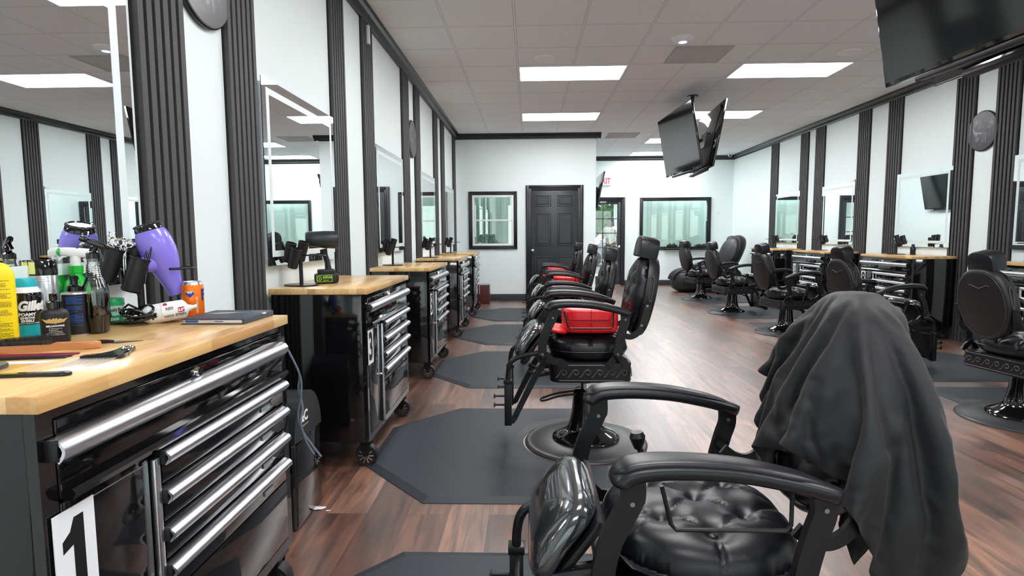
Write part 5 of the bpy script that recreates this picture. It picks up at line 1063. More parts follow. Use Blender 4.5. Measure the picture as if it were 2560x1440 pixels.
-8,-2,3,-1,-6,-8,-3,-7,-8,28,9,3,-7,5,2,-7,1,3,-6,-5,2,10,-1,12,26,6,16,1,-5,4,14,4,-6,8,13,4,-9,10,15,-2,-13,-7,10,-8,11,-13,-5,-7,-17,-7,-13,-11,-14,2,7,-4,-9,-8,-7,-3,3,-1,-3,-4,-6,-7,15,7,-6,1,9,-9,-7,5,-12,3,1,-7,12,11,16,19,7,8,-4,9,13,0,-4,10,14,5,-8,0,18,4,-1,-12,-1,8,
-9,13,-13,-7,-1,-15,-5,-14,-12,-11,-14,4,7,-1,-7,-9,-9,-4,0,-6,3,0,-3,9,4,-9,11,1,-13,-4,-1,-11,-10,-4,6,7,11,24,25,-12,8,19,9,-1,-2,13,14,0,4,-11,14,15,3,-8,-10,8,0,-6,18,-14,-9,2,-14,-3,-12,-14,-12,-10,-14,5,8,2,-6,-10,-9,-8,-4,-3,-1,0,15,-1,19,-2,16,-38,-13,-1,-7,-11,-14,4,4,11,15,32,24,-6,17,-4,
5,13,14,-2,9,-9,4,17,8,-3,-10,-5,12,-4,-1,17,-10,-10,4,-13,-1,-10,-14,-13,-12,-10,-11,8,-2,10,-3,-11,-10,-8,-4,-6,-4,21,18,1,8,-4,-31,-19,-5,-1,-11,-16,7,0,13,7,29,27,22,-11,13,10,11,-5,14,-7,-6,18,13,-1,-4,-9,0,10,-7,8,14,-6,-9,3,-13,4,-15,-6,-14,-10,-14,-10,-7,7,-1,13,-4,-11,-11,-9,-2,-3,21,15,-34,3,28,-35,
-14,-2,-11,-1,-18,-1,10,5,14,17,28,26,2,15,0,-4,11,1,-7,13,15,3,-5,0,-5,0,2,-2,15,2,7,-10,-1,-11,8,-15,-1,-13,-12,-11,-11,-13,0,-4,12,11,-6,-10,-11,-11,-2,-8,16,-29,-13,17,11,-3,-2,-18,-4,-18,-6,12,7,14,24,24,26,5,-8,9,0,9,-4,3,10,17,-6,-2,9,-13,-1,2,3,14,-2,11,1,-17,5,2,-15,1,-5,-14,-10,-13,-10,-14,
6,-3,14,8,-7,-10,-10,-11,-15,10,-32,-12,18,11,14,0,-17,-10,-8,-16,4,5,19,26,22,32,-16,2,-2,19,-7,3,6,16,2,-8,11,13,-13,1,-4,0,13,-2,11,2,-18,5,5,-10,-6,6,-10,-13,-16,-5,-10,-2,-9,6,15,4,-10,-8,-14,-21,15,-6,-30,-8,10,22,-10,9,-17,-6,-10,-16,14,18,20,33,23,-15,-9,6,9,23,-11,11,12,-11,1,25,-18,-36,4,30,3,10,
-1,7,7,-20,8,1,-1,-10,9,-11,-8,-16,2,-14,-11,-3,-6,12,15,-2,-11,-10,-29,8,9,-2,-24,-6,3,14,-9,7,-13,-9,-15,10,7,20,25,35,-26,-10,-6,12,21,28,-12,6,-5,19,1,-33,-27,-14,15,47,10,-4,12,5,-17,7,-9,0,12,0,-7,-17,0,-14,2,-9,-13,-9,5,15,11,-8,-11,-46,6,20,-10,17,-21,-7,1,9,-1,-17,6,-12,8,9,19,23,0,-20,-10,-5,
5,16,24,30,-21,9,18,-29,-6,-30,-14,8,30,31,-3,14,2,-16,-1,16,-2,-9,7,-2,-18,-6,-5,13,-11,-14,-6,-5,6,15,5,-10,-62,9,10,17,-3,14,-29,-8,19,-16,-6,7,1,11,12,0,32,3,-32,-20,-11,9,15,19,34,-7,-4,20,-33,-35,-13,4,7,15,31,22,19,-5,-1,-6,2,-16,-3,4,7,-7,-16,10,0,-15,5,-11,-10,-2,13,8,2,-61,15,-6,20,1,-3,9,
-33,7,-1,-5,-5,17,14,26,-1,-11,7,-23,-25,2,3,12,19,36,-13,11,12,-31,-37,-22,3,12,18,30,26,5,-24,-11,29,0,-11,16,-2,-18,11,-9,2,-17,2,14,-8,-10,-5,-4,12,3,-57,7,5,13,6,-15,18,-15,-14,16,-8,-8,17,12,-2,10,3,-14,-20,-19,8,16,8,11,21,8,-8,22,-29,-32,-26,-5,6,32,28,29,6,-29,-20,-6,41,7,-10,7,2,-7,6,-12,-17,14,
3,8,-10,-2,-6,-6,3,-48,13,7,-3,13,-6,-9,-12,5,11,0,-4,11,-10,6,10,0,-22,1,-23,15,4,14,21,-3,16,-10,13,-14,-22,-34,-13,-2,23,38,24,19,-29,-21,-6,23,35,-19,-4,15,2,-9,-12,-14,11,15,10,1,-3,-6,-6,-4,-48,14,11,-2,-3,-14,-17,9,18,4,10,-7,-9,13,2,-11,-4,-8,-5,-12,-3,12,13,7,20,5,-10,1,-2,-13,-17,-29,-14,4,34,35,
22,-16,-19,-16,23,41,-7,-10,1,3,1,-18,9,-12,14,2,9,9,3,-3,-4,-55,14,13,0,-18,-16,-5,0,14,13,14,-3,-6,3,-12,15,-18,-15,-9,-12,12,17,-3,15,5,12,-20,1,10,-12,-16,-19,-21,-6,22,43,15,1,-9,-23,13,33,13,-2,-37,-3,37,-9,-18,-5,5,5,8,9,10,6,1,-52,14,12,-11,-18,-13,-4,6,15,13,12,0,-5,-14,10,-8,-20,-7,-10,-13,3,21,
14,8,13,-12,3,0,1,-18,-12,-17,-10,-20,10,41,26,16,14,-41,-10,21,28,6,-31,-25,18,34,-24,7,-2,1,1,0,8,11,0,-31,13,1,-12,-15,-14,1,8,15,14,9,2,-13,2,-8,-23,3,-4,-14,-2,-18,12,10,12,10,17,-17,3,21,-23,-14,-13,-16,-9,-9,14,43,29,1,-25,-30,16,28,21,4,-32,-7,32,-21,14,9,3,-1,-4,-4,-1,5,-13,-3,5,-15,-14,-6,2,10,
14,13,9,1,-8,-3,-10,-21,10,-12,-23,-12,-14,6,5,10,16,10,1,9,-3,17,-23,-9,-8,-12,-3,-2,20,26,17,-5,-31,-17,30,38,-15,16,-7,2,-21,15,15,10,0,-1,-5,-5,-6,-20,8,-1,-15,-9,-5,4,11,14,13,5,-1,-2,-11,-12,-22,-3,-7,-6,-18,-17,-8,1,8,15,9,18,11,-4,9,2,-12,-5,-4,-6,0,-1,14,19,17,-5,-32,-12,27,38,-21,1,-5,11,-3,12,
16,8,3,-1,-5,-6,-37,10,-2,-7,-6,-11,6,12,14,10,4,-3,-5,-15,-12,-9,-9,-16,-2,-15,-20,-12,-8,7,10,21,18,5,14,-8,10,9,-17,-22,20,0,-1,17,11,6,17,-8,-30,-4,38,-18,-9,2,6,11,13,8,15,10,2,0,-5,-53,9,-9,-2,2,-9,7,13,14,4,-9,3,-11,-11,-5,0,-6,-13,-25,-13,-9,-12,-8,-11,14,13,20,11,12,6,13,7,6,-30,-3,11,-1,
1,17,5,10,5,10,-27,18,-12,-17,3,-8,18,9,16,9,14,13,3,2,-69,9,0,-2,1,-8,6,12,11,-12,3,-8,-6,2,-3,-5,-14,5,-37,-17,-3,-5,-1,-16,6,8,20,20,3,16,13,13,-10,-12,-5,8,-2,-2,0,7,8,10,7,-9,-4,-14,11,3,-17,2,13,14,13,10,13,14,5,-77,9,4,-2,4,-5,9,8,-8,-5,-7,4,-4,-6,1,-6,-14,13,-11,-24,-8,-10,-1,
-11,4,-1,5,23,20,19,18,10,-8,-19,-17,10,6,-15,-9,12,8,3,10,-12,-3,-4,12,10,-6,-11,2,14,15,13,10,13,15,-77,3,9,4,3,1,1,-6,-8,-7,-5,2,1,-2,-3,-6,6,-16,-4,14,-21,-13,-9,0,-9,13,-6,19,21,23,9,17,-4,-14,-17,3,4,-22,-6,11,29,-13,-11,13,-15,7,13,-6,2,-10,-2,9,14,15,12,10,14,-68,5,5,1,1,2,-6,-7,-4,
-6,-5,-3,0,0,-6,-7,17,-17,6,21,-14,-13,-18,-10,-7,10,10,3,20,27,8,3,22,-16,-17,1,-13,-18,-12,11,41,-19,-7,12,-8,13,-7,4,1,-3,-9,9,7,15,14,12,10,-56,-1,2,1,0,-5,-6,2,-1,-4,-4,-8,-9,0,-6,16,-6,-4,10,5,-15,5,-20,-21,-6,1,8,18,18,12,19,10,20,-16,-17,16,-20,-15,-19,-1,32,17,-19,5,-12,8,5,1,0,1,3,-8,
13,7,13,13,13]
CAPE_Y = [1168,0,1,5,5,1,3,-9,-10,-11,7,11,-5,-5,-8,-7,8,17,16,15,11,9,13,12,-1,7,15,13,12,3,-2,5,15,14,-8,-12,11,17,12,16,15,14,9,12,15,13,-3,-11,-14,-12,3,10,14,14,14,14,14,-318,-3,4,0,3,5,2,8,-12,-9,-11,7,9,-2,-6,-7,-5,16,15,17,7,13,12,15,7,-2,16,8,12,13,-4,3,16,16,-7,-11,11,14,14,16,11,16,9,
15,16,8,-12,-12,-13,-2,9,13,14,14,14,13,14,-323,-7,-2,2,2,8,2,8,3,-11,-11,-9,9,0,3,-11,2,0,17,16,12,4,16,16,5,13,2,17,7,9,8,-5,18,18,-7,-8,12,12,13,17,15,7,14,16,15,-2,-14,-13,-7,7,12,14,13,14,14,14,14,-336,-1,-5,0,1,2,7,5,9,2,-10,-11,-10,9,2,-3,-9,8,6,17,15,5,12,10,11,15,2,15,17,
11,-5,10,10,9,9,-10,13,10,12,16,17,11,9,17,10,-11,-14,-10,3,12,14,13,13,14,14,13,14,-348,4,-1,-5,-2,2,2,6,10,8,0,-10,-10,-10,6,3,-7,-1,6,14,17,12,7,17,4,13,5,17,13,16,2,-1,15,16,-4,0,14,10,9,17,15,15,8,16,0,-14,-14,-3,14,13,13,13,12,14,13,14,14,-360,4,3,1,-8,0,3,2,5,11,10,-2,-10,-10,-9,
1,5,-6,3,10,16,16,12,13,3,8,12,17,9,17,10,-5,17,17,1,-1,13,11,7,16,10,17,12,13,-13,-10,-13,13,13,13,12,10,13,16,14,14,13,-370,-2,6,5,1,-9,1,3,2,6,10,12,-3,-9,-10,-10,1,2,-2,8,14,17,10,13,14,2,13,13,16,8,17,-4,14,18,4,2,13,10,13,2,15,16,16,2,-14,-13,3,14,15,11,9,14,13,14,15,14,14,-381,
0,-3,6,8,1,-9,0,6,2,8,12,8,-2,-9,-10,-11,0,1,5,12,14,15,10,17,3,12,14,17,5,17,1,12,18,6,11,8,12,7,2,15,16,16,-6,-12,-11,14,14,11,9,14,12,14,15,12,15,14,-390,-3,-1,1,10,7,1,-10,0,6,4,9,12,9,-4,-9,-10,-9,1,4,6,12,17,10,17,9,9,14,17,3,16,13,5,16,16,-2,15,14,-1,7,16,17,5,-9,
-12,9,13,10,9,13,14,12,15,12,14,15,7,-390,-6,-3,-1,8,4,12,1,-7,0,5,4,9,12,10,-6,-8,-12,-4,6,2,7,14,13,15,11,11,14,17,4,12,16,7,18,12,-3,17,17,-4,9,17,15,-8,-9,3,14,14,11,6,14,14,12,12,15,14,5,-1,-381,-3,-8,-2,1,6,14,10,-5,0,0,3,4,10,10,11,-6,-11,1,-5,2,3,8,17,12,17,8,14,16,6,
9,17,11,17,9,2,17,13,-3,12,17,8,-7,-9,14,14,11,12,8,13,11,14,13,14,4,1,15,-385,-8,-6,-4,-3,3,10,11,14,4,-3,-2,0,3,8,13,10,-9,4,-4,-5,2,2,11,15,17,11,14,11,16,2,17,15,16,4,9,16,9,-2,15,16,-1,-11,11,14,10,13,2,14,14,15,12,13,3,5,13,7,-380,-10,-8,-8,-1,-1,6,10,14,11,11,-1,-3,-1,0,6,
12,10,-8,10,-4,-5,2,3,15,14,17,10,14,15,4,12,16,18,7,9,15,4,3,16,12,-10,2,15,11,14,0,15,13,15,14,11,10,-1,12,6,7,-369,-12,-9,-10,-9,0,1,8,11,12,14,12,3,-2,-4,-1,4,12,-3,8,13,-3,-5,1,5,17,16,14,12,15,5,12,15,18,4,14,14,0,8,17,3,-8,14,11,15,1,14,13,14,15,11,13,-2,10,5,11,3,-370,1,
-12,-7,-8,-11,0,0,8,15,12,13,11,7,0,-3,-3,-1,5,7,9,13,-1,-5,1,9,17,17,13,15,5,11,15,17,6,16,10,0,13,13,-6,7,13,14,3,13,14,12,15,12,14,0,9,12,-1,12,9,-385,6,1,-11,-9,-6,-4,-6,-1,10,13,13,13,12,9,3,-2,-3,0,5,5,8,15,0,-5,2,13,16,17,14,7,10,14,17,7,17,7,2,16,1,11,5,14,4,13,
13,14,12,13,15,1,8,13,0,12,5,12,-380,-8,-1,7,-11,-5,-11,2,-12,3,9,12,13,12,13,12,5,0,-4,5,4,2,8,15,0,-5,4,16,17,16,10,8,13,16,10,17,1,9,16,0,11,9,7,14,11,14,13,14,11,5,7,14,0,13,7,7,3,-366,-7,-13,-1,7,-8,-7,-10,0,-13,7,9,11,13,13,12,13,10,1,-4,2,6,5,8,14,0,-5,8,17,17,13,
8,12,14,15,14,1,14,13,0,9,12,13,10,14,11,15,9,14,5,10,4,12,10,4,6,11,-389,3,-3,-11,1,10,-8,-9,-4,-5,-5,3,8,10,11,13,13,12,12,5,-3,2,6,6,8,15,-1,-3,11,17,17,8,12,15,15,10,5,17,8,3,14,12,10,13,9,15,9,14,14,10,11,-4,15,11,4,9,8,-398,-3,-3,-2,1,0,10,-8,-1,-5,-5,-2,-2,6,8,11,11,
13,13,13,8,2,0,5,8,8,14,-2,0,15,17,12,11,13,17,6,13,15,3,13,12,10,14,7,14,12,8,10,12,16,-1,14,11,13,5,1,14,-391,-4,-3,1,0,0,5,-3,-4,-2,-5,-2,-3,-4,5,6,9,10,12,13,13,13,6,2,2,8,8,13,-3,5,17,15,11,14,17,6,16,11,7,13,12,13,7,13,15,3,11,13,15,4,12,13,11,4,1,14,14,-391,-2,2,
-2,1,2,-4,-2,1,-6,1,-3,-2,-4,1,2,4,6,9,10,11,13,14,12,5,3,6,6,13,-3,11,16,13,15,14,10,16,7,15,14,11,9,11,14,1,13,13,15,12,8,12,7,-1,7,15,12,3,-371,-3,2,-1,0,-5,0,2,-3,-2,-4,-6,-2,3,2,2,1,1,5,7,7,9,12,13,14,11,6,5,5,9,0,17,13,18,10,14,13,14,15,10,12,9,13,2,14,14,
12,15,10,8,4,0,10,14,10,0,6,-351,-3,-9,7,1,-3,-3,3,-6,2,-6,-6,1,-2,0,1,2,2,3,5,6,7,8,10,11,12,14,9,7,4,5,9,16,18,13,15,15,14,10,13,10,11,7,11,14,12,13,15,3,6,-2,12,14,7,-2,8,7,-336,-9,-8,8,-2,4,-3,0,-3,-6,-3,-1,-5,-4,9,1,1,2,3,2,4,5,6,7,10,9,11,11,9,6,9,10,
12,17,17,15,16,11,12,13,9,12,7,14,12,14,12,10,4,-1,12,12,-2,6,12,7,11,-333,-9,-9,8,-1,-3,5,-6,0,-3,-1,-3,-5,-9,-3,1,14,6,4,2,3,2,3,5,7,10,12,12,10,7,9,10,11,15,17,16,14,12,15,8,14,7,13,13,12,7,8,15,1,11,12,-4,8,9,12,10,6,-326,-11,-8,8,-3,-5,10,-5,-6,-8,-12,5,2,-1,-6,-10,7,8,
12,-1,5,7,7,7,5,6,6,8,9,12,12,12,12,16,15,15,15,13,11,12,13,9,12,11,10,11,11,5,11,11,0,9,6,9,1,10,-1,-307,-10,-6,-6,-5,9,-4,-8,-10,-10,-9,-1,0,12,-9,9,7,5,7,5,7,7,7,7,4,7,6,7,9,11,11,10,12,15,15,15,16,14,13,12,10,12,12,11,10,11,10,0,15,5,10,8,-2,-1,6,7,7,-299,-12,-5,-7,
-8,-8,-7,-7,-8,-7,-5,4,10,-1,7,7,7,3,3,2,4,6,6,7,7,7,7,8,8,10,14,12,13,15,15,15,15,16,13,12,11,12,12,11,12,9,7,-1,16,10,10,7,0,1,3,5,5,-294,-11,-7,-8,-8,-10,-9,-9,-9,-1,-1,2,10,2,-6,7,5,7,5,6,6,7,7,6,8,6,7,4,7,11,15,13,9,15,15,15,15,15,15,13,12,11,10,10,10,10,9,
-3,6,16,9,10,7,6,-4,10,6,-302,-15,-4,-3,-5,-14,-6,-8,-9,-2,2,-1,-6,10,0,9,5,6,3,3,5,7,7,8,7,8,8,6,5,10,12,12,12,15,15,15,15,14,13,13,13,2,8,10,12,11,11,11,-7,3,11,11,8,11,7,-2,10,-312,12,-7,-5,-11,-9,-7,-17,4,-1,2,-7,-2,7,3,5,-1,8,8,6,6,6,5,9,7,7,10,9,2,6,10,11,15,
15,15,15,12,13,16,13,10,2,4,6,9,9,9,11,15,0,-5,11,11,4,6,6,10,-303,16,-3,-7,-14,-11,-14,-3,5,-5,-13,9,0,-4,8,8,2,9,6,3,3,10,7,5,8,9,6,7,7,7,6,8,18,14,14,16,15,14,12,6,17,8,6,1,4,8,14,8,9,4,-1,-4,13,4,12,10,4,-291,-10,8,0,-4,-10,-18,-14,-2,13,-10,-1,12,-9,9,12,-1,-2,6,
11,8,2,8,9,3,13,0,9,7,11,7,6,12,18,16,14,15,12,15,3,11,17,8,7,2,2,11,-2,3,12,-1,2,3,9,11,13,2,-277,-18,-13,1,-2,19,-10,-17,1,16,-14,-11,12,-10,3,-5,10,9,9,3,6,10,5,3,12,5,6,11,8,2,10,9,6,17,23,14,14,11,11,14,-4,17,16,8,11,2,0,5,4,-3,4,4,4,5,8,13,1,-281,-1,-17,-7,-11,
17,11,-10,-9,4,-9,-1,1,1,1,1,7,2,7,9,10,1,7,9,10,3,12,5,4,11,1,12,6,13,23,18,14,12,10,14,-1,4,17,17,10,13,1,3,5,-3,-1,6,4,-2,9,7,-1,-290,11,-11,-8,-5,-16,14,-11,-6,-1,-13,11,14,2,6,4,3,11,2,8,-1,11,6,12,2,12,-1,13,8,4,9,8,7,11,14,19,18,14,13,6,14,0,4,17,16,14,13,3,
4,-1,-2,-1,1,5,-3,3,5,-296,17,-11,-5,-29,-17,21,-15,-9,0,9,10,5,13,11,-4,10,0,14,-5,13,4,12,3,12,-2,12,3,12,5,14,-2,13,11,13,13,16,16,16,5,16,11,0,5,16,15,17,14,3,2,-1,-1,-1,-1,-1,1,2,-288,-16,-1,-9,-19,-18,19,8,-16,2,8,8,4,14,-2,0,13,8,-2,13,4,11,4,10,-2,12,4,12,-1,12,14,-4,17,11,
14,8,13,15,17,9,16,9,11,0,6,16,15,17,15,4,1,-1,0,-2,0,-1,-2,-313,3,-11,2,-15,-1,10,4,-16,-31,12,22,11,8,8,1,0,9,7,10,7,7,8,-1,12,11,2,6,6,14,-5,10,14,13,15,3,13,15,17,10,17,11,8,12,-2,8,16,15,17,16,3,2,0,-1,-2,-1,0,-325,-16,2,-9,-15,-1,12,11,-3,-34,-3,29,13,6,14,4,0,7,11,4,
12,3,4,9,11,-1,13,1,12,13,-11,12,11,15,16,-4,16,15,16,12,17,14,7,9,11,-4,12,15,17,13,16,5,4,0,-1,-1,-1,-355,1,-16,4,-10,-1,12,17,-10,-27,-11,22,23,14,7,7,5,-2,6,12,5,10,5,9,2,10,2,9,13,11,-15,15,13,12,15,-11,20,15,16,12,18,10,16,5,15,5,-4,15,16,17,8,16,7,5,2,-3,-1,-384,10,-5,2,-13,6,
11,18,-5,-14,-19,2,35,16,7,6,-6,-2,13,4,15,5,11,8,-6,9,10,10,7,17,-19,14,16,16,11,-17,17,17,16,14,16,10,17,9,11,14,-3,1,17,17,11,11,14,8,8,3,-2,-395,-4,17,-7,-11,13,1,13,12,-11,-10,-5,46,6,0,-4,-1,-4,15,1,15,10,11,-9,13,10,7,0,11,20,-17,10,19,14,6,-18,14,21,7,16,18,12,17,16,8,14,8,-4,5,
17,15,5,14,13,10,9,7,-387,-12,7,3,-9,1,9,8,5,4,1,1,22,4,8,-3,-4,-3,-7,13,20,8,1,5,13,-8,17,-3,13,18,-2,6,16,19,-5,-23,14,20,8,16,16,14,17,16,14,9,1,16,-9,15,13,14,4,15,10,12,2,-373,4,-4,-1,-3,4,-6,-1,16,6,7,10,14,3,-4,-20,1,16,11,6,18,9,-4,5,-9,16,-4,16,6,10,2,9,6,13,5,
-23,16,17,7,14,19,17,14,15,12,15,0,18,0,-3,16,15,10,5,15,9,10,-374,-11,6,7,-8,1,9,-5,15,1,10,8,21,-8,-19,-4,14,19,13,4,9,5,1,2,0,13,0,7,12,-3,1,6,14,5,7,-19,14,17,8,16,15,16,10,16,15,6,14,10,16,-6,4,13,15,5,11,13,7,-384,-3,-5,11,5,11,-13,15,-1,17,1,10,15,11,-19,-2,-6,29,4,-9,10,
12,11,10,2,-4,16,13,2,-15,19,0,11,4,4,-19,14,21,8,17,8,15,16,8,16,3,15,16,13,12,5,-9,12,13,7,14,10,-399,-6,-1,10,21,8,6,6,-9,14,15,5,17,5,-10,5,-6,22,9,-6,5,11,11,-1,1,10,0,13,-3,5,12,15,4,-11,-3,-5,3,22,15,14,14,7,16,14,6,16,3,14,14,8,15,0,-4,13,9,13,15,-397,-7,10,1,12,18,9,
4,3,11,6,14,-3,6,-3,17,1,14,-6,2,9,13,10,-5,0,5,10,15,2,5,1,19,17,-26,-6,-4,7,11,19,6,12,13,10,13,9,12,11,18,7,10,10,4,-4,10,12,11,14,-370,-15,8,9,13,13,6,1,13,-10,15,16,0,13,-7,11,2,11,-4,0,11,4,16,-11,8,12,3,12,-8,1,11,21,18,-14,-12,-3,15,-6,13,19,-5,15,17,5,15,10,15,13,1,9,
12,9,-1,15,6,7,15,-354,-13,4,16,5,9,11,-2,13,-6,12,9,12,8,3,12,1,-10,14,3,2,9,5,-4,8,15,-6,-3,-6,-3,-3,24,35,11,-16,-2,14,-2,0,19,0,-1,18,15,4,12,12,12,11,14,-5,8,16,11,8,3,10,-339,-10,-2,15,18,-7,5,14,0,7,5,13,16,-3,11,14,5,-10,13,-11,16,-3,12,0,3,-7,0,2,10,-1,2,-6,28,27,7,-13,
3,10,3,13,3,-8,18,2,16,9,14,-3,17,9,-1,17,4,9,13,12,12,-340,0,-6,14,1,6,12,14,5,5,-3,14,14,5,12,3,12,-4,7,-9,12,-3,14,-8,7,1,-4,-10,7,-3,16,1,11,24,10,4,-7,10,6,-3,17,-5,3,20,-1,16,-2,17,3,9,13,11,9,7,3,10,13,-337,7,1,12,3,9,13,11,0,4,5,13,14,10,2,13,-6,15,1,-6,3,4,
8,0,4,-3,-16,13,3,-16,13,17,3,13,17,3,-2,-7,17,7,17,-7,-2,17,4,0,9,1,9,14,9,10,10,13,7,3,12,-334,5,16,11,7,8,13,11,0,3,8,13,11,8,10,2,7,16,4,-15,-3,10,7,-1,4,-2,-12,16,-10,-11,12,17,4,7,21,4,0,-6,11,5,8,8,-6,-5,20,1,6,7,7,5,13,13,12,1,4,11,9,-328,15,15,7,9,14,13,8,
2,4,9,12,12,10,9,1,4,9,-9,7,-3,4,10,-3,2,-10,7,-12,15,-17,2,13,10,13,4,20,3,-10,0,15,5,8,0,-4,8,7,7,9,12,9,-4,12,13,10,5,-2,5,-308,14,17,6,13,14,12,8,2,5,10,13,12,9,9,4,-8,-9,19,5,1,-13,14,2,9,-18,-9,-12,12,2,4,15,-3,7,13,7,15,2,-1,-3,11,1,8,0,5,3,4,14,13,17,-11,
2,13,12,11,5,2,-302,13,16,12,13,13,12,6,1,8,12,12,12,3,-2,-5,-6,-7,16,2,1,-7,20,-9,19,-14,-10,-12,5,8,15,-7,7,11,14,-2,14,0,11,-9,8,7,1,7,0,7,16,15,7,6,11,-13,3,12,12,11,5,-293,13,13,15,13,14,11,3,5,11,6,14,0,-5,-7,-5,0,6,-1,10,-3,-14,19,3,2,10,-13,-9,11,15,-10,9,-3,1,19,4,12,
19,-2,-25,8,9,12,2,11,14,3,17,17,10,-5,4,-10,4,7,12,12,-280,13,14,14,14,14,11,5,6,0,15,-4,-5,-8,-6,-6,6,17,-4,-7,0,18,-10,-3,8,12,-4,3,18,13,-9,-10,-13,18,9,13,9,5,-3,1,-5,-4,12,8,15,9,10,17,10,17,9,-2,-4,-8,7,1,12,-260,14,14,14,14,14,9,10,1,8,-3,-15,-6,-4,-9,-5,5,14,7,-3,9,4,-1,
-13,12,5,14,4,20,0,3,-19,-5,-4,16,11,10,-4,21,-19,-8,26,-6,13,12,7,11,11,15,12,15,0,3,-3,-8,7,-1,-240,15,13,13,14,14,13,5,2,-4,-7,-14,-10,-7,-5,-4,19,8,-1,6,0,-1,0,4,-2,10,9,8,26,3,-12,8,-14,-1,6,0,10,7,4,-15,2,15,12,4,6,7,11,15,14,13,15,12,3,1,-5,-8,1,-229,15,14,13,14,13,8,2,-7,
-6,-6,-7,-8,-12,-4,1,5,10,-4,6,0,-6,0,4,-5,14,13,16,19,6,-7,12,-8,4,-8,19,5,-10,-1,0,-5,6,10,1,10,8,15,14,14,15,13,12,13,5,-1,-6,-8,-220,14,14,14,13,8,1,-9,-7,-7,-6,-6,-1,4,-3,-7,8,-13,-1,12,12,6,-3,-7,5,7,12,0,9,21,10,9,-1,-12,4,9,-6,-10,0,7,-2,6,-4,2,12,12,14,14,15,14,17,10,
9,12,8,-3,-4]
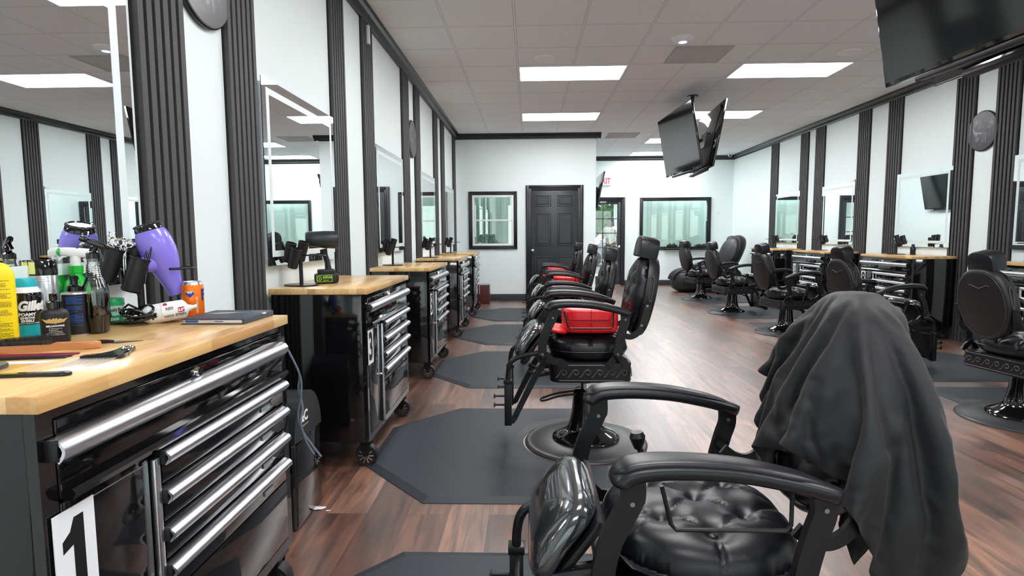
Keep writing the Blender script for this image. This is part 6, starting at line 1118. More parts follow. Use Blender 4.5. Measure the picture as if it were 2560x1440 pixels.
CAPE_Z = [423,14,14,14,15,14,14,15,14,14,14,14,14,14,14,14,13,5,6,4,4,4,5,5,5,5,6,6,7,7,8,7,6,-7,-5,-4,-10,-4,-2,-4,-3,-2,-1,-2,-4,-9,-13,-12,-11,-12,-14,-12,-11,-11,-10,-10,-10,-122,13,15,14,14,14,15,14,13,15,14,14,14,14,14,15,14,7,8,4,2,6,5,6,3,6,5,6,7,7,8,8,4,-5,-6,-5,-10,-2,-2,-3,-4,-1,-1,
-3,-6,-11,-12,-12,-12,-13,-13,-11,-11,-10,-11,-9,-11,-124,13,14,14,14,15,14,13,15,14,14,14,14,15,14,13,14,14,6,6,2,3,7,7,2,6,5,5,8,7,8,8,0,-1,-6,-6,-9,-1,-1,-3,-6,1,-1,-4,-9,-13,-11,-11,-13,-13,-11,-11,-12,-10,-10,-10,-10,-128,14,14,14,14,14,14,14,14,15,13,14,15,14,14,14,14,12,13,6,3,3,2,7,6,6,5,5,5,
5,9,6,6,-5,-6,-4,-9,1,-1,-4,-6,-1,2,-6,-11,-13,-10,-12,-14,-11,-11,-12,-10,-10,-10,-10,-10,-131,13,14,14,14,14,15,14,13,14,15,14,14,14,15,14,13,14,13,9,5,2,3,3,8,7,5,4,6,4,8,8,4,-5,-4,-5,-10,1,1,-6,-3,-4,3,-8,-13,-10,-12,-13,-12,-11,-11,-12,-9,-10,-10,-10,-10,-134,14,13,14,14,14,14,14,15,13,13,15,14,14,15,
14,14,14,14,10,7,3,3,2,8,7,6,3,7,4,6,9,0,0,-6,-5,-9,0,2,-5,-3,-4,1,-10,-12,-12,-11,-12,-11,-12,-13,-8,-11,-9,-10,-11,-8,-137,13,13,14,13,14,14,15,14,14,13,13,15,15,14,15,14,14,14,12,9,5,2,2,6,8,6,5,3,8,5,8,2,-1,-6,-6,-9,0,-4,2,-3,-3,-2,-14,-10,-11,-16,-10,-9,-13,-8,-10,-11,-11,-9,-9,-9,-139,
13,12,14,13,14,14,14,14,15,13,13,13,15,15,15,14,15,14,13,10,8,3,2,4,8,6,5,3,8,4,9,3,-1,-6,-10,-6,-3,1,1,-2,-4,-6,-14,-13,-12,-10,-10,-13,-8,-9,-11,-11,-10,-9,-8,-10,-141,12,13,13,13,13,15,13,15,14,14,14,12,13,16,15,14,15,14,14,12,9,5,2,4,7,7,4,3,9,4,4,8,-5,-5,-9,-4,-3,1,2,-2,-5,-11,-13,
-12,-14,-8,-12,-9,-8,-11,-11,-10,-9,-9,-9,-12,-141,12,12,13,14,12,12,14,15,15,14,15,13,12,13,16,15,14,15,13,14,12,8,2,3,6,7,5,3,8,6,2,8,-3,-7,-9,-3,-2,1,1,-3,-6,-14,-13,-13,-10,-9,-13,-6,-9,-11,-12,-8,-9,-9,-13,-15,-137,13,11,13,13,13,11,12,15,15,15,15,14,13,13,13,15,14,11,17,15,13,11,5,2,4,8,5,3,8,
6,3,6,-1,-8,-9,-4,1,1,0,-3,-12,-13,-13,-10,-10,-13,-8,-6,-11,-12,-9,-9,-8,-14,-14,-10,-138,12,12,12,12,13,12,12,12,12,17,15,16,14,14,12,13,15,7,17,17,14,14,9,3,3,6,5,6,4,9,2,3,2,-9,-8,-3,2,1,-1,-6,-14,-12,-13,-8,-14,-8,-8,-10,-10,-9,-9,-9,-13,-14,-10,-10,-139,12,11,12,13,12,13,12,11,12,11,15,17,16,15,14,
12,14,10,10,17,17,14,13,7,3,3,7,5,3,9,5,3,0,-8,-9,-2,3,1,-3,-10,-13,-14,-8,-14,-8,-8,-9,-10,-10,-9,-8,-13,-13,-12,-10,-9,-140,12,11,12,12,12,13,12,12,11,11,12,14,16,17,15,15,12,13,11,9,16,17,15,12,4,3,4,6,4,8,6,3,-1,-9,-6,-1,2,1,-5,-13,-13,-11,-13,-9,-7,-11,-7,-10,-9,-8,-12,-14,-12,-10,-9,-10,-147,16,
13,10,10,15,13,13,12,9,12,12,12,13,16,16,16,16,13,12,10,10,15,17,14,11,2,3,6,4,8,6,4,-2,-10,-5,1,2,0,-9,-14,-13,-12,-9,-8,-11,-10,-5,-10,-8,-10,-15,-13,-10,-9,-9,-15,-149,15,17,13,11,8,16,14,12,11,12,12,11,13,12,15,15,17,15,13,12,12,9,15,17,14,7,3,3,4,8,7,4,-3,-9,-4,2,2,-2,-14,-12,-13,-11,-7,-11,
-12,-8,-3,-10,-9,-15,-13,-10,-9,-10,-16,-13,-152,16,16,16,14,8,12,16,12,13,13,12,11,12,12,12,14,15,17,12,14,14,12,8,15,18,12,5,3,3,7,7,5,-4,-9,-1,2,1,-7,-14,-12,-13,-6,-11,-13,-7,-8,-7,-6,-14,-14,-11,-9,-11,-15,-16,-17,-147,16,12,17,16,15,8,14,16,13,13,12,12,12,12,12,12,12,15,16,14,13,14,11,9,15,17,11,4,2,5,
8,5,-6,-7,1,2,-1,-11,-14,-13,-7,-9,-14,-8,-7,-8,-6,-11,-14,-13,-8,-13,-14,-17,-16,-12,-160,18,17,14,17,15,14,15,14,11,16,15,13,12,12,12,12,12,11,15,15,14,13,13,12,8,16,17,8,3,3,7,6,-6,-6,2,2,-5,-13,-14,-10,-7,-14,-9,-7,-8,-6,-11,-11,-14,-14,-16,-9,-14,-16,-12,-11,-172,17,18,17,17,18,11,15,17,10,16,16,17,13,14,12,12,
11,12,12,12,14,16,14,11,12,9,16,16,6,2,6,6,-8,-2,2,0,-9,-13,-12,-7,-14,-10,-6,-9,-6,-16,-14,-13,-6,-17,-12,-14,-10,-12,-12,-9,-184,17,17,16,18,14,16,16,10,18,15,17,17,17,14,14,13,12,12,12,12,10,13,14,15,13,12,9,17,13,3,4,7,-8,-1,2,-2,-12,-13,-8,-12,-12,-6,-7,-9,-17,-14,-11,-8,-15,-14,-11,-9,-11,-12,-10,-11,-191,17,13,
18,10,15,16,17,15,17,17,17,17,15,16,17,15,14,13,13,12,11,11,10,13,15,13,13,10,17,9,3,7,-8,1,1,-6,-14,-8,-11,-13,-6,-8,-11,-17,-12,-12,-7,-13,-14,-10,-11,-13,-9,-11,-12,-16,-194,17,13,17,13,17,16,14,17,15,12,15,17,17,17,17,17,18,15,14,13,14,11,11,10,11,13,14,14,12,16,4,6,-6,2,-2,-11,-10,-9,-13,-7,-7,-12,-17,-11,-10,
-12,-9,-14,-10,-12,-12,-10,-10,-13,-17,-15,-197,16,16,13,17,15,17,13,16,17,15,15,11,17,18,18,17,17,17,15,14,15,13,13,12,10,10,12,13,15,14,12,3,-4,2,-4,-10,-10,-13,-8,-6,-14,-16,-9,-11,-12,-11,-10,-11,-12,-12,-10,-11,-15,-16,-15,-14,-200,15,17,11,17,15,18,15,13,11,17,17,16,17,12,18,17,17,16,18,16,16,15,14,13,12,12,11,12,14,13,11,
8,0,-6,-3,-7,-13,-8,-7,-15,-13,-9,-11,-12,-11,-10,-11,-11,-12,-13,-11,-16,-14,-13,-15,-13,-202,13,9,14,17,17,14,9,16,16,18,17,17,12,17,18,11,17,17,17,18,17,17,16,15,13,10,10,12,14,12,12,10,4,-5,-3,-11,-6,-8,-16,-11,-8,-11,-12,-11,-12,-12,-8,-11,-13,-14,-13,-15,-14,-13,-14,-15,-203,14,0,14,17,16,11,17,17,16,11,17,17,17,17,14,16,16,
13,17,17,16,17,16,17,16,17,14,13,11,9,9,9,4,0,-1,-7,-8,-14,-9,-10,-15,-6,-12,-11,-12,-13,-6,-14,-13,-14,-15,-13,-14,-17,-13,-17,-197,11,-13,16,16,15,17,16,15,14,15,17,18,11,15,15,15,15,16,17,17,16,16,16,17,16,16,15,14,13,11,13,10,0,0,0,-1,-5,-12,-10,-14,-12,-12,-11,-10,-9,-11,-17,-7,-17,-11,-13,-14,-17,-15,-16,-15,-192,-9,-1,13,
15,15,15,16,16,16,17,17,10,13,13,15,15,16,18,18,18,17,16,17,17,16,18,16,17,13,11,8,9,0,0,0,0,-1,-8,-10,-13,-11,-11,-12,-12,-14,-15,-18,-2,-12,-13,-16,-16,-18,-9,-15,-15,-201,-13,13,12,15,12,14,15,16,17,9,16,10,18,15,16,16,15,15,17,16,15,16,16,16,16,17,21,18,11,7,12,13,0,0,0,0,-6,-3,-9,-9,-14,-13,-13,-14,-13,-14,
-18,-12,-7,-14,-13,-14,-15,-16,-8,-14,-198,-6,13,10,13,7,16,16,12,7,14,13,18,15,9,16,15,16,15,16,17,16,17,16,16,16,14,14,24,18,9,13,12,0,0,0,0,-7,-8,-9,-9,-17,-13,-14,-12,-13,-13,-13,-15,-13,-13,-13,-14,-13,-15,-12,-12,-184,-10,17,17,11,-2,18,2,18,8,16,14,7,16,13,16,15,16,15,17,17,16,17,15,14,16,14,13,16,22,14,10,11,
5,8,0,-9,-8,-3,-6,-12,-17,-15,-15,-14,-13,-13,-14,-9,-15,-16,-12,-13,-14,-14,-15,-12,-185,7,18,16,11,9,-12,18,13,14,13,11,17,16,12,13,6,15,17,17,18,14,13,14,15,16,14,13,14,13,21,17,7,3,7,1,-4,-6,-7,-11,-3,-13,-13,-18,-16,-14,-8,-14,-16,-14,-16,-16,-12,-14,-12,-12,-15,-179,8,15,20,13,4,3,11,19,4,10,14,12,11,10,14,14,16,18,
14,11,12,14,14,17,14,15,12,14,12,12,21,15,6,1,0,-2,-7,-3,-13,-8,-3,-12,-13,-17,-18,-10,-17,-15,-12,-16,-16,-16,-13,-13,-10,-15,-159,5,6,18,11,1,13,9,12,14,3,3,15,11,16,15,14,16,9,12,12,14,17,16,12,14,15,13,13,12,11,12,19,12,1,2,-2,-7,-8,-4,-15,-5,-4,-12,-10,-18,-17,-14,-13,-17,-16,-15,-16,-15,-14,-10,-16,-144,13,-7,14,12,
12,16,0,8,13,14,4,17,10,-6,18,14,10,10,12,16,17,15,12,11,16,13,14,12,12,11,11,10,8,1,15,-2,-5,-8,-3,-14,-10,-5,-4,-10,-9,-17,-16,-13,-17,-18,-14,-16,-17,-13,-15,-16,-126,15,-5,6,14,9,2,9,13,15,11,14,3,21,-3,-9,18,12,7,15,18,13,11,12,16,12,11,15,13,10,11,11,9,6,4,5,5,-3,-4,-8,-4,-14,-10,-4,-7,-5,-8,-16,
-15,-18,-17,-17,-17,-15,-17,-16,-15,-119,0,17,8,3,8,0,10,12,16,17,14,-10,13,15,-12,12,4,15,20,12,10,12,17,11,12,12,14,12,10,12,11,7,4,6,5,-1,0,-2,-7,-2,-7,-14,-9,-5,-7,-4,-7,-15,-16,-18,-17,-17,-18,-17,-17,-16,-113,4,4,11,1,7,14,19,-8,17,11,15,-9,7,11,-4,7,14,20,8,11,13,17,10,11,12,14,13,7,12,10,12,5,6,
8,4,-2,-2,0,-5,-2,-7,-6,-13,-9,-6,-7,-4,-6,-15,-15,-17,-18,-16,-18,-18,-17,-111,-12,9,11,1,16,14,21,6,-12,19,3,12,18,-9,-9,20,15,3,9,16,16,9,10,14,13,14,8,8,11,8,10,5,8,11,1,-1,-2,0,-4,-1,-5,-8,-6,-14,-8,-6,-6,-5,-6,-14,-15,-16,-17,-17,-18,-18,-129,1,6,10,10,7,22,13,14,-22,14,17,8,18,6,-12,1,15,5,18,
10,10,9,16,11,15,11,6,9,12,7,9,4,7,13,0,-3,-1,0,-2,0,-4,-8,-7,-7,-14,-7,-7,-3,-7,-7,-14,-13,-16,-17,-17,-17,-139,2,0,10,13,9,20,14,11,-22,5,19,15,15,18,-3,0,-2,12,8,13,9,16,9,17,15,5,6,12,12,5,8,4,9,5,4,-3,-1,-1,0,0,-4,-4,-9,-5,-9,-15,-5,-6,-4,-8,-9,-12,-13,-14,-18,-17,-142,-2,16,8,-4,15,
17,14,21,-23,-14,17,25,17,15,8,-11,-3,13,8,12,17,9,15,15,7,6,10,14,8,4,10,5,8,1,4,-4,1,0,-1,-1,-2,-3,-8,-6,-5,-13,-13,-5,-3,-8,-8,-9,-11,-12,-14,-17,-147,9,11,15,-2,10,20,18,10,-22,-28,11,25,27,15,2,-5,-4,13,19,4,14,9,16,14,12,-1,14,9,4,8,12,4,7,0,4,-5,0,6,-4,-3,-2,-3,-3,-8,-5,-8,-15,-9,
-2,-8,-9,-8,-9,-11,-11,-12,-146,-1,11,19,16,8,14,15,20,-23,-17,-15,24,28,13,6,0,-8,15,12,11,-1,18,15,12,6,8,17,-2,-3,14,11,7,6,0,2,-3,-1,7,-4,-4,-2,-2,-3,-6,-7,-7,-6,-12,-9,-7,-8,-9,-8,-11,-10,-11,-150,3,17,15,19,16,-1,15,13,12,-18,-21,11,23,10,11,-8,1,19,13,1,10,7,15,12,7,14,9,-4,13,25,12,-20,5,-2,
0,1,-3,9,-4,-3,-3,-2,-4,-5,-7,-7,0,-12,-14,-7,-8,-8,-9,-9,-11,-10,-148,7,12,18,10,16,16,10,4,17,2,-11,-14,19,16,2,2,-2,18,14,16,9,1,-2,18,12,12,-2,8,15,21,15,-5,-22,-4,5,-4,-3,10,-6,10,-6,-6,-8,-5,0,-11,-2,-7,-14,-12,-8,-8,-9,-8,-10,-11,-137,13,6,17,9,4,17,16,15,1,-1,9,-5,16,-3,2,1,5,17,20,19,
14,7,-7,-6,15,11,4,15,4,17,14,3,-16,-16,4,-4,-2,8,4,-1,-4,1,-13,-8,1,-7,-8,-2,-7,-11,-14,-11,-11,-8,-9,-10,-130,13,13,6,7,13,12,16,4,6,-2,9,-2,12,2,11,-8,12,21,15,17,11,6,-4,-12,15,13,5,16,8,15,0,10,-8,-12,-10,0,-4,4,13,-6,9,-10,-9,-14,2,-8,1,-11,-4,-8,-15,-14,-12,-9,-8,-9,-126,12,10,3,16,7,13,
7,18,14,-20,12,7,5,2,8,12,4,12,14,14,12,5,-3,-14,18,16,10,18,7,-6,0,6,5,-13,-11,9,12,10,-14,-1,3,-1,-14,-3,-10,-9,-1,0,-15,-1,-15,-14,-14,-12,-9,-9,-106,-7,13,9,16,5,6,15,7,12,6,-9,11,4,16,-4,12,10,10,12,10,6,2,-1,8,9,18,3,17,7,-14,3,4,9,-9,-15,10,12,12,8,-22,-2,5,-14,-6,-13,-8,-2,6,-6,
-13,-12,-15,-9,-16,-15,-9,-105,-2,16,5,11,16,2,14,6,12,13,-17,12,8,16,5,11,-2,16,4,5,14,-7,-2,19,6,13,11,16,10,-17,-4,5,6,4,-12,0,19,3,9,-13,-13,6,-8,-11,-12,3,-4,-7,-4,-8,-11,-10,-13,-15,-16,-14,-105,3,15,10,7,7,5,15,5,13,14,-8,4,13,13,11,20,-15,11,2,8,8,-7,11,1,17,11,15,16,8,2,-27,0,10,10,2,
-10,8,8,6,-6,-19,6,-10,-1,-16,-4,6,-4,-11,-10,-5,-15,-13,-12,-12,-13,-116,11,11,10,2,6,11,12,11,10,11,10,-5,17,6,15,6,-7,7,3,7,5,0,3,13,17,7,11,7,15,3,-5,-30,15,11,10,-9,-3,15,2,-1,-15,-5,-8,13,-9,-21,0,8,-14,-5,-13,-12,-14,-15,-12,-13,-115,8,13,7,2,7,12,12,9,11,12,13,10,3,14,10,-3,10,-9,10,21,-9,
-10,13,7,24,0,8,16,3,8,4,-32,-2,20,12,-6,3,1,9,-1,-8,-16,-5,9,2,-12,-15,9,-4,-14,-14,-14,-12,-14,-14,-12,-117,10,8,5,7,6,12,12,10,11,12,13,6,16,11,5,14,-1,-5,11,4,10,-11,12,6,11,9,10,5,16,9,0,-3,-29,-3,37,-1,-16,5,9,4,-9,-13,-10,-2,7,-13,-11,4,-2,-5,-10,-13,-17,-17,-14,-14,-120,9,6,5,7,9,12,12,
10,11,13,13,10,14,10,3,16,-3,-1,16,-2,14,-7,14,11,-3,13,-2,14,8,15,15,1,-6,-21,6,15,-12,-7,2,8,-1,-15,-18,17,-16,-10,-11,5,1,-7,-6,-12,-14,-17,-16,-16,-125,7,7,5,8,11,12,12,10,11,13,13,13,11,9,6,14,9,-10,11,-1,13,6,13,5,8,2,11,-7,16,20,11,24,-13,-12,-23,4,6,3,-10,-7,7,-4,-12,-10,8,-17,-10,0,-5,-7,
-3,-9,-13,-14,-16,-17,-134,7,7,11,10,6,12,12,10,12,13,13,12,9,11,12,13,8,-10,14,-6,13,13,17,11,9,-12,10,19,4,1,18,15,8,-3,-25,0,-8,-7,-9,7,-13,2,-11,-7,2,-1,-3,-17,-11,1,-9,-9,-9,-13,-14,-16,-143,7,9,10,11,6,13,10,11,13,15,9,14,13,15,17,15,-11,8,0,17,9,8,16,13,-5,5,9,2,7,9,4,12,24,6,-18,-21,
-14,-7,13,5,-20,-15,-2,-13,1,-4,-4,-2,-3,-14,-8,-12,-10,-10,-12,-13,-151,6,11,10,10,7,13,12,12,13,11,16,15,16,17,15,6,-15,9,18,20,6,8,2,8,17,8,13,-9,5,9,8,13,10,20,-16,-19,-20,-16,17,-11,-8,-13,-9,-11,4,-6,-4,-7,-3,-11,-11,-10,-13,-10,-10,-12,-155,8,10,10,11,8,13,12,16,14,16,10,16,16,16,18,4,-12,5,23,11,18,20,
-3,12,20,2,-1,9,-7,4,3,28,7,2,-10,-22,-8,-9,-3,-10,2,-15,4,-13,-16,-6,-1,-7,-7,-9,-11,-10,-11,-13,-9,-11,-157,10,8,10,11,11,13,15,16,15,16,10,15,16,15,15,-2,4,20,14,9,9,19,15,12,1,19,-1,7,-2,3,0,8,20,13,-17,-17,-1,-21,-12,0,-9,-9,-12,-8,-14,-1,-8,-10,-8,-9,-9,-10,-10,-12,-12,-11,-157,10,9,11,11,11,15,17,16,
15,16,16,16,12,15,18,8,-1,20,4,16,10,19,11,15,9,12,10,-6,5,13,-5,5,16,-6,-1,-12,-7,-21,-18,-6,-3,-14,-6,-12,-10,-7,-10,-10,-9,-8,-10,-10,-10,-10,-12,-12,-158,10,11,11,12,14,17,15,16,16,16,15,16,17,15,6,14,11,13,10,6,15,9,7,20,20,14,13,-12,3,6,-5,6,11,-2,-3,-5,0,-12,-23,-11,-9,-9,-13,-11,-12,-11,-11,-10,-9,-6,-12,
-9,-11,-9,-12,-11]
def cape():
    ax_ = []
    for steps in (CAPE_X, CAPE_Y, CAPE_Z):
        s_ = 0; r_ = []
        for v in steps: s_ += v; r_.append(s_ / 1000)
        ax_.append(r_)
    ny = CAPE_NY + 1; F_ = [(i * ny + j, (i + 1) * ny + j, (i + 1) * ny + j + 1, i * ny + j + 1) for i in range(CAPE_NX) for j in range(CAPE_NY)]
    me = bpy.data.meshes.new('salon_cape'); me.from_pydata(list(zip(*ax_)), [], F_); me.shade_smooth(); me.materials.append(M_CAPE)
    o = bpy.data.objects.new('salon_cape', me); COL.objects.link(o)
    a = o.modifiers.new('th', 'SOLIDIFY'); a.thickness = .0025; a.offset = 1; a = o.modifiers.new('sub', 'SUBSURF'); a.levels = 1; a.render_levels = 2
    tag(o, 'large black salon cape draped in folds over the nearest chair back', 'cape')
cape()
# ================================================================== MASSAGE CHAIR
t = thing('massage_chair', 'bulky black massage lounge chair in the far corner beside the wide window', 'massage chair', (3.95, 12.55, 0), .0)
LT = mat('black_vinyl', (.014, .015, .019), .42)
MB().superell((.05, 0, .30), (.50, .36, .22), .6, .5, 40, 16).build('chair_base', LT, t, ang=1.2)
m = MB(); m.superell((-.62, -.05, .235), (.30, .31, .235), .75, .7, 40, 20); lg = m.build('leg_rest', LT, t, ang=1.3)
for yy in (-.19, -.02, .14): MB().tube([(-.62 + .315 * cos(a), yy - .06, .235 + .25 * sin(a)) for a in [.35 * pi + .62 * pi * k / 16 for k in range(17)]], .022, 10).build('leg_rest_rib', LT, lg)
MB().superell((-.02, 0, .46), (.33, .27, .09), .6, .5, 36, 12).build('seat_pad', LT, t, ang=1.2)
MB().superell((.40, .06, .80), (.15, .40, .42), .75, .75, 40, 20, rot=(0, .42, 0)).build('outer_back_shell', M_SHELL, t, ang=1.2)
MB().superell((.28, -.10, .84), (.10, .26, .33), .8, .8, 40, 20, rot=(0, .42, .35)).build('back_pad', LT, t, ang=1.2)
MB().superell((.50, .24, 1.02), (.16, .14, .15), .6, .6, 30, 14, rot=(0, .3, .2)).build('head_wing', LT, t, ang=1.2)
for sgn in (-1, 1): MB().superell((-.02, sgn * .33, .50), (.36, .075, .11), .5, .6, 30, 12, rot=(0, -.08, 0)).build('padded_arm', LT, t, ang=1.2)
MB().b2(-.45, .45, -.30, .30, 0, .10, .03).build('floor_plinth', M_BLK, t)

# ledge and clutter under the wide window
struct(MB().b2(3.25, 4.36, YC - .17, YC - .035, .865, .90, .004).build('trim_6', M_TRIM))
def lump(lab, x, y, z, r, seed):
    q = random.Random(seed); m = MB(); m.superell((0, 0, r[2] * .8), r, .7, .8, 26, 12); 
    for v in m.b.verts:
        n_ = v.co.copy(); k = 1 + .25 * sin(n_.x * 70 + seed) * cos(n_.z * 90 + seed * 2) + .12 * sin(n_.y * 60 + n_.x * 30); v.co = Vector((n_.x * k, n_.y * k, max(0, n_.z * k)))
    o = m.build('folded_cape', M_CAPE, None, ang=1.4); o.location = (x, y, z); tag(o, lab, 'cape', 'crumpled black capes on the window ledge')
lump('crumpled black cape at the left end of the window ledge', 3.40, YC - .10, .90, (.12, .055, .05), 1); lump('tallest black bundle in the middle of the window ledge', 3.72, YC - .10, .90, (.13, .06, .085), 4); lump('flat black cape at the right end of the window ledge', 4.10, YC - .10, .90, (.15, .055, .045), 7)

# ================================================================== PERSON IN THE REAR ROOM
def skin(name, joints, edges, m, parent=None, sub=2):
    me = bpy.data.meshes.new(name); me.from_pydata([j[0] for j in joints], edges, []); o = bpy.data.objects.new(name, me); COL.objects.link(o)
    o.modifiers.new('skin', 'SKIN'); lay = me.skin_vertices[0].data if me.skin_vertices else None
    if lay is None: return o
    for k, j in enumerate(joints): r = j[1]; lay[k].radius = (r, r) if not hasattr(r, '__len__') else r
    lay[0].use_root = True; s_ = o.modifiers.new('s', 'SUBSURF'); s_.levels = sub; s_.render_levels = sub; me.materials.append(m)
    bpy.context.view_layer.update(); dg = bpy.context.evaluated_depsgraph_get(); m2 = bpy.data.meshes.new_from_object(o.evaluated_get(dg)); bpy.data.objects.remove(o, do_unlink=True)
    m2.shade_smooth(); m2.materials.clear(); m2.materials.append(m); o = bpy.data.objects.new(name, m2); COL.objects.link(o)
    if parent is not None: o.parent = parent
    return o
SKIN = mat('warm_skin', (.20, .10, .065), .5)
def person(lab, loc, rz):
    t = thing('person', lab, 'person', loc, rz)
    # faces local -y, about 1.68 m tall
    J = [((0, 0, .95), (.135, .095)), ((0, 0, 1.10), (.12, .085)), ((0, 0, 1.28), (.15, .095)), ((0, .01, 1.40), (.10, .07)), ((0, .0, 1.46), .052), ((0, -.005, 1.52), (.066, .072)), ((0, -.01, 1.60), (.076, .092)), ((0, -.005, 1.66), (.055, .065)),
         ((.10, 0, .88), (.088, .09)), ((.105, -.01, .50), .058), ((.105, .01, .30), .052), ((.105, .02, .09), .036), ((.11, -.09, .035), (.035, .03)), ((.11, -.17, .025), (.03, .02)),
         ((-.10, 0, .88), (.088, .09)), ((-.105, -.01, .50), .058), ((-.105, .01, .30), .052), ((-.105, .02, .09), .036), ((-.11, -.09, .035), (.035, .03)), ((-.11, -.17, .025), (.03, .02)),
         ((.175, .0, 1.37), .052), ((.215, .0, 1.10), .036), ((.20, -.12, .95), .028), ((.17, -.22, .93), .022),
         ((-.175, .0, 1.37), .052), ((-.215, .0, 1.10), .036), ((-.17, -.15, 1.18), .028), ((-.12, -.26, 1.28), .022)]
    E_ = [(0, 1), (1, 2), (2, 3), (3, 4), (4, 5), (5, 6), (6, 7), (0, 8), (8, 9), (9, 10), (10, 11), (11, 12), (12, 13), (0, 14), (14, 15), (15, 16), (16, 17), (17, 18), (18, 19), (3, 20), (20, 21), (21, 22), (22, 23), (3, 24), (24, 25), (25, 26), (26, 27)]
    for wx, wy, wz, s_ in ((.17, -.22, .93, 1), (-.12, -.26, 1.28, -1)):
        wi = 23 if s_ == 1 else 27; pi0 = len(J); J.append(((wx - .006 * s_, wy - .05, wz), (.026, .014))); E_.append((wi, pi0))
        for k, (o_, L_) in enumerate(((-.026, .055), (-.009, .066), (.009, .062), (.025, .048))):
            a = len(J); J.append(((wx + o_, wy - .085, wz - .004), .009)); J.append(((wx + o_ * 1.1, wy - .085 - L_ * .6, wz - .016), .008)); J.append(((wx + o_ * 1.1, wy - .085 - L_, wz - .034), .006)); E_ += [(pi0, a), (a, a + 1), (a + 1, a + 2)]
        a = len(J); J.append(((wx - .036 * s_, wy - .05, wz - .004), .010)); J.append(((wx - .05 * s_, wy - .085, wz - .014), .008)); E_ += [(pi0, a), (a, a + 1)]
    body = skin('body', J, E_, SKIN, t)
    m = MB(); m.superell((0, -.098, 1.575), (.013, .018, .022), .8, .8, 12, 8); m.superell((.077, 0, 1.575), (.008, .018, .03), .8, .8, 10, 8); m.superell((-.077, 0, 1.575), (.008, .018, .03), .8, .8, 10, 8); m.build('nose_and_ears', SKIN, body)
    for sx_ in (-.03, .03):
        MB().sph((sx_, -.087, 1.60), (.012, .008, .008), 12).build('eye', M_WHITE, body); MB().sph((sx_, -.094, 1.60), .0045, 8).build('iris', M_INKB, body)
    MB().superell((0, -.088, 1.535), (.024, .008, .007), .8, .8, 12, 6).build('mouth', mat('lips', (.25, .08, .07), .5), body)
    m = MB(); m.superell((0, .018, 1.625), (.094, .100, .088), .9, .9, 28, 14); m.superell((0, .075, 1.50), (.082, .050, .15), .7, .8, 24, 12); m.build('hair', mat('dark_hair', (.008, .007, .007), .5), t, ang=1.5)
    sh = [((0, 0, .90), (.155, .115)), ((0, 0, 1.10), (.145, .105)), ((0, 0, 1.28), (.172, .115)), ((0, .0, 1.395), (.12, .085)), ((.185, 0, 1.36), .072), ((.225, 0, 1.16), .062), ((-.185, 0, 1.36), .072), ((-.225, 0, 1.16), .062)]
    skin('white_t_shirt', sh, [(0, 1), (1, 2), (2, 3), (3, 4), (4, 5), (3, 6), (6, 7)], mat('white_cotton', (.82, .82, .80), .8), t)
    pa = [((0, 0, .93), (.15, .11)), ((.105, 0, .84), (.10, .10)), ((.11, 0, .48), .075), ((.11, .01, .12), .062), ((-.105, 0, .84), (.10, .10)), ((-.11, 0, .48), .075), ((-.11, .01, .12), .062)]
    skin('dark_trousers', pa, [(0, 1), (1, 2), (2, 3), (0, 4), (4, 5), (5, 6)], mat('dark_denim', (.02, .022, .03), .8), t)
person('person with long dark hair and a white t-shirt standing in the rear room', (2.25, 16.24, 0), -.5)

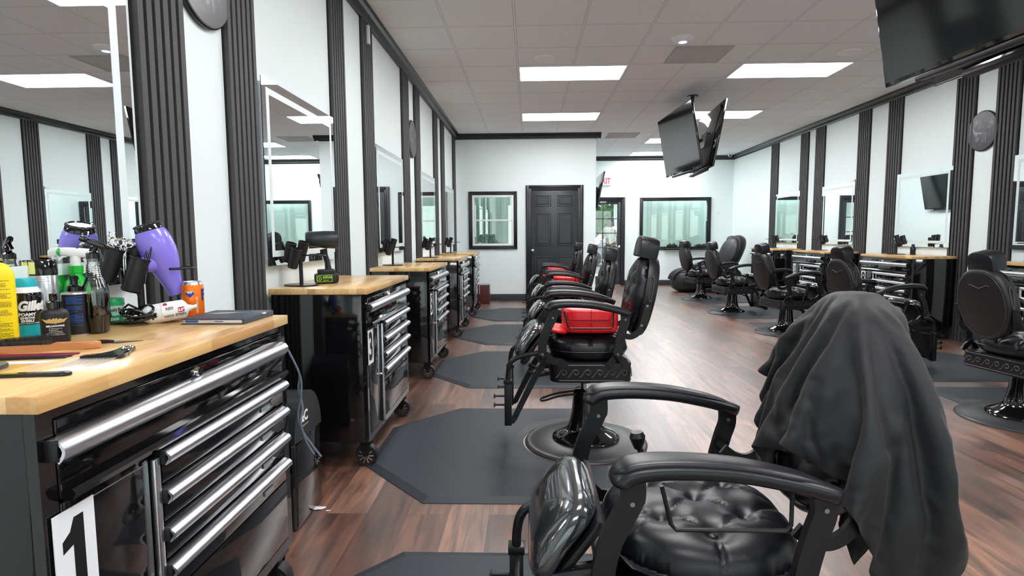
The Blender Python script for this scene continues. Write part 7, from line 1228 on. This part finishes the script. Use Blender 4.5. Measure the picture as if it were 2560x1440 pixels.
# ================================================================== OUTSIDE
def car(lab, loc, rz, col_):
    t = thing('car', lab, 'car', loc, rz); L_ = 2.15
    prof = [(-L_, .35), (-L_, .72), (-1.9, .86), (-1.05, .95), (-.55, 1.40), (.75, 1.45), (1.45, 1.05), (2.0, .95), (L_, .75), (L_, .35)]
    MB().prism([(a, b) for a, b in sp2(prof, 4)], -.86, .86, 'y', .06).build('car_body', mat('car_paint_' + str(col_[0]), col_, .25, coat=.8), t)
    m = MB()
    for sg in (-1, 1): m.prism([(-.92, .98), (-.50, 1.34), (.10, 1.38), (.10, .98)], sg * .868, sg * .862, 'y').prism([(.16, .98), (.16, 1.38), (.72, 1.39), (1.25, 1.03)], sg * .868, sg * .862, 'y')
    m.build('side_windows', M_GBLK, t)
    for wx in (-1.35, 1.32):
        for sg in (-1, 1):
            w_ = MB().lathe([(.20, -.10), (.33, -.11), (.34, -.06), (.34, .06), (.33, .11), (.20, .10)], 28).xf(Matrix.Translation((wx, sg * .78, .34)) @ Matrix.Rotation(pi / 2, 4, 'X')).build('tyre', M_TYRE, t)
            MB().lathe([(0, -.09), (.20, -.10), (.20, .10), (0, .09)], 24).xf(Matrix.Translation((wx, sg * .78, .34)) @ Matrix.Rotation(pi / 2, 4, 'X')).build('wheel_rim', M_ALU, w_)
    return t
car('pale grey car parked outside, seen through the panes of the glass door', (3.9, 25.5, -.12), .15, (.45, .47, .50))
def tree(lab, x, y, h_, r_, seed):
    t = thing('tree', lab, 'tree', (x, y, -.12), 0, 'trees beyond the car park'); q = random.Random(seed)
    MB().tube([(0, 0, 0), (.05, 0, h_ * .35), (0, .05, h_ * .6)], [.14, .10, .06], 10).build('trunk', mat('bark', (.08, .06, .045), .9), t)
    m = MB()
    for k in range(420):
        a = q.uniform(0, 2 * pi); e = q.uniform(-1, 1); R_ = r_ * q.uniform(.75, 1.05); c_ = sqrt(1 - e * e); p = Vector((R_ * c_ * cos(a), R_ * c_ * sin(a), h_ * .62 + R_ * .75 * e)); u_ = Vector((q.uniform(-1, 1), q.uniform(-1, 1), q.uniform(-1, 1))).normalized(); v_ = u_.cross(Vector((q.random(), q.random(), q.random()))).normalized(); s_ = .28
        m.b.faces.new([m.b.verts.new(p + u_ * s_), m.b.verts.new(p + v_ * s_ * .6), m.b.verts.new(p - u_ * s_), m.b.verts.new(p - v_ * s_ * .6)])
    m.sph((0, 0, h_ * .62), (r_ * .8, r_ * .8, r_ * .62), 16); m.build('crown', mat('leaves', (.07, .16, .055), .7), t, smooth=False)
for i, (lab, x) in enumerate((('leftmost green tree seen outside through the glass door', 1.4), ('middle green tree seen outside through the glass door', 5.2), ('rightmost green tree seen outside through the glass door', 9.0))): tree(lab, x, 37 + i, 3.1 + .3 * (i % 2), 1.7, i)
